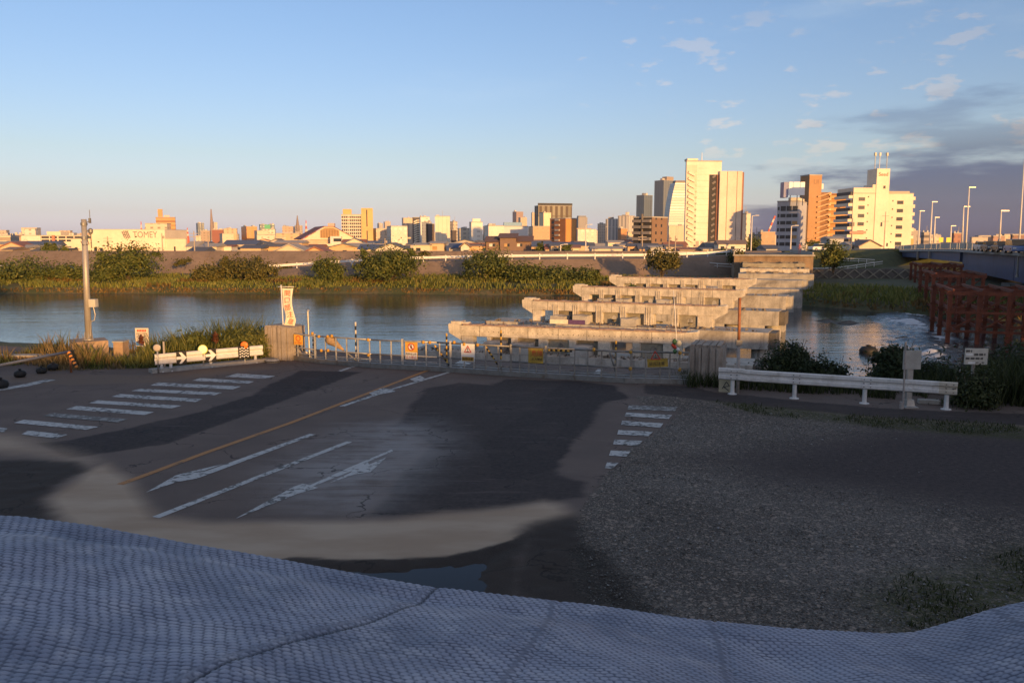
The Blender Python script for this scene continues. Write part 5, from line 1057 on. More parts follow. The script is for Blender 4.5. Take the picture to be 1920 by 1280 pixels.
# ---- vehicles
TYRE = mat('tyre', (.02, .02, .02), .8); GLASS = mat('car_glass', (.03, .035, .04), .1, .05, 1); HUB = mat('hub', (.4, .4, .4), .4, .1, 1, metal=.7); LENS = mat('lamp_lens', (.7, .68, .6), .2)
def make_car(label, loc, rz, col, group, van=False):
    t = thing('car', label, 'car', loc, rz, group); L, W = (4.4, 1.7); H = 1.75 if van else 1.45; pm = mat('car_paint_%.2f_%.2f' % (col[0], col[2]), col, .3, .04, 1)
    low = [(-L/2, .32), (-L/2+.05, .75), (-L/2+.25, .90), (-L*.22, .92) if not van else (-L*.36, .95), (L*.30, .93), (L/2-.06, .88), (L/2, .45), (L/2-.1, .28), (-L/2+.15, .25)]
    mb = MB(); mb.prism([(x, -W/2, z) for x, z in low], (0, W, 0)); o = obj('body', mb, pm, t); bv = o.modifiers.new('soft', 'BEVEL'); bv.width = .07; bv.segments = 2
    cab = [(-L*.30, .90), (-L*.14, H-.04), (L*.16, H), (L*.36, .92)] if not van else [(-L*.40, .93), (-L*.28, H-.04), (L*.40, H), (L*.46, .92)]
    mb = MB(); mb.prism([(x, -W/2+.12, z) for x, z in cab], (0, W-.24, 0)); o = obj('cabin', mb, GLASS, t); bv = o.modifiers.new('soft', 'BEVEL'); bv.width = .06; bv.segments = 2
    mb = MB(); mb.box(cab[1][0]-.02, cab[2][0]+.06, -W/2+.13, W/2-.13, H-.05, H+.025); obj('roof', mb, pm, t)
    for x in (-L*.31, L*.31):
        for s_ in (-1, 1):
            mb = MB(); mb.tube((x, s_*(W/2-.2), .32), (x, s_*(W/2+.01), .32), .32, n=14); w_2 = obj('wheel', mb, TYRE, t); mb = MB(); mb.tube((x, s_*(W/2+.0), .32), (x, s_*(W/2+.025), .32), .19, n=10); obj('rim', mb, HUB, w_2)
    for s_ in (-1, 1): mb = MB(); mb.box(-L/2-.02, -L/2+.12, s_*.6-.18, s_*.6+.18, .58, .74); obj('headlight', mb, LENS, t)
    return t
for i, (px, Y, col, van) in enumerate(((1842, 122, (.55, .55, .55), False), (1858, 116, (.05, .06, .08), False), (1879, 110, (.04, .04, .05), False), (1905, 103, (.10, .16, .33), True))):
    y0 = byx(px); p = bp(Y, 4.2); p = Vector(((px-960)/FPX*Y*CP, Y, bz(Y)+.02)); make_car(('silver car farthest along the queue on the bridge', 'dark car second in the queue on the bridge', 'black car third in the queue on the bridge', 'blue van nearest in the queue on the bridge')[i], p, R(90-18), col, 'cars queuing on the new bridge', van)
for px, py, col, lb in ((8, 511, (.75, .72, .68), 'white car at the left edge below the far levee'), (125, 510, (.03, .032, .04), 'dark car parked below the far levee behind the pole')):
    p = D(px, py, 156); make_car(lb, (p.x, 156, -1.62), R(4), col, 'cars below the far levee')
for i, (px, c) in enumerate(((1535, (.75, .74, .72)), (1556, (.68, .67, .66)))):
    p = D(px, 474, 172); make_car(('white car at the far end of the old bridge beside the person', 'pale car behind the dark spiky bush')[i], (p.x, 172, 2.37), R(20), c, 'cars at the far bridge end')
# ---- temporary red steel trestle in the river
REDST = mat('trestle_red', (.155, .040, .018), .75, .35, 1.4, .2, stain=(.05, .016, .010), streak=.5)
def trestle(label, px, ybase, yt, cols, rows_back, sp=3.1, sb=3.6, nh=3):
    o = G(px, ybase, -4); zt = zat(yt, o.y, px)+4; t = thing('steel_trestle', label, 'trestle', o, -R(20), 'red steel trestles beside the new bridge')
    for j in range(rows_back+1):
        for i in range(cols):
            mb = MB(); mb.bar((i*sp, j*sb, -3), (i*sp, j*sb, zt), .34, .34); obj('pile', mb, REDST, t)
        for k in range(nh):
            z = zt-.2-k*(zt-1.2)/max(1, nh-1); mb = MB(); mb.bar((-.3, j*sb-.2, z), ((cols-1)*sp+.3, j*sb-.2, z), .12, .30 if k == 0 else .2); obj('waling', mb, REDST, t)
        for i in range(cols-1):
            for k in range(nh-1):
                dz = (zt-1.2)/max(1, nh-1); z = zt-.3-(k+1)*dz; mb = MB(); mb.bar((i*sp, j*sb+.2, z), ((i+1)*sp, j*sb+.2, z+dz*.95), .08, .12); obj('brace', mb, REDST, t)
    for i in range(cols):
        for k in range(nh):
            z = zt+.02-k*(zt-1.2)/max(1, nh-1); mb = MB(); mb.bar((i*sp+.2, -.3, z), (i*sp+.2, rows_back*sb+.3, z), .14, .26); obj('cross_beam', mb, REDST, t)
    return t
trestle('front red steel trestle standing in the rapids', 1776, 642, 545, 4, 2, 2.2, 5.0, 3)
trestle('second red steel trestle behind the front one', 1746, 597, 514, 3, 2, 2.4, 6, 3)
trestle('farthest red steel trestle close to the far bank', 1722, 563, 496, 3, 2, 2.6, 6, 3)

# ================================================================== FAR BANK FURNITURE
rl = [(x, y, z) for x, y, z in RAMP]
t = thing('ramp_guard_rail', 'long white guard rail climbing the ramp on the far bank', 'guard rail', rl[0])
def resam(P_, st):
    P_ = [Vector(p) for p in P_]; out = []
    for a, b in zip(P_[:-1], P_[1:]):
        k = max(1, int((b-a).length/st)); out += [a.lerp(b, i/k) for i in range(k)]
    return out+[P_[-1]]
pp = resam(rl, 4.)
for a, b in zip(pp[:-1], pp[1:]):
    mb = MB(); o = Vector(rl[0]); mb.bar(a-o+Vector((0, 0, .66)), b-o+Vector((0, 0, .66)), .08, .42); obj('beam', mb, WHT, t)
    mb = MB(); p = a-o; mb.box(p.x-.09, p.x+.09, p.y-.12, p.y+.06, -.1+p.z, 1.0+p.z); obj('post', mb, WHT, t)
def railing(label, pix, Y0, Y1, h=.9, m=WHT, name='railing', step=2.5):
    n = len(pix); P_ = [D(x, y, Y0+(Y1-Y0)*i/(n-1)) for i, (x, y) in enumerate(pix)]; o = P_[0]; t = thing(name, label, 'railing', o); q = resam(P_, step)
    for a, b in zip(q[:-1], q[1:]):
        mb = MB(); mb.bar(a-o, b-o, .08, .14); obj('rail', mb, m, t); mb = MB(); mb.bar(a-o-Vector((0, 0, h*.5)), b-o-Vector((0, 0, h*.5)), .06, .08); obj('rail', mb, m, t); mb = MB(); mb.bar(a-o+Vector((0, 0, .06)), a-o-Vector((0, 0, h)), .08); obj('post', mb, m, t)
railing('thin white railing curving down behind the last piers', [(1265, 480), (1300, 489), (1345, 494), (1388, 496)], 156, 148)
railing('white railing on the grass slope right of the old bridge', [(1506, 503), (1545, 503), (1590, 499), (1655, 490)], 156, 176)
railing('white rail along the ramp road right of the spiky bush', [(1570, 484), (1610, 485), (1640, 487)], 176, 182)
railing('pale railing of the road at the far end of the old bridge', [(1225, 472), (1300, 473), (1380, 472)], 163, 163, .7)
# gabion wall and river blocks right of the old bridge
t = thing('block_revetment', 'row of big pale concrete blocks at the water beside the old bridge', 'revetment', G(1496, 570, -4), -R(22))
for i in range(3):
    mb = MB(); mb.box(i*1.55, i*1.55+1.48, 0, 1.2, -1.2, .62); obj('block', mb, CONC, t); mb = MB(); mb.box(i*1.55, i*1.55+1.48, .45, 1.6, .62, 1.6); obj('block', mb, BASE, t)
t = thing('light_lattice_wall', 'retaining wall with bars standing for crossed light and shadow on the slope right of the old bridge', 'wall', D(1508, 523, 137), -R(6)); mb = MB(); mb.box(0, 22, .3, .6, 0, 1.7); obj('backing', mb, DARKC, t)
for i in range(11):
    for s_ in (-1, 1): mb = MB(); mb.bar((i*2+(0 if s_ > 0 else 2), .2, .0), (i*2+(2 if s_ > 0 else 0), .2, 1.6), .12, .16); obj('light_lattice_bar', mb, RECESS, t)  # bars stand in for light and shadow crossing the wall
# people at the far end of the old bridge
def person(label, px, py, Y, shirt, h=1.65):
    p = D(px, py, Y); t = thing('person', label, 'person', p); me = bpy.data.meshes.new('body'); 
    J = [(0, 0, .95), (0, 0, 1.2), (0, 0, 1.42), (0, 0, 1.56), (0, -.02, 1.70), (.10, 0, .92), (.12, .02, .5), (.13, .04, .06), (-.10, 0, .92), (-.12, -.05, .5), (-.13, -.02, .06), (.21, 0, 1.38), (.27, .02, 1.1), (.26, -.08, .86), (-.21, 0, 1.38), (-.27, .02, 1.1), (-.26, -.08, .86), (.13, -.09, .03), (-.13, -.15, .03)]
    E_ = [(0, 1), (1, 2), (2, 3), (3, 4), (0, 5), (5, 6), (6, 7), (0, 8), (8, 9), (9, 10), (2, 11), (11, 12), (12, 13), (2, 14), (14, 15), (15, 16), (7, 17), (10, 18)]
    rad = [.14, .13, .15, .055, .10, .09, .06, .045, .09, .06, .045, .06, .045, .035, .06, .045, .035, .035, .035]
    me.from_pydata(J, E_, []); o = obj('body', me, shirt, t); o.modifiers.new('skin', 'SKIN'); o.modifiers.new('smooth', 'SUBSURF').levels = 1
    if not me.skin_vertices: 
        bm = bmesh.new(); bm.from_mesh(me); bm.verts.layers.skin.verify(); bm.to_mesh(me); bm.free()
    for v_, r2 in zip(me.skin_vertices[0].data, rad): v_.radius = (r2, r2*.8); 
    me.skin_vertices[0].data[0].use_root = True
    mb = MB(); mb.lathe([(.02, 1.84), (.09, 1.82), (.115, 1.74), (.10, 1.68)], 8); obj('hair', mb, INK, t, True); return t
person('person in a pink top walking at the far end of the old bridge', 1499, 476.5, 135, mat('shirt_pink', (.55, .18, .16), .8))
person('person in a pale top standing near the far bridge end', 1511, 476.5, 136, mat('shirt_pale', (.50, .46, .38), .8))
# ================================================================== THE TOWN
ZG = -1.4
def lmat(c, tag_='wall', **k): return mat('%s_%02d%02d%02d' % (tag_, int(c[0]*99), int(c[1]*99), int(c[2]*99)), c, .85, .10, .12, 0, **k)
def corner(xl, xc, xr, Y, phi, zb=ZG, dep=None):
    """building corner nearest the camera at column xc, right face to xr, left face to xl"""
    k = lambda x: (x-960)/FPX*CP
    C = Vector((k(xc)*Y, Y, zb)); c, s = math.cos(R(phi)), math.sin(R(phi))
    w = (k(xr)*Y-C.x)/(c-k(xr)*s) if xr > xc else 0.; d = (C.x-k(xl)*Y)/(s+k(xl)*c) if xl < xc-.01 else (dep or 12.)
    return C, w, abs(d)
def building(name, label, xl, xc, xr, ytop, Y, phi, m, roof=None, zb=ZG, dep=None, group=None, pent=None, par=.5):
    C, w, d = corner(xl, xc, xr, Y, phi, zb, dep); t = thing(name, label, 'building', C, R(phi), group); h = zat(ytop, Y, xc)-zb
    mb = MB(); mb.box(0, w, 0, d, 0, h); obj('wall', mb, m, t)
    mb = MB(); e = .12; mb.box(-e, w+e, -e, d+e, h, h+par); obj('roof', mb, roof or lmat((.42, .38, .33)), t)
    for q in (pent or []):
        x0, x1, y0, y1, yt, pm = q; mb = MB(); mb.box(w*x0, w*x1, d*y0, d*y1, h+par, zat(yt, Y, xc)-zb); obj('penthouse', mb, pm or m, t)
    t['w'] = w; t['d'] = d; t['h'] = h; return t, w, d, h
_wm = {}
def box_mesh(w, dpt, h):
    k = (round(w, 2), round(dpt, 2), round(h, 2))
    if k not in _wm: mb = MB(); mb.box(-w/2, w/2, -dpt, dpt, -h/2, h/2); _wm[k] = mb.mesh('window')
    return _wm[k]
def win(t, x, z, w, h, m, y=0., name='window', proud=.05, side=False):
    me = box_mesh(w, proud, h); key = (me.name, m.name)
    if key not in _wm:
        c = me.copy(); c.materials.clear(); c.materials.append(m); _wm[key] = c
    o = bpy.data.objects.new(name, _wm[key]); COL.objects.link(o); o.parent = t
    o.location = (x, y, z) if not side else (y, x, z)
    if side: o.rotation_euler = (0, 0, R(90))
    return o
WIN = mat('window_dark', (.035, .04, .05), .15, .2, .5); WINW = mat('window_warm', (.42, .25, .10), .3, .2, .5); FRAME = mat('window_frame', (.6, .55, .48), .6)
CREAM, WHITEB, TAN, ORB, BRN, GREYB, DGREY = (.72, .63, .49), (.76, .71, .62), (.56, .42, .27), (.60, .33, .15), (.20, .13, .095), (.45, .45, .46), (.10, .105, .12)
def G_(c, win_=(.12, .11, .11), ph=3., pv=3., fh=.5, fv=.5): return gridmat('facade_%02d%02d%02d_%d_%d_%d' % (int(c[0]*99), int(c[1]*99), int(c[2]*99), int(ph*10), int(pv*10), int(fh*10+fv*100)), c, win_, ph, pv, fh, fv)
# --- far skyline: (name, label, xl, xc, xr, ytop, Y, phi, material)
SK = [
 ('apartment_block', 'orange apartment block with a stepped top behind the sign hall', 293, 294, 330, 408, 620, 4, G_(ORB, (.30, .15, .07), 30, 3., .95, .35)),
 ('glass_tower', 'small dark blue tower pair left of the spire', 369, 372, 384, 418, 2600, 25, G_((.16, .18, .21), (.09, .10, .12), 8, 5)),
 ('glass_tower', 'pale stepped tower just right of the tall spire', 400, 402, 409, 417, 2600, 25, G_((.48, .40, .34), (.3, .24, .2), 8, 5)),
 ('apartment_block', 'maroon roofed block below the spire', 394, 398, 419, 431, 1100, 15, lmat((.30, .12, .09))),
 ('apartment_block', 'beige striped apartment block right of the maroon roof', 419, 420, 445, 429, 900, 5, G_((.62, .45, .30), (.35, .24, .16), 5, 40, .35, .98)),
 ('apartment_block', 'grey-brown small block left of the beige striped one', 375, 377, 394, 433, 950, 15, G_((.40, .30, .23), (.2, .15, .12), 4, 3)),
 ('apartment_block', 'bright orange block left of the green sign', 453, 463, 483, 425, 1000, 28, G_((.62, .30, .12), (.40, .18, .08), 5, 40, .3, .98)),
 ('office_block', 'teal-grey block behind the green rooftop sign', 487, 489, 501, 421, 1300, 20, G_((.20, .23, .23), (.1, .12, .13), 6, 4)),
 ('office_block', 'dark glass block right of the green rooftop sign', 504, 506, 516, 421, 1350, 20, G_((.15, .19, .21), (.08, .1, .12), 6, 4)),
 ('office_block', 'cream block carrying the green rooftop sign', 490, 492, 516, 430, 1000, 10, G_(CREAM, (.35, .28, .2), 4, 3.2)),
 ('office_block', 'tan block with a brown crown left of the second spire', 527, 530, 550, 425, 1200, 12, G_((.50, .36, .26), (.3, .2, .15), 5, 4)),
 ('office_block', 'grey office under the second spire', 552, 554, 568, 423, 1500, 15, G_((.34, .28, .25), (.2, .17, .16), 5, 4)),
 ('apartment_block', 'tan low row left of the gymnasium roof', 516, 518, 563, 438, 700, 3, G_((.62, .44, .27), (.30, .2, .13), 7, 3, .25, .6)),
 ('apartment_block', 'cream low block under the bright orange block', 480, 482, 516, 441, 680, 3, G_(CREAM, (.42, .32, .22), 5, 3, .3, .5)),
 ('apartment_block', 'narrow grey slab right of the yellow tower', 708, 711, 719, 419, 2000, 20, G_((.36, .33, .33), (.24, .22, .22), 6, 30, .4, .99)),
 ('apartment_block', 'grey-brown slab third right of the yellow tower', 720, 722, 733, 416, 1700, 20, G_((.42, .35, .31), (.24, .2, .18), 5, 30, .4, .99)),
 ('apartment_block', 'rounded brown block below the grey-brown slab', 734, 737, 752, 425, 1200, 15, G_((.45, .35, .26), (.28, .22, .17), 4, 3)),
 ('apartment_block', 'tall striped brown and cream block beside the zigzag stairs', 754, 757, 775, 409, 1000, 15, G_((.60, .46, .33), (.28, .19, .14), 6, 50, .45, .99)),
 ('apartment_block', 'white block behind the dark narrow one', 786, 789, 806, 407, 900, 8, G_(WHITEB, (.50, .44, .36), 8, 3, .3, .4)),
 ('apartment_block', 'grey shaded block before the white one', 791, 805, 810, 417, 800, 60, G_((.48, .48, .47), (.34, .34, .34), 4, 3)),
 ('apartment_block', 'narrow brown and black block left of the cream pair', 799, 803, 815, 420, 760, 30, G_((.12, .085, .075), (.07, .055, .05), 4, 3)),
 ('apartment_block', 'cream white slab with a narrow stair slot, tallest of its cluster', 815, 816, 844, 406, 700, 4, G_((.78, .68, .52), (.55, .46, .34), 3.6, 60, .12, .99)),
 ('apartment_block', 'beige and grey block right of the cream slab', 844, 850, 858, 416, 780, 40, G_((.62, .52, .40), (.3, .26, .22), 4, 3)),
 ('office_block', 'dark small block low beside the cream slab', 846, 848, 856, 432, 640, 20, lmat((.10, .085, .09))),
 ('office_block', 'white rooftop block left of the brown gabled house', 880, 884, 905, 417, 620, 10, G_(WHITEB, (.42, .38, .34), 6, 3.4, .4, .4)),
 ('office_block', 'low pale block left of the white rooftop one', 858, 862, 884, 429, 640, 10, G_((.62, .54, .44), (.3, .26, .22), 4, 3)),
 ('office_block', 'white office wall above the brown house', 908, 916, 945, 424, 520, 12, G_((.74, .68, .58), (.42, .36, .3), 5, 3.3, .22, .35)),
 ('office_block', 'long pale grey office wing with a blue roof box', 943, 945, 990, 425, 540, 8, G_((.60, .59, .58), (.48, .48, .48), 9, 3.3, .2, .4)),
 ('round_tower', 'rounded brown tower high behind the pale office', 961, 968, 981, 397, 2200, 30, G_((.36, .26, .23), (.24, .18, .16), 6, 5)),
 ('round_tower', 'rounded beige tower overlapping the brown one', 972, 976, 988, 408, 1900, 20, G_((.55, .42, .32), (.42, .32, .24), 6, 5)),
 ('apartment_block', 'slim tan block left of the black tower', 996, 998, 1003, 399, 1300, 10, G_((.58, .43, .30), (.45, .33, .24), 5, 4)),
 ('office_block', 'black and brown ribbed tower block behind the slim cream slab', 1002, 1009, 1072, 386, 900, 16, G_((.105, .075, .055), (.045, .036, .032), 6, 80, .5, .99)),
 ('apartment_block', 'slim bright cream slab before the black tower', 1011, 1019, 1033, 399, 760, 22, lmat((.80, .66, .44))),
 ('office_block', 'grey tower with a flared top right of the orange block', 1081, 1084, 1101, 408, 1800, 18, G_((.30, .28, .29), (.22, .21, .22), 6, 90, .5, .99)),
 ('apartment_block', 'low striped block at the left of the white terrace of towers', 1120, 1126, 1136, 420, 900, 40, G_((.68, .55, .42), (.35, .28, .22), 3, 3, .5, .6)),
 ('apartment_block', 'second block of the white terrace, with dark balconies', 1135, 1156, 1160, 411, 880, 62, G_((.60, .55, .50), (.16, .16, .18), 4, 50, .45, .99)),
 ('apartment_block', 'tallest block of the white terrace beside the dark balcony block', 1158, 1178, 1190, 405, 860, 55, G_((.66, .58, .48), (.20, .20, .22), 4, 40, .4, .99)),
 ('apartment_block', 'small orange block before the white terrace', 1158, 1164, 1176, 429, 560, 25, G_((.58, .27, .12), (.40, .19, .09), 4, 3, .3, .4)),
 ('apartment_block', 'pale block with a row of balconies low beside the orange one', 1175, 1177, 1190, 436, 520, 15, G_((.66, .52, .36), (.3, .22, .16), 4, 3)),
 ('glass_tower', 'dark blue glass tower with a rounded side above the balcony block', 1192, 1206, 1222, 366, 1500, 38, G_((.13, .16, .20), (.09, .11, .14), 6, 200, .5, .99)),
 ('glass_tower', 'tallest grey-blue glass tower of the skyline', 1225, 1242, 1263, 338, 1700, 35, G_((.17, .19, .215), (.13, .15, .18), 7, 200, .5, .99)),
 ('apartment_block', 'beige block below the curved tower', 1252, 1254, 1282, 424, 620, 5, G_((.66, .52, .38), (.25, .2, .18), 7, 60, .35, .99)),
 ('apartment_block', 'white block with dark balconies right of the white tower', 1390, 1398, 1406, 401, 520, 30, G_((.70, .60, .46), (.30, .25, .2), 5, 3.4, .4, .45)),
 ('office_block', 'low brown clutter of roofs under the red crane', 1420, 1426, 1453, 436, 480, 10, G_((.46, .30, .19), (.25, .17, .12), 4, 3)),
 ('office_block', 'cream low block left of the crane roofs', 1404, 1408, 1427, 441, 400, 10, G_((.66, .56, .43), (.36, .3, .25), 5, 3)),
 ('parking_block', 'grey balconied apartment at the far left edge', -30, -2, 20, 443, 330, 28, G_((.34, .27, .20), (.11, .10, .10), 14, 3, .97, .5)),
 ('apartment_block', 'tan stepped block second from the left edge', 18, 22, 42, 441, 420, 8, G_((.46, .33, .22), (.3, .21, .14), 9, 3, .9, .45)),
 ('office_block', 'grey low block on the horizon right of the white balcony building', 1705, 1708, 1724, 434, 420, 10, G_((.36, .32, .29), (.2, .18, .17), 4, 3)),
 ('apartment_block', 'striped brown block on the horizon above the bridge rail', 1726, 1732, 1742, 437, 460, 25, G_((.40, .33, .27), (.16, .14, .13), 20, 3, .95, .5)),
 ('apartment_block', 'white low block on the horizon above the bridge rail', 1744, 1746, 1764, 443, 500, 8, G_((.62, .52, .42), (.3, .25, .22), 5, 3)),
 ('apartment_block', 'red-brown block on the horizon left of the middle lamp', 1784, 1788, 1802, 438, 480, 15, G_((.34, .17, .12), (.2, .1, .08), 4, 3)),
 ('apartment_block', 'pale block on the horizon right of the middle lamp', 1818, 1822, 1852, 446, 560, 8, G_((.52, .40, .32), (.25, .2, .18), 5, 3)),
 ('apartment_block', 'dark red block on the horizon near the lone far lamp', 1858, 1862, 1884, 443, 560, 8, G_((.36, .22, .17), (.2, .13, .1), 4, 3)),
 ('apartment_block', 'brown block on the horizon at the right edge', 1894, 1898, 1935, 441, 420, 8, G_((.24, .14, .11), (.12, .08, .07), 4, 3)),
]
SKO = {}
for nm, lb, xl, xc, xr, yt, Y, phi, m in SK: SKO[lb[:24]] = building(nm, lb, xl, xc, xr, yt, Y, phi, m, group='skyline of the far town')
rs_ = random.Random(3)
for t, w, d, h in SKO.values():
    for i in range(rs_.randint(1, 3)):
        a, b = rs_.uniform(.05, .7), rs_.uniform(.1, .7); mb = MB(); mb.box(w*a, w*min(1, a+rs_.uniform(.12, .3)), d*b, d*min(1, b+.25), h+.5, h+.5+rs_.uniform(.012, .05)*h+.6); obj('roof_plant', mb, lmat(rs_.choice([(.5, .45, .4), (.36, .33, .31), (.6, .52, .42)])), t)
    if rs_.random() < .4: mb = MB(); a = rs_.uniform(.2, .8); mb.tube((w*a, d*.4, h), (w*a, d*.4, h*1.1+3), .12+.0003*h, n=5); obj('aerial', mb, lmat((.4, .35, .32)), t)
def extra(key, name, m, x0, x1, y0, y1, z0, z1):      # boxes on a skyline building, relative to its size
    t, w, d, h = [v for k, v in SKO.items() if k.startswith(key)][0]; mb = MB(); mb.box(w*x0, w*x1, d*y0, d*y1, h+z0, h+z1); return obj(name, mb, m, t)
extra('orange apartment block', 'stair_tower', lmat(ORB), .12, .36, .1, .5, .5, 6.2); extra('cream block carrying', 'rooftop_sign', mat('sign_green', (.10, .42, .22), .5), .2, .65, 0, .1, .5, 5.5)
extra('long pale grey', 'roof_box', mat('blue_roof_box', (.22, .36, .52), .6), .0, .75, .1, .6, .5, 2.8); extra('grey tower with a fl', 'flared_top', lmat((.26, .26, .28)), .0, .85, -.1, .8, .5, 4.0); extra('tallest grey-blue', 'crown', lmat((.34, .27, .22)), .35, .95, .1, .6, .5, 8)
extra('black and brown ribbed', 'parapet_screen', lmat((.07, .065, .06)), -.01, 1.01, -.005, .03, .5, 3.0); extra('white rooftop block', 'rooftop_sign', lmat(WHITEB), .1, .8, 0, .2, .5, 2.8)
t, w, d, h = SKO['tallest block of the whit'[:24]]
for q in (.15, .55): extra('tallest block of the whi', 'stair_head', lmat((.72, .6, .45)), q, q+.25, .1+q*.6, .3+q*.6, .5, 4.)
# spires, masts, chimney, crane
def mast(name, label, px, yt, yb, Y, w, m, bands=0, m2=None, cat='tower'):
    b = D(px, yb, Y); h = zat(yt, Y, px)-b.z; t = thing(name, label, cat, b, 0, 'masts and spires on the skyline'); n = max(1, bands)
    for i in range(n):
        r0, r1 = w*(1-.8*i/n), w*(1-.8*(i+1)/n); mb = MB(); mb.tube((0, 0, h*i/n), (0, 0, h*(i+1)/n), r0, r1, n=8); obj('shaft' if n == 1 else 'band', mb, m if i % 2 == 0 else m2, t)
    mb = MB(); mb.tube((0, 0, -8), (0, 0, 0), w*1.15, w, n=8); obj('base', mb, m, t); return t
mast('spire_tower', 'tall thin brown spire on the left skyline', 398, 392, 446, 2600, 8, lmat((.30, .22, .18))); mast('spire', 'second slim dark spire left of the gymnasium', 558, 404, 424, 1500, 3.2, lmat((.28, .21, .18)))
RW1, RW2 = lmat((.60, .14, .09)), lmat((.72, .58, .48))
mast('radio_mast', 'red and white mast right of the second spire', 574.5, 413, 440, 1400, 2.6, RW1, 5, RW2); mast('chimney', 'red and white chimney above the sign hall', 266, 415, 446, 900, 1.6, RW1, 5, RW2); mast('radio_mast', 'faint red and white mast above the maroon roof', 352, 427, 446, 1200, 2.4, RW1, 5, RW2)
t = thing('tower_crane', 'red and white tower crane jib leaning behind the blue-grey office', 'crane', D(1437, 446, 520), 0); mb = MB(); mb.tube((0, 0, -8), (0, 0, 4), .9, n=4); obj('mast', mb, RW2, t)
a, b = D(1438, 441, 520), D(1453, 405, 520); o = Vector(t.location)
for i in range(6): mb = MB(); mb.bar(a.lerp(b, i/6)-o, a.lerp(b, (i+1)/6)-o, .9); obj('jib_section', mb, RW1 if i % 2 else RW2, t)

# --- curved white-ribbed tower
C, w, d = corner(1250, 1252, 1283, 1600, 8); h = zat(343, 1600)-ZG; t = thing('curved_tower', 'pale curved tower with fine ribs left of the white tower block', 'building', C, R(8), 'skyline of the far town')
n = 16; gl_m = G_((.60, .57, .50), (.40, .40, .38), 300, 5, .99, .4)
for i in range(n):
    z0, z1 = h*i/n, h*(i+1)/n; f = lambda z: .38*w*(z/h)**2.4
    mb = MB(); mb.add([(f(z0), 0, z0), (w, 0, z0), (w, 30, z0), (f(z0), 30, z0), (f(z1), 0, z1), (w, 0, z1), (w, 30, z1), (f(z1), 30, z1)], [(0, 1, 5, 4), (1, 2, 6, 5), (2, 3, 7, 6), (3, 0, 4, 7), (4, 5, 6, 7)]); obj('storey_band', mb, gl_m, t)
mb = MB(); mb.box(.42*w, w, 3, 20, h, h+5); obj('roof_plant', mb, lmat((.26, .22, .2)), t)

# --- zigzag-stair block
t, w, d, h = building('apartment_block', 'block with white zigzag stairs on its dark front', 774, 775, 787, 408, 760, 8, lmat((.11, .095, .09)), group='skyline of the far town')
for i in range(11):
    z = 2+i*(h-4)/11; mb = MB(); mb.bar((w*.1, -.8, z), (w*.6, -.8, z+1.6), .5, 1.1); obj('stair_flight', mb, lmat(CREAM), t); mb = MB(); mb.box(w*.62, w*.98, -1.0, -.02, z+1.2, z+2.0); obj('balcony', mb, lmat(CREAM), t)

# --- grid-windowed block with yellow stair tower
t, w, d, h = building('grid_block', 'pale block with a dense grid of windows and a yellow stair tower', 637, 641, 678, 403, 560, 10, lmat((.66, .56, .44)), group=None)
for i in range(10):
    for j in range(10): win(t, w*(.05+.10*i), h*(.06+.095*j)+.5, w*.07, h*.055, WIN, -.03)
mb = MB(); mb.box(w*.08, w*.52, 1, 8, h+.5, h+3.9); obj('penthouse', mb, lmat((.66, .42, .18)), t); mb = MB(); mb.box(w*1.0+.1, w*1.60, -.6, 10, 0, zat(390, 560)-ZG); obj('stair_tower', mb, lmat((.66, .42, .18)), t)
for z0, z1 in ((.55, .96), (.06, .45)): win(t, w*1.29, (z0+z1)/2*(zat(390, 560)-ZG), .7, (z1-z0)*(zat(390, 560)-ZG), WIN, -.62, 'slot_window')
for q in (.37, .70): mb = MB(); mb.box(w*q-.12, w*q+.12, -.12, -.05, 0, h); obj('pilaster', mb, lmat(WHITEB), t)

# --- orange and brown block, sunlight on one side put into its colour
t, w, d, h = building('brick_block', 'brick block with one face coloured bright as if sunlit and brown balconies', 1031, 1060, 1081, 410, 480, 40, lmat((.36, .15, .065)))
mb = MB(); mb.box(.3, w*.9, -.06, -.02, h*.28, h*.98); obj('sunlit_face', mb, lmat((.62, .28, .09)), t)
for j in range(6): mb = MB(); mb.box(-1.0, -.02, d*.35, d*.62, 2.5+j*2.9, 3.5+j*2.9); obj('balcony', mb, lmat((.42, .38, .34)), t)
for j in range(5): win(t, d*.8, 4+j*3, 2.2, 1.4, WIN, -.03, side=True)
# --- dark twin-balcony block
t, w, d, h = building('balcony_block', 'dark six-storey block with paired balconies and a brown side', 1187, 1222, 1251, 408, 330, 48, lmat((.24, .15, .10)))
mb = MB(); mb.box(-.06, -.02, .2, d-.2, .5, h); obj('balcony_shade_panel', mb, lmat((.055, .05, .05)), t)  # dark backing panel stands for the shade behind the balconies
for j in range(6):
    for y0, y1 in ((.03, .46), (.54, .97)): mb = MB(); mb.box(-1.3, -.05, d*y0, d*y1, 1.2+j*h/6.3, 2.3+j*h/6.3); obj('balcony', mb, lmat((.27, .23, .20)), t)
mb = MB(); mb.box(-.7, -.02, d*.47, d*.53, 0, h+1.5); obj('fin', mb, lmat((.22, .18, .15)), t)
for j in range(5):
    for i in range(2): win(t, w*(.25+.35*i), 3+j*2.9, .9, 1.2, WIN, -.03)

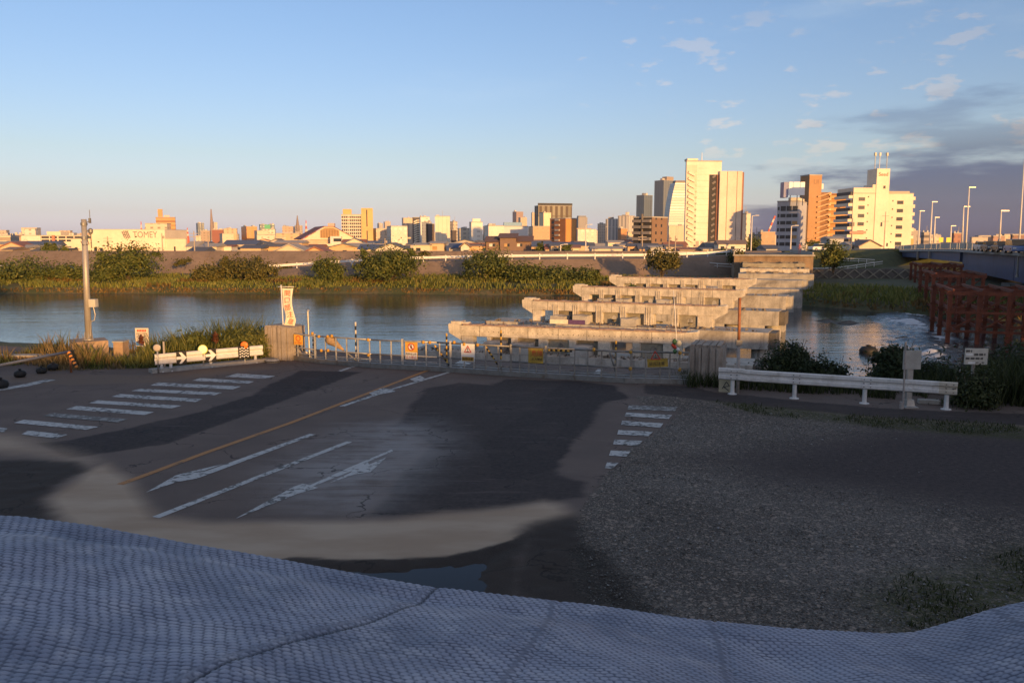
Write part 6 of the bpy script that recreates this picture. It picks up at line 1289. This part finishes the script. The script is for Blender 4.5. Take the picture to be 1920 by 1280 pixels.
# --- the tall white tower block
YT = 385; t, w, d, h = building('white_tower', 'tallest white residential tower with an open stair at its left edge', 1282, 1284, 1349, 303, YT, 4, lmat((.80, .72, .58)), dep=16)
fl = 13; fh = (h-6)/fl
mb = MB(); mb.box(w*.02, w*.30, -.05, -.02, 3, h-1.5); obj('stair_backing', mb, lmat((.70, .60, .47)), t)
for i in range(fl):
    z = 3+i*fh
    mb = MB(); mb.bar((w*.05, -.5, z+.9), (w*.24, -.5, z-.6), .6, .8); obj('stair_flight', mb, lmat((.78, .68, .53)), t); win(t, w*.28, z+.4, w*.055, .9, WIN, -.05, 'stair_opening'); win(t, w*.06, z+1.3, w*.05, .7, WIN, -.05, 'stair_opening')
    mb = MB(); mb.box(w*.32, w*.655, -.07, -.02, z+fh*.98, z+fh*.98+.12); obj('storey_joint', mb, lmat((.60, .50, .40)), t)
mb = MB(); mb.box(w*.655, w*1.03, -.12, -.02, 5, h*.86); obj('recess_shade', mb, lmat((.055, .048, .048)), t)  # flat dark panel in place of the shade in a set-back bay
for i in range(11): mb = MB(); mb.bar((w*.74, -.3, 7+i*fh), (w*.83, -.3, 8+i*fh), .3, .9); obj('recess_stair', mb, lmat((.20, .17, .16)), t)
mb = MB(); mb.box(w*.865, w*.915, -.4, -.13, 5, h*.86); obj('brown_fin', mb, lmat((.22, .10, .07)), t)
hr = zat(321, YT)-ZG; xe = w*(1390-1284)/(1349-1284)
for x0, x1, c in ((.93, 1.135, (.76, .63, .50)), (1.15, 1.415, (.74, .60, .48)), (1.43, 1.57, (.72, .57, .45))): mb = MB(); mb.box(w*x0, w*x1, -1.6, 12, 5.4, hr); obj('wing', mb, lmat(c), t)
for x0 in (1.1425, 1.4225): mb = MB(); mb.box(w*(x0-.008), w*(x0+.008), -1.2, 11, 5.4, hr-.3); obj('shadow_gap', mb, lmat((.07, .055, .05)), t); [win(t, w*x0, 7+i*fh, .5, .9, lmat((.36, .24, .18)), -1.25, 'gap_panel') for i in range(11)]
mb = MB(); mb.box(w*1.572, xe, -1.0, 12, 5.4, hr-.4); obj('brown_edge', mb, lmat((.30, .15, .10)), t)
mb = MB(); mb.box(w*.66, xe+.4, -4, 12, 0, 5.3); an = obj('annex', mb, lmat((.36, .32, .29)), t)
for x0 in (.70, 1.48): win(t, w*x0, 2, 1.6, 1.8, WIN, -4.04)
for i in range(6): win(t, w*(.98+.06*i), 3.6, .5, 1.0, FRAME, -4.04)
for x0 in (.36, .50): win(t, w*x0, 3.0, w*.09, 5.0, lmat((.42, .36, .30)), -.06, 'entrance_panel')
mb = MB(); mb.tube((w*.50, 4, h), (w*.50, 4, zat(284, YT)-ZG), .25, .12, n=6); obj('aerial', mb, WHT, t); mb = MB(); mb.box(w*.02, w*.32, 0, 5, h+.4, h+1.4); obj('stair_head', mb, lmat((.80, .72, .58)), t)

# --- blue-grey office with ribbon windows
t, w, d, h = building('office_building', 'blue-grey six-storey office with dark ribbon windows', 1455, 1496, 1510, 378, 372, 62, lmat((.46, .46, .49)), dep=None)
for j in range(6):
    z = 3+j*(h-4)/6+1.2
    for i in range(3): win(t, d*(.18+.27*i), z, d*.235, 1.55 if j < 5 else 2.2, WINW if (i == 0 and j in (1, 3)) else WIN, -.04, side=True)
    win(t, d*.93, z, .8, 1.5, WIN, -.04, side=True)
mb = MB(); mb.box(-.2, w*.8, .5, d*.5, h+.5, h+1.8); obj('roof_block', mb, lmat(CREAM), t)
o2 = D(1478, 366, 366); tb = thing('billboard', 'blank bright white rooftop billboard above the blue-grey office', 'billboard', o2); wd = 30/FPX*366; mb = MB(); mb.box(0, wd, 0, .6, 0, 24/FPX*366); obj('panel', mb, mat('billboard_white', (.92, .90, .86), .5, .02, 1), tb)
mb = MB(); mb.box(-2.0, -.05, .1, 5, -1, 24/FPX*366); obj('side_panel', mb, lmat((.30, .30, .42)), tb)
for x0 in (1., 4., 6.5): mb = MB(); mb.box(x0-.15, x0+.15, .2, .5, -4.5, 0); obj('leg', mb, STEELD, tb)
# --- brown tower apartment
YU = 395; t, w, d, h = building('brown_apartment', 'brown apartment block with a tall fin and wavy stair balconies', 1496, 1513, 1536, 329, YU, 12, lmat((.44, .25, .125)), dep=None)
mb = MB(); mb.box(-1.4, -.02, .3, d, 0, h*.62); obj('rear_balconies', mb, lmat((.16, .115, .10)), t)
for j in range(9): mb = MB(); mb.box(-2.2, -1.42, .5, d, 1.5+j*2.7, 2.5+j*2.7); obj('rear_balcony', mb, lmat((.24, .17, .14)), t)
text('rooftop_letters', 'UI', 3.0, lmat((.30, .17, .10)), t, (w*.55, -.06, h-3.0), FR_)
xs_ = w*(1552-1513)/(1536-1513); hs = zat(360, YU)-ZG
mb = MB(); mb.box(w*.62, xs_, .6, 9, 0, hs); obj('stair_block', mb, lmat((.28, .15, .08)), t)
for j in range(11):
    z = 2.0+j*(hs-3)/10.5
    mb = MB(); mb.bar((w*.66, -.3, z), (w*1.15, -.3, z+.9), 1.2, .75); mb.bar((w*1.15, -.3, z+.9), (xs_*.97, -.9, z+1.9), 1.4, .75); obj('stair_balcony', mb, lmat((.52, .32, .17)), t); mb = MB(); mb.box(xs_*.90, xs_+.1, -1.2, .5, z+.9, z+2.1); obj('balcony_end', mb, lmat((.66, .48, .28)), t)
xw, xv = xs_, w*(1586-1513)/(1536-1513); hw_ = zat(364, YU)-ZG; mb = MB(); mb.box(xw+.1, xv, 1.2, 10, 0, hw_); obj('wing', mb, lmat((.44, .235, .095)), t)
for j in range(9): 
    z = 2+j*(hw_-2)/8.6; mb = MB(); mb.box(xw+.12, xv+.3, -.2, 1.15, z, z+1.15); obj('gallery', mb, lmat((.60, .33, .13)), t); win(t, xw+(xv-xw)*.6, z+1.8, 1.4, .9, WINW if j % 3 else WIN, 1.15)
mb = MB(); mb.box(xw, xv+.2, .0, 10, hw_, hw_+.5); obj('wing_roof', mb, lmat((.34, .17, .09)), t); mb = MB(); mb.box(w*1.0, w*1.25, 1, 2, hs+1.5, hs+4.0); obj('water_tank', mb, WHT, t)
# --- cream apartment with rooftop tower and letters
YS = 322; t, w, d, h = building('cream_apartment', 'broad cream apartment block with a rooftop tower and red script letters', 1594, 1596, 1708, 363, YS, 5, lmat((.80, .66, .50)), dep=14, par=.3)
hl = zat(352, YS)-ZG; k_ = lambda px: w*(px-1596)/(1708-1596)
mb = MB(); mb.box(.0, k_(1640), -.05, 13, h+.3, hl); obj('upper_left_storey', mb, lmat((.80, .66, .50)), t)
ht = zat(316, YS)-ZG; mb = MB(); mb.box(k_(1637), k_(1661), -.3, 7, 0, ht); obj('rooftop_tower', mb, lmat((.82, .69, .53)), t); mb = MB(); mb.box(k_(1631), k_(1637), 0, 7, h+.3, ht-6); obj('tower_step', mb, lmat((.80, .66, .50)), t)
o = text('script_letters', 'Seed', 2.0, mat('letter_red', (.60, .07, .03), .5), t, (k_(1649), -.42, ht-2.2), FR_); o.data.transform(Matrix.Shear('XZ', 4, (.25, 0)) if False else Matrix.Identity(4))
for px in (1638, 1646.5, 1660):
    x_ = k_(px); yt = 285; mb = MB(); mb.tube((x_, 2, ht), (x_, 2, zat(yt, YS)-ZG), .14, n=6); mb.box(x_-.35, x_+.35, 1.7, 2.3, zat(yt+6, YS)-ZG, zat(yt, YS)-ZG); obj('antenna', mb, STEELD if px != 1646.5 else LAMP, t)
for j in range(6):
    z = 5.2+j*(h-6)/5.6
    if j < 6:
        for px in ((1608, 1612, 1616) if j > 0 else (1604, 1609)): win(t, k_(px), z+.6, .8, 1.35, WIN, -.04)
        win(t, k_(1624), z+1.5, .45, .5, WIN, -.04)
        for px in (1680, 1684, 1688): win(t, k_(px), z-.6, .8, 1.35, WIN, -.04)
        win(t, k_(1670), z, .45, .5, WIN, -.04)
for j in range(7):
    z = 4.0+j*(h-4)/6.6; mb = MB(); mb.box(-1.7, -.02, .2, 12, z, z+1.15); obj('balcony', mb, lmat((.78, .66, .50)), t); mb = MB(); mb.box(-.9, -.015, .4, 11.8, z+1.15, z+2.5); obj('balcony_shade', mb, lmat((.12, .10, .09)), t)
    if j > 0: mb = MB(); mb.box(w+.02, w+1.0, .2, 12, z-.6, z+.7); obj('balcony', mb, lmat((.78, .66, .50)), t)
win(t, k_(1652), ht-7, .9, 1.1, WIN, -.33); win(t, k_(1663), 4.2, .8, 1.3, WIN, -.04); win(t, k_(1650), 12, .7, 1.6, WIN, -.33)
for px in (1605, 1624): win(t, k_(px), 4.6, 2.6, .9, WIN, -.04)
mb = MB(); mb.box(k_(1590), k_(1620), -1.2, -.9, 8.4, 9.4); obj('shop_sign', mb, lmat((.66, .30, .22)), t)
mb = MB(); mb.box(k_(1664), k_(1706), 2, 5, h+.31, h+1.1); obj('roof_units', mb, lmat((.5, .4, .32)), t); mb = MB(); mb.box(w*1.0+.02, w+1.2, .1, 10, 0, 6.5); obj('tan_side', mb, lmat((.52, .34, .14)), t)

# --- hall with the sign lettering
YH = 270; t, w, d, h = building('sign_hall', 'long cream factory hall with dark rooftop lettering', 131, 133, 348, 448, YH, 2, lmat((.80, .65, .47)), dep=30, par=.25)
k_ = lambda px: w*(px-133)/(348-133); h2 = zat(431, YH)-ZG; mb = MB(); mb.box(k_(171), k_(310), -.3, 20, h*.55, h2); obj('upper_hall', mb, lmat((.82, .68, .50)), t); mb = MB(); mb.box(k_(171), k_(310), -.33, 20.03, h2, h2+.2); obj('upper_roof', mb, lmat((.6, .5, .38)), t)
LET = lmat((.22, .18, .17)); text('lettering', 'TOMEY', 2.9, LET, t, (k_(273), -.36, zat(440.5, YH)-ZG), FR_, .82)
cx, cz, rr2 = k_(237), zat(440, YH)-ZG, 1.35
for i, q in enumerate((-.62, -.2, .22, .62)):
    hh2 = math.sqrt(max(0.05, 1-q*q))*rr2; mb = MB(); mb.prism([(cx+q*rr2-hh2*.35-.12, -.34, cz+hh2), (cx+q*rr2-hh2*.35+.28, -.34, cz+hh2*.95), (cx+q*rr2+hh2*.35+.28, -.34, cz-hh2), (cx+q*rr2+hh2*.35-.12, -.34, cz-hh2*.95)], (0, -.05, 0)); obj('emblem_bar', mb, LET, t)
for px in (142, 178, 189, 222): win(t, k_(px), 3.0, .9, 1.3, WIN, -.03)
for px in (252, 256, 260, 264, 268, 286, 290, 294, 298, 302): win(t, k_(px), 3.4, .7, 1.1, WINW if px % 4 == 0 else FRAME, -.03)
win(t, k_(327), 3.2, .5, 1.4, WIN, -.03); mb = MB(); mb.box(k_(171), k_(172.5), -.5, -.32, h*.55, h2); obj('downpipe', mb, DARKC, t)
# --- long white building with dark window bands
YL = 330; t, w, d, h = building('long_white_building', 'long low white building with two dark window bands at left', 40, 42, 174, 442, YL, 3, lmat((.76, .62, .46)), dep=20, par=.25)
k_ = lambda px: w*(px-42)/(174-42)
for y in (445, 451):
    for x0, x1 in ((78, 92), (94, 107), (110, 123), (125, 138), (140, 153), (156, 172)): win(t, (k_(x0)+k_(x1))/2, zat(y, YL)-ZG, k_(x1)-k_(x0), .75, WIN, -.03, 'window_band')
mb = MB(); mb.box(k_(86), k_(112), 1, 8, h+.25, zat(434, YL)-ZG); obj('penthouse', mb, lmat((.80, .66, .48)), t); mb = MB(); mb.box(k_(41), k_(77), -.5, -.03, h*.35, h*.98); obj('sign_wall', mb, lmat((.80, .68, .54)), t)
text('lettering', '○', 2.2, lmat((.6, .42, .36)), t, (k_(49), -.55, h*.7), FR_)
mb = MB(); mb.box(k_(103), k_(108), -2.5, -2.1, 0, zat(441, YL)-ZG); obj('pylon_sign', mb, lmat((.55, .22, .13)), t)

# --- gymnasium with the trapezoid gable
YG = 330; C = Vector(((565-960)/FPX*CP*YG, YG, ZG)); t = thing('gymnasium', 'gymnasium with maroon roof and pale trapezoid gable', 'building', C, R(6)); s_ = YG/FPX; X_ = lambda px: (px-565)*s_; Z_ = lambda y: zat(y, YG)-ZG
GW = lmat((.76, .62, .44)); mb = MB(); mb.prism([(X_(568), 0, Z_(449)), (X_(668), 0, Z_(449)), (X_(625), 0, Z_(425)), (X_(608), 0, Z_(425))], (0, 1, 0)); obj('gable_wall', mb, GW, t)
MAR = lmat((.27, .10, .085)); dv = Vector((-7, 26, 0))
mb = MB(); mb.prism([(X_(566), -.5, Z_(449)), (X_(608), -.5, Z_(424.5)), (X_(608), -.5, Z_(423.5)), (X_(565), -.5, Z_(448))], dv); obj('roof_slope', mb, MAR, t)
mb = MB(); mb.prism([(X_(608), -.5, Z_(425)), (X_(625), -.5, Z_(425)), (X_(625), -.5, Z_(424)), (X_(608), -.5, Z_(424))], dv); obj('roof_ridge', mb, MAR, t); mb = MB(); mb.prism([(X_(625), -.5, Z_(425)), (X_(669), -.5, Z_(449.5)), (X_(669), -.5, Z_(448.5)), (X_(625), -.5, Z_(424))], dv); obj('roof_slope', mb, MAR, t)
mb = MB(); mb.prism([(X_(600), -.15, Z_(446)), (X_(635), -.15, Z_(446)), (X_(635), -.15, Z_(433)), (X_(624), -.15, Z_(427)), (X_(609), -.15, Z_(427)), (X_(600), -.15, Z_(432))], (0, .1, 0)); obj('gable_window', mb, lmat((.40, .24, .11)), t)
for i in range(7): mb = MB(); x_ = X_(602+5*i); mb.box(x_-.08, x_+.08, -.28, -.16, Z_(446), Z_(431)); obj('mullion', mb, lmat((.24, .14, .08)), t)
mb = MB(); mb.box(X_(560), X_(672), .5, 22, 0, Z_(449.5)); obj('hall', mb, lmat((.56, .42, .29)), t); mb = MB(); mb.box(X_(598), X_(660), -6, .45, 0, Z_(457)); obj('porch', mb, GW, t); mb = MB(); mb.box(X_(620), X_(640), -4, .4, Z_(457), Z_(443)); obj('upper_porch', mb, lmat((.62, .58, .52)), t); win(t, X_(633), Z_(450), 3, 1.2, WIN, -4.03)
for i, px in enumerate((608, 622, 629, 643, 650)): win(t, X_(px), Z_(464), .9 if i != 2 else .7, 1.1 if i != 2 else 2.0, WIN, -6.03)
mb = MB(); mb.box(X_(612), X_(624), 4, 8, Z_(425), Z_(418)); obj('roof_vent', mb, lmat((.58, .42, .36)), t)
# --- brown gabled house
YB = 205; C = Vector(((909-960)/FPX*CP*YB, YB, ZG)); t = thing('gabled_house', 'long brown house with three overlapping tiled roofs behind the levee', 'building', C, R(3)); s_ = YB/FPX; X_ = lambda px: (px-909)*s_; Z_ = lambda y: zat(y, YB)-ZG
BW_, TI = lmat((.21, .135, .10)), lmat((.155, .095, .085))
for i, (x0, x1, ye, yr, y0) in enumerate(((910, 945, 453, 442.5, 0), (936, 968, 445.5, 437, -.7), (962, 997, 452.5, 442, 0))):
    mb = MB(); mb.box(X_(x0+1), X_(x1-1), y0, 8, 0, Z_(ye)); obj('wall', mb, BW_, t); mb = MB(); a0, a1 = X_(x0)-.3, X_(x1)+.3; mb.prism([(a0, y0-.7, Z_(ye)-.05), (a0+.5, 3.6, Z_(yr)), (a0, 8.5, Z_(ye)-.05)], (a1-a0, 0, 0)); obj('roof', mb, TI, t)
for px, w_2 in ((922, 1.3), (949, 1.1), (973, 1.1)): win(t, X_(px), Z_(459.5), w_2, .75, WINW if px == 949 else FRAME, -.75 if px == 949 else -.05); win(t, X_(px)+.5, Z_(459.5), w_2*.5, .7, WIN, -.8 if px == 949 else -.09)

# --- small houses in rows behind the levee
HM = [lmat(c) for c in ((.68, .56, .40), (.60, .45, .29), (.72, .64, .52), (.52, .44, .36), (.62, .40, .22), (.46, .45, .44))]; RM = [lmat(c) for c in ((.11, .12, .15), (.24, .17, .14), (.16, .15, .15), (.30, .13, .09), (.09, .12, .20), (.38, .34, .30))]
def house(label, px0, px1, ye, yr, Y, wall, roof, gable_front=False, group='houses behind the levee', dep=8., rz=0.):
    s_ = Y/FPX; w = (px1-px0)*s_; C = Vector(((px0-960)/FPX*CP*Y, Y, ZG)); t = thing('house', label, 'house', C, rz, group); he, hr2 = zat(ye, Y)-ZG, zat(yr, Y)-ZG
    mb = MB(); mb.box(0, w, 0, dep, 0, he); obj('wall', mb, wall, t); mb = MB(); o = .45
    if gable_front:
        mb.prism([(-o, -o, he-.15), (w/2, -o, hr2), (w+o, -o, he-.15), (w+o, -o, he+.12), (w/2, -o, hr2+.3), (-o, -o, he+.12)], (0, dep+2*o, 0)); mb2 = MB(); mb2.prism([(0, -.01, he), (w, -.01, he), (w/2, -.01, hr2)], (0, .3, 0)); obj('gable', mb2, wall, t)
    else: mb.prism([(-o, -o, he-.1), (-o+.2, dep/2, hr2), (-o, dep+o, he-.1)], (w+2*o, 0, 0))
    obj('roof', mb, roof, t); r2 = random.Random(int(px0*7+Y))
    for i in range(max(1, int(w/3.2))): win(t, min(w-.7, 1.2+i*3.1), he-1.2, 1.1, .9, WIN if r2.random() < .7 else WINW, -.03)
    return t
HS = [('tan house with a dark blue-grey roof left of the pale gable', 450, 488, 465, 459, 200, 1, 0, 0), ('tan house with slate roof in the middle of the left levee row', 488, 533, 462, 456.5, 205, 4, 2, 0), ('pale gable-fronted house left of the gymnasium', 515, 568, 471, 459, 196, 0, 5, 1), ('small rust-roofed gable in front of the gymnasium', 573, 606, 472, 464, 192, 4, 3, 1),
      ('house with a deep blue roof below the yellow stair tower', 672, 712, 467, 458, 200, 0, 4, 0), ('broad dark-roofed house with pale gable right of the blue roof', 704, 762, 468, 457, 198, 2, 0, 1), ('tan house with open carport below the white slabs', 775, 806, 459, 455, 205, 0, 5, 0), ('plain tan box house below the cream slab', 806, 832, 456, 452, 206, 1, 5, 0),
      ('house with a navy roof left of the cream gable', 842, 866, 464, 456, 205, 3, 4, 0), ('cream gable house left of the brown one', 864, 880, 463, 456, 200, 2, 1, 1), ('low tan annex beside the brown house', 880, 904, 461, 458, 202, 4, 1, 0), ('tan shed below the brick block', 1033, 1050, 461, 457, 195, 1, 2, 0), ('red-awning shop front below the brick block', 1072, 1086, 464, 459, 200, 0, 3, 0),
      ('long pale warehouse roof left of the dark balcony block', 1110, 1167, 466, 461.5, 215, 2, 5, 0), ('grey flat-roofed store in front of the dark balcony block', 1220, 1243, 463, 460, 190, 5, 5, 0), ('low house with maroon eaves below the white tower', 1275, 1313, 468, 464, 200, 0, 3, 0), ('white garage right of the maroon eaves', 1318, 1337, 467, 464, 198, 2, 2, 0),
      ('dark-roofed low house left of the blue-grey office', 1437, 1458, 466, 459, 220, 5, 0, 0), ('cream gabled house in front of the cream apartment', 1612, 1652, 462, 451, 236, 0, 1, 1), ('white shop with a dark window under the cream apartment', 1594, 1620, 458, 453, 240, 2, 5, 0), ('grey shed before the brown apartment wing', 1556, 1582, 447, 443, 262, 5, 5, 0),
      ('white flat shop at the left end of the levee row', 28, 50, 464, 459, 230, 2, 5, 0), ('tan low house at the far left behind the levee', 2, 22, 468, 463, 220, 1, 1, 0), ('grey roofed workshop left of the sign hall', 58, 82, 470, 464, 230, 3, 2, 0), ('pale flat building right of the sign hall', 349, 366, 462, 452, 240, 2, 5, 0), ('blue-roofed shed right of the sign hall', 352, 380, 470, 463, 205, 0, 0, 0), ('cream low store beside the utility poles', 372, 405, 462, 457, 220, 0, 5, 0)]
for lb, x0, x1, ye, yr, Y, wi, ri, gf in HS: house(lb, x0, x1, ye, yr, Y, HM[wi], RM[ri], bool(gf))
rh = random.Random(11); seen = set()
MARKS = [(0, 'the left edge'), (110, 'the long white building'), (240, 'the sign hall'), (360, 'the blue-roofed shed'), (430, 'the beige striped block'), (500, 'the green rooftop sign'), (600, 'the gymnasium'), (680, 'the yellow stair tower'), (765, 'the zigzag stairs'), (830, 'the cream slab'), (890, 'the white rooftop block'), (955, 'the brown gabled house'), (1040, 'the brick block'), (1140, 'the white terrace'), (1215, 'the dark balcony block'), (1330, 'the white tower'), (1430, 'the red crane'), (1740, 'the bridge lamps'), (1850, 'the lone far lamp'), (1930, 'the right edge')]
def near_mark(px): return min(MARKS, key=lambda q: abs(q[0]-px))[1]
WN = ['cream', 'tan', 'white', 'grey-brown', 'orange-tan']; RN = ['slate', 'brown', 'charcoal', 'rust', 'navy', 'pale grey']
for i in range(150):
    px = rh.uniform(-40, 1380); Y = rh.choice([232, 258, 300, 345, 400, 470])+rh.uniform(-8, 8)
    if 105 < px < 352: continue
    s_ = Y/FPX; wpx = rh.uniform(6, 10)/s_; he = rh.uniform(2.6, 5.2); ye = 450+(CAMH-(ZG+he))/Y*FPX; yr = ye-rh.uniform(.3, 1.7)/s_; wi, ri, gf = rh.randrange(5), rh.randrange(6), rh.random() < .25
    lb = '%s-roofed %s %s in the far rows by %s' % (RN[ri], WN[wi], 'gable-fronted house' if gf else 'house', near_mark(px))
    if lb in seen or len(seen) > 95: continue
    seen.add(lb); house(lb, px, px+wpx, ye, yr, Y, HM[wi], RM[ri], gf, 'small houses of the far town', 7, R(rh.uniform(-6, 10)))
seen2 = set(); CN = [('cream', (.66, .54, .40)), ('tan', (.58, .44, .32)), ('white', (.70, .62, .52)), ('grey-brown', (.48, .40, .34)), ('orange-brown', (.56, .36, .22))]
for i in range(110):
    px = rh.uniform(-40, 1960); Y = rh.uniform(600, 1500); far = 'farthest' if Y > 1150 else 'middle' if Y > 850 else 'nearer'
    if 1265 < px < 1400 or 1450 < px < 1710: continue
    hgt = rh.uniform(8, 21)*(1 if px < 1300 else .6); C = 450+(CAMH-(ZG+hgt))/Y*FPX; wpx = rh.uniform(12, 24)/Y*FPX; cn, c = rh.choice(CN); lb = '%s mid-rise block in the %s ranks of the town behind %s' % (cn, far, near_mark(px))
    if lb in seen2: continue
    seen2.add(lb); building('town_block', lb, px, px+wpx*.2, px+wpx, C, Y, rh.uniform(5, 25), G_(c, tuple(x*.5 for x in c), rh.choice([4., 5.]), 3.2, .4, .45), group='mid-rise blocks of the far town')
# utility poles
UP = mat('utility_pole', (.42, .34, .27), .9, .1, 2)
for i, (px, yt, Y, lb) in enumerate(((203, 443, 190, 'utility pole in front of the sign hall, the crossarmed one'), (305, 437, 190, 'utility pole at the right part of the sign hall'), (365, 433, 200, 'utility pole right of the sign hall'), (391, 436, 210, 'utility pole left of the striped block'), (722, 447, 185, 'pale pole behind the tall round bush'), (1098, 422, 190, 'slim white lamp right of the brick block'), (1204, 440, 195, 'crossarmed pole before the dark balcony block'), (1254, 440, 180, 'tall pale pole left of the white tower'), (1266, 442, 190, 'utility pole close to the left edge of the white tower'), (1408, 405, 185, 'tall pale lamp right of the white tower'), (1482, 424, 176, 'curved white lamp before the blue-grey office'), (1657, 397, 236, 'dark pole in front of the cream apartment'), (1596, 409, 210, 'slim pole at the left edge of the cream apartment'), (1051, 459, 172, 'white lamp on the levee below the brick block'))):
    b = D(px, 470, Y); b.z = 0; t = thing('utility_pole', lb, 'pole', b, 0, 'poles behind the levee'); h = zat(yt, Y, px); mb = MB(); mb.tube((0, 0, -1.5), (0, 0, h), .17, .11, n=8); obj('pole', mb, UP if i not in (5, 9, 10, 13) else LAMP, t)
    if i in (0, 2, 6, 11):
        for q in (.9, .78): mb = MB(); mb.box(-1.0, 1.0, -.06, .06, h*q, h*q+.12); obj('crossarm', mb, UP, t)
    elif i in (5, 9, 10, 13): mb = MB(); mb.tube((0, 0, h-.02), (1.0, 0, h+.12), .07); mb.box(.7, 1.5, -.15, .15, h+.06, h+.2); obj('lamp_head', mb, LAMP, t)
    else: mb = MB(); mb.lathe([(.2, h*.8), (.24, h*.82), (.24, h*.88), (.2, h*.9)], 8, Matrix.Translation((.3, 0, 0))); obj('transformer', mb, UP, t)
for i, (px, w_2, yt, Y, zb) in enumerate(((92, 26, 455, 215, -1.4), (120, 14, 463, 212, -1.4), (1410, 34, 443, 300, -1.4), (1062, 20, 459, 190, -1.4), (1012, 14, 458, 200, -1.4), (1525, 34, 452, 260, -1.4), (1662, 10, 468, 238, -1.4))):
    bush('roadside_tree', ('round dark tree left of the sign hall', 'small hedge tree at the left end of the sign hall', 'green tree between the white tower and the office', 'green tree below the brick block', 'small tree beside the brown house', 'dark tree at the foot of the brown apartment', 'little shrub near the cream gabled house')[i], px, w_2, yt, Y, zb, LF_FAR, 700+i, 1500, .32, 'trees among the far houses')

# ================================================================== AIR
hz = MB(); hz.box(-3700, 3700, -3700, 3700, -7.0, 190)
hm = bpy.data.materials.new('haze_air'); hm.use_nodes = True; hm.node_tree.nodes.clear()
pv = N(hm.node_tree, 'ShaderNodeVolumePrincipled'); pv.inputs['Color'].default_value = (.92, .93, .96, 1); pv.inputs['Density'].default_value = 4.5e-5; pv.inputs['Anisotropy'].default_value = 0.2
ho = N(hm.node_tree, 'ShaderNodeOutputMaterial'); hm.node_tree.links.new(pv.outputs[0], ho.inputs['Volume'])
tag(obj('haze', hz, hm), 'thin evening haze over the town', kind='stuff')
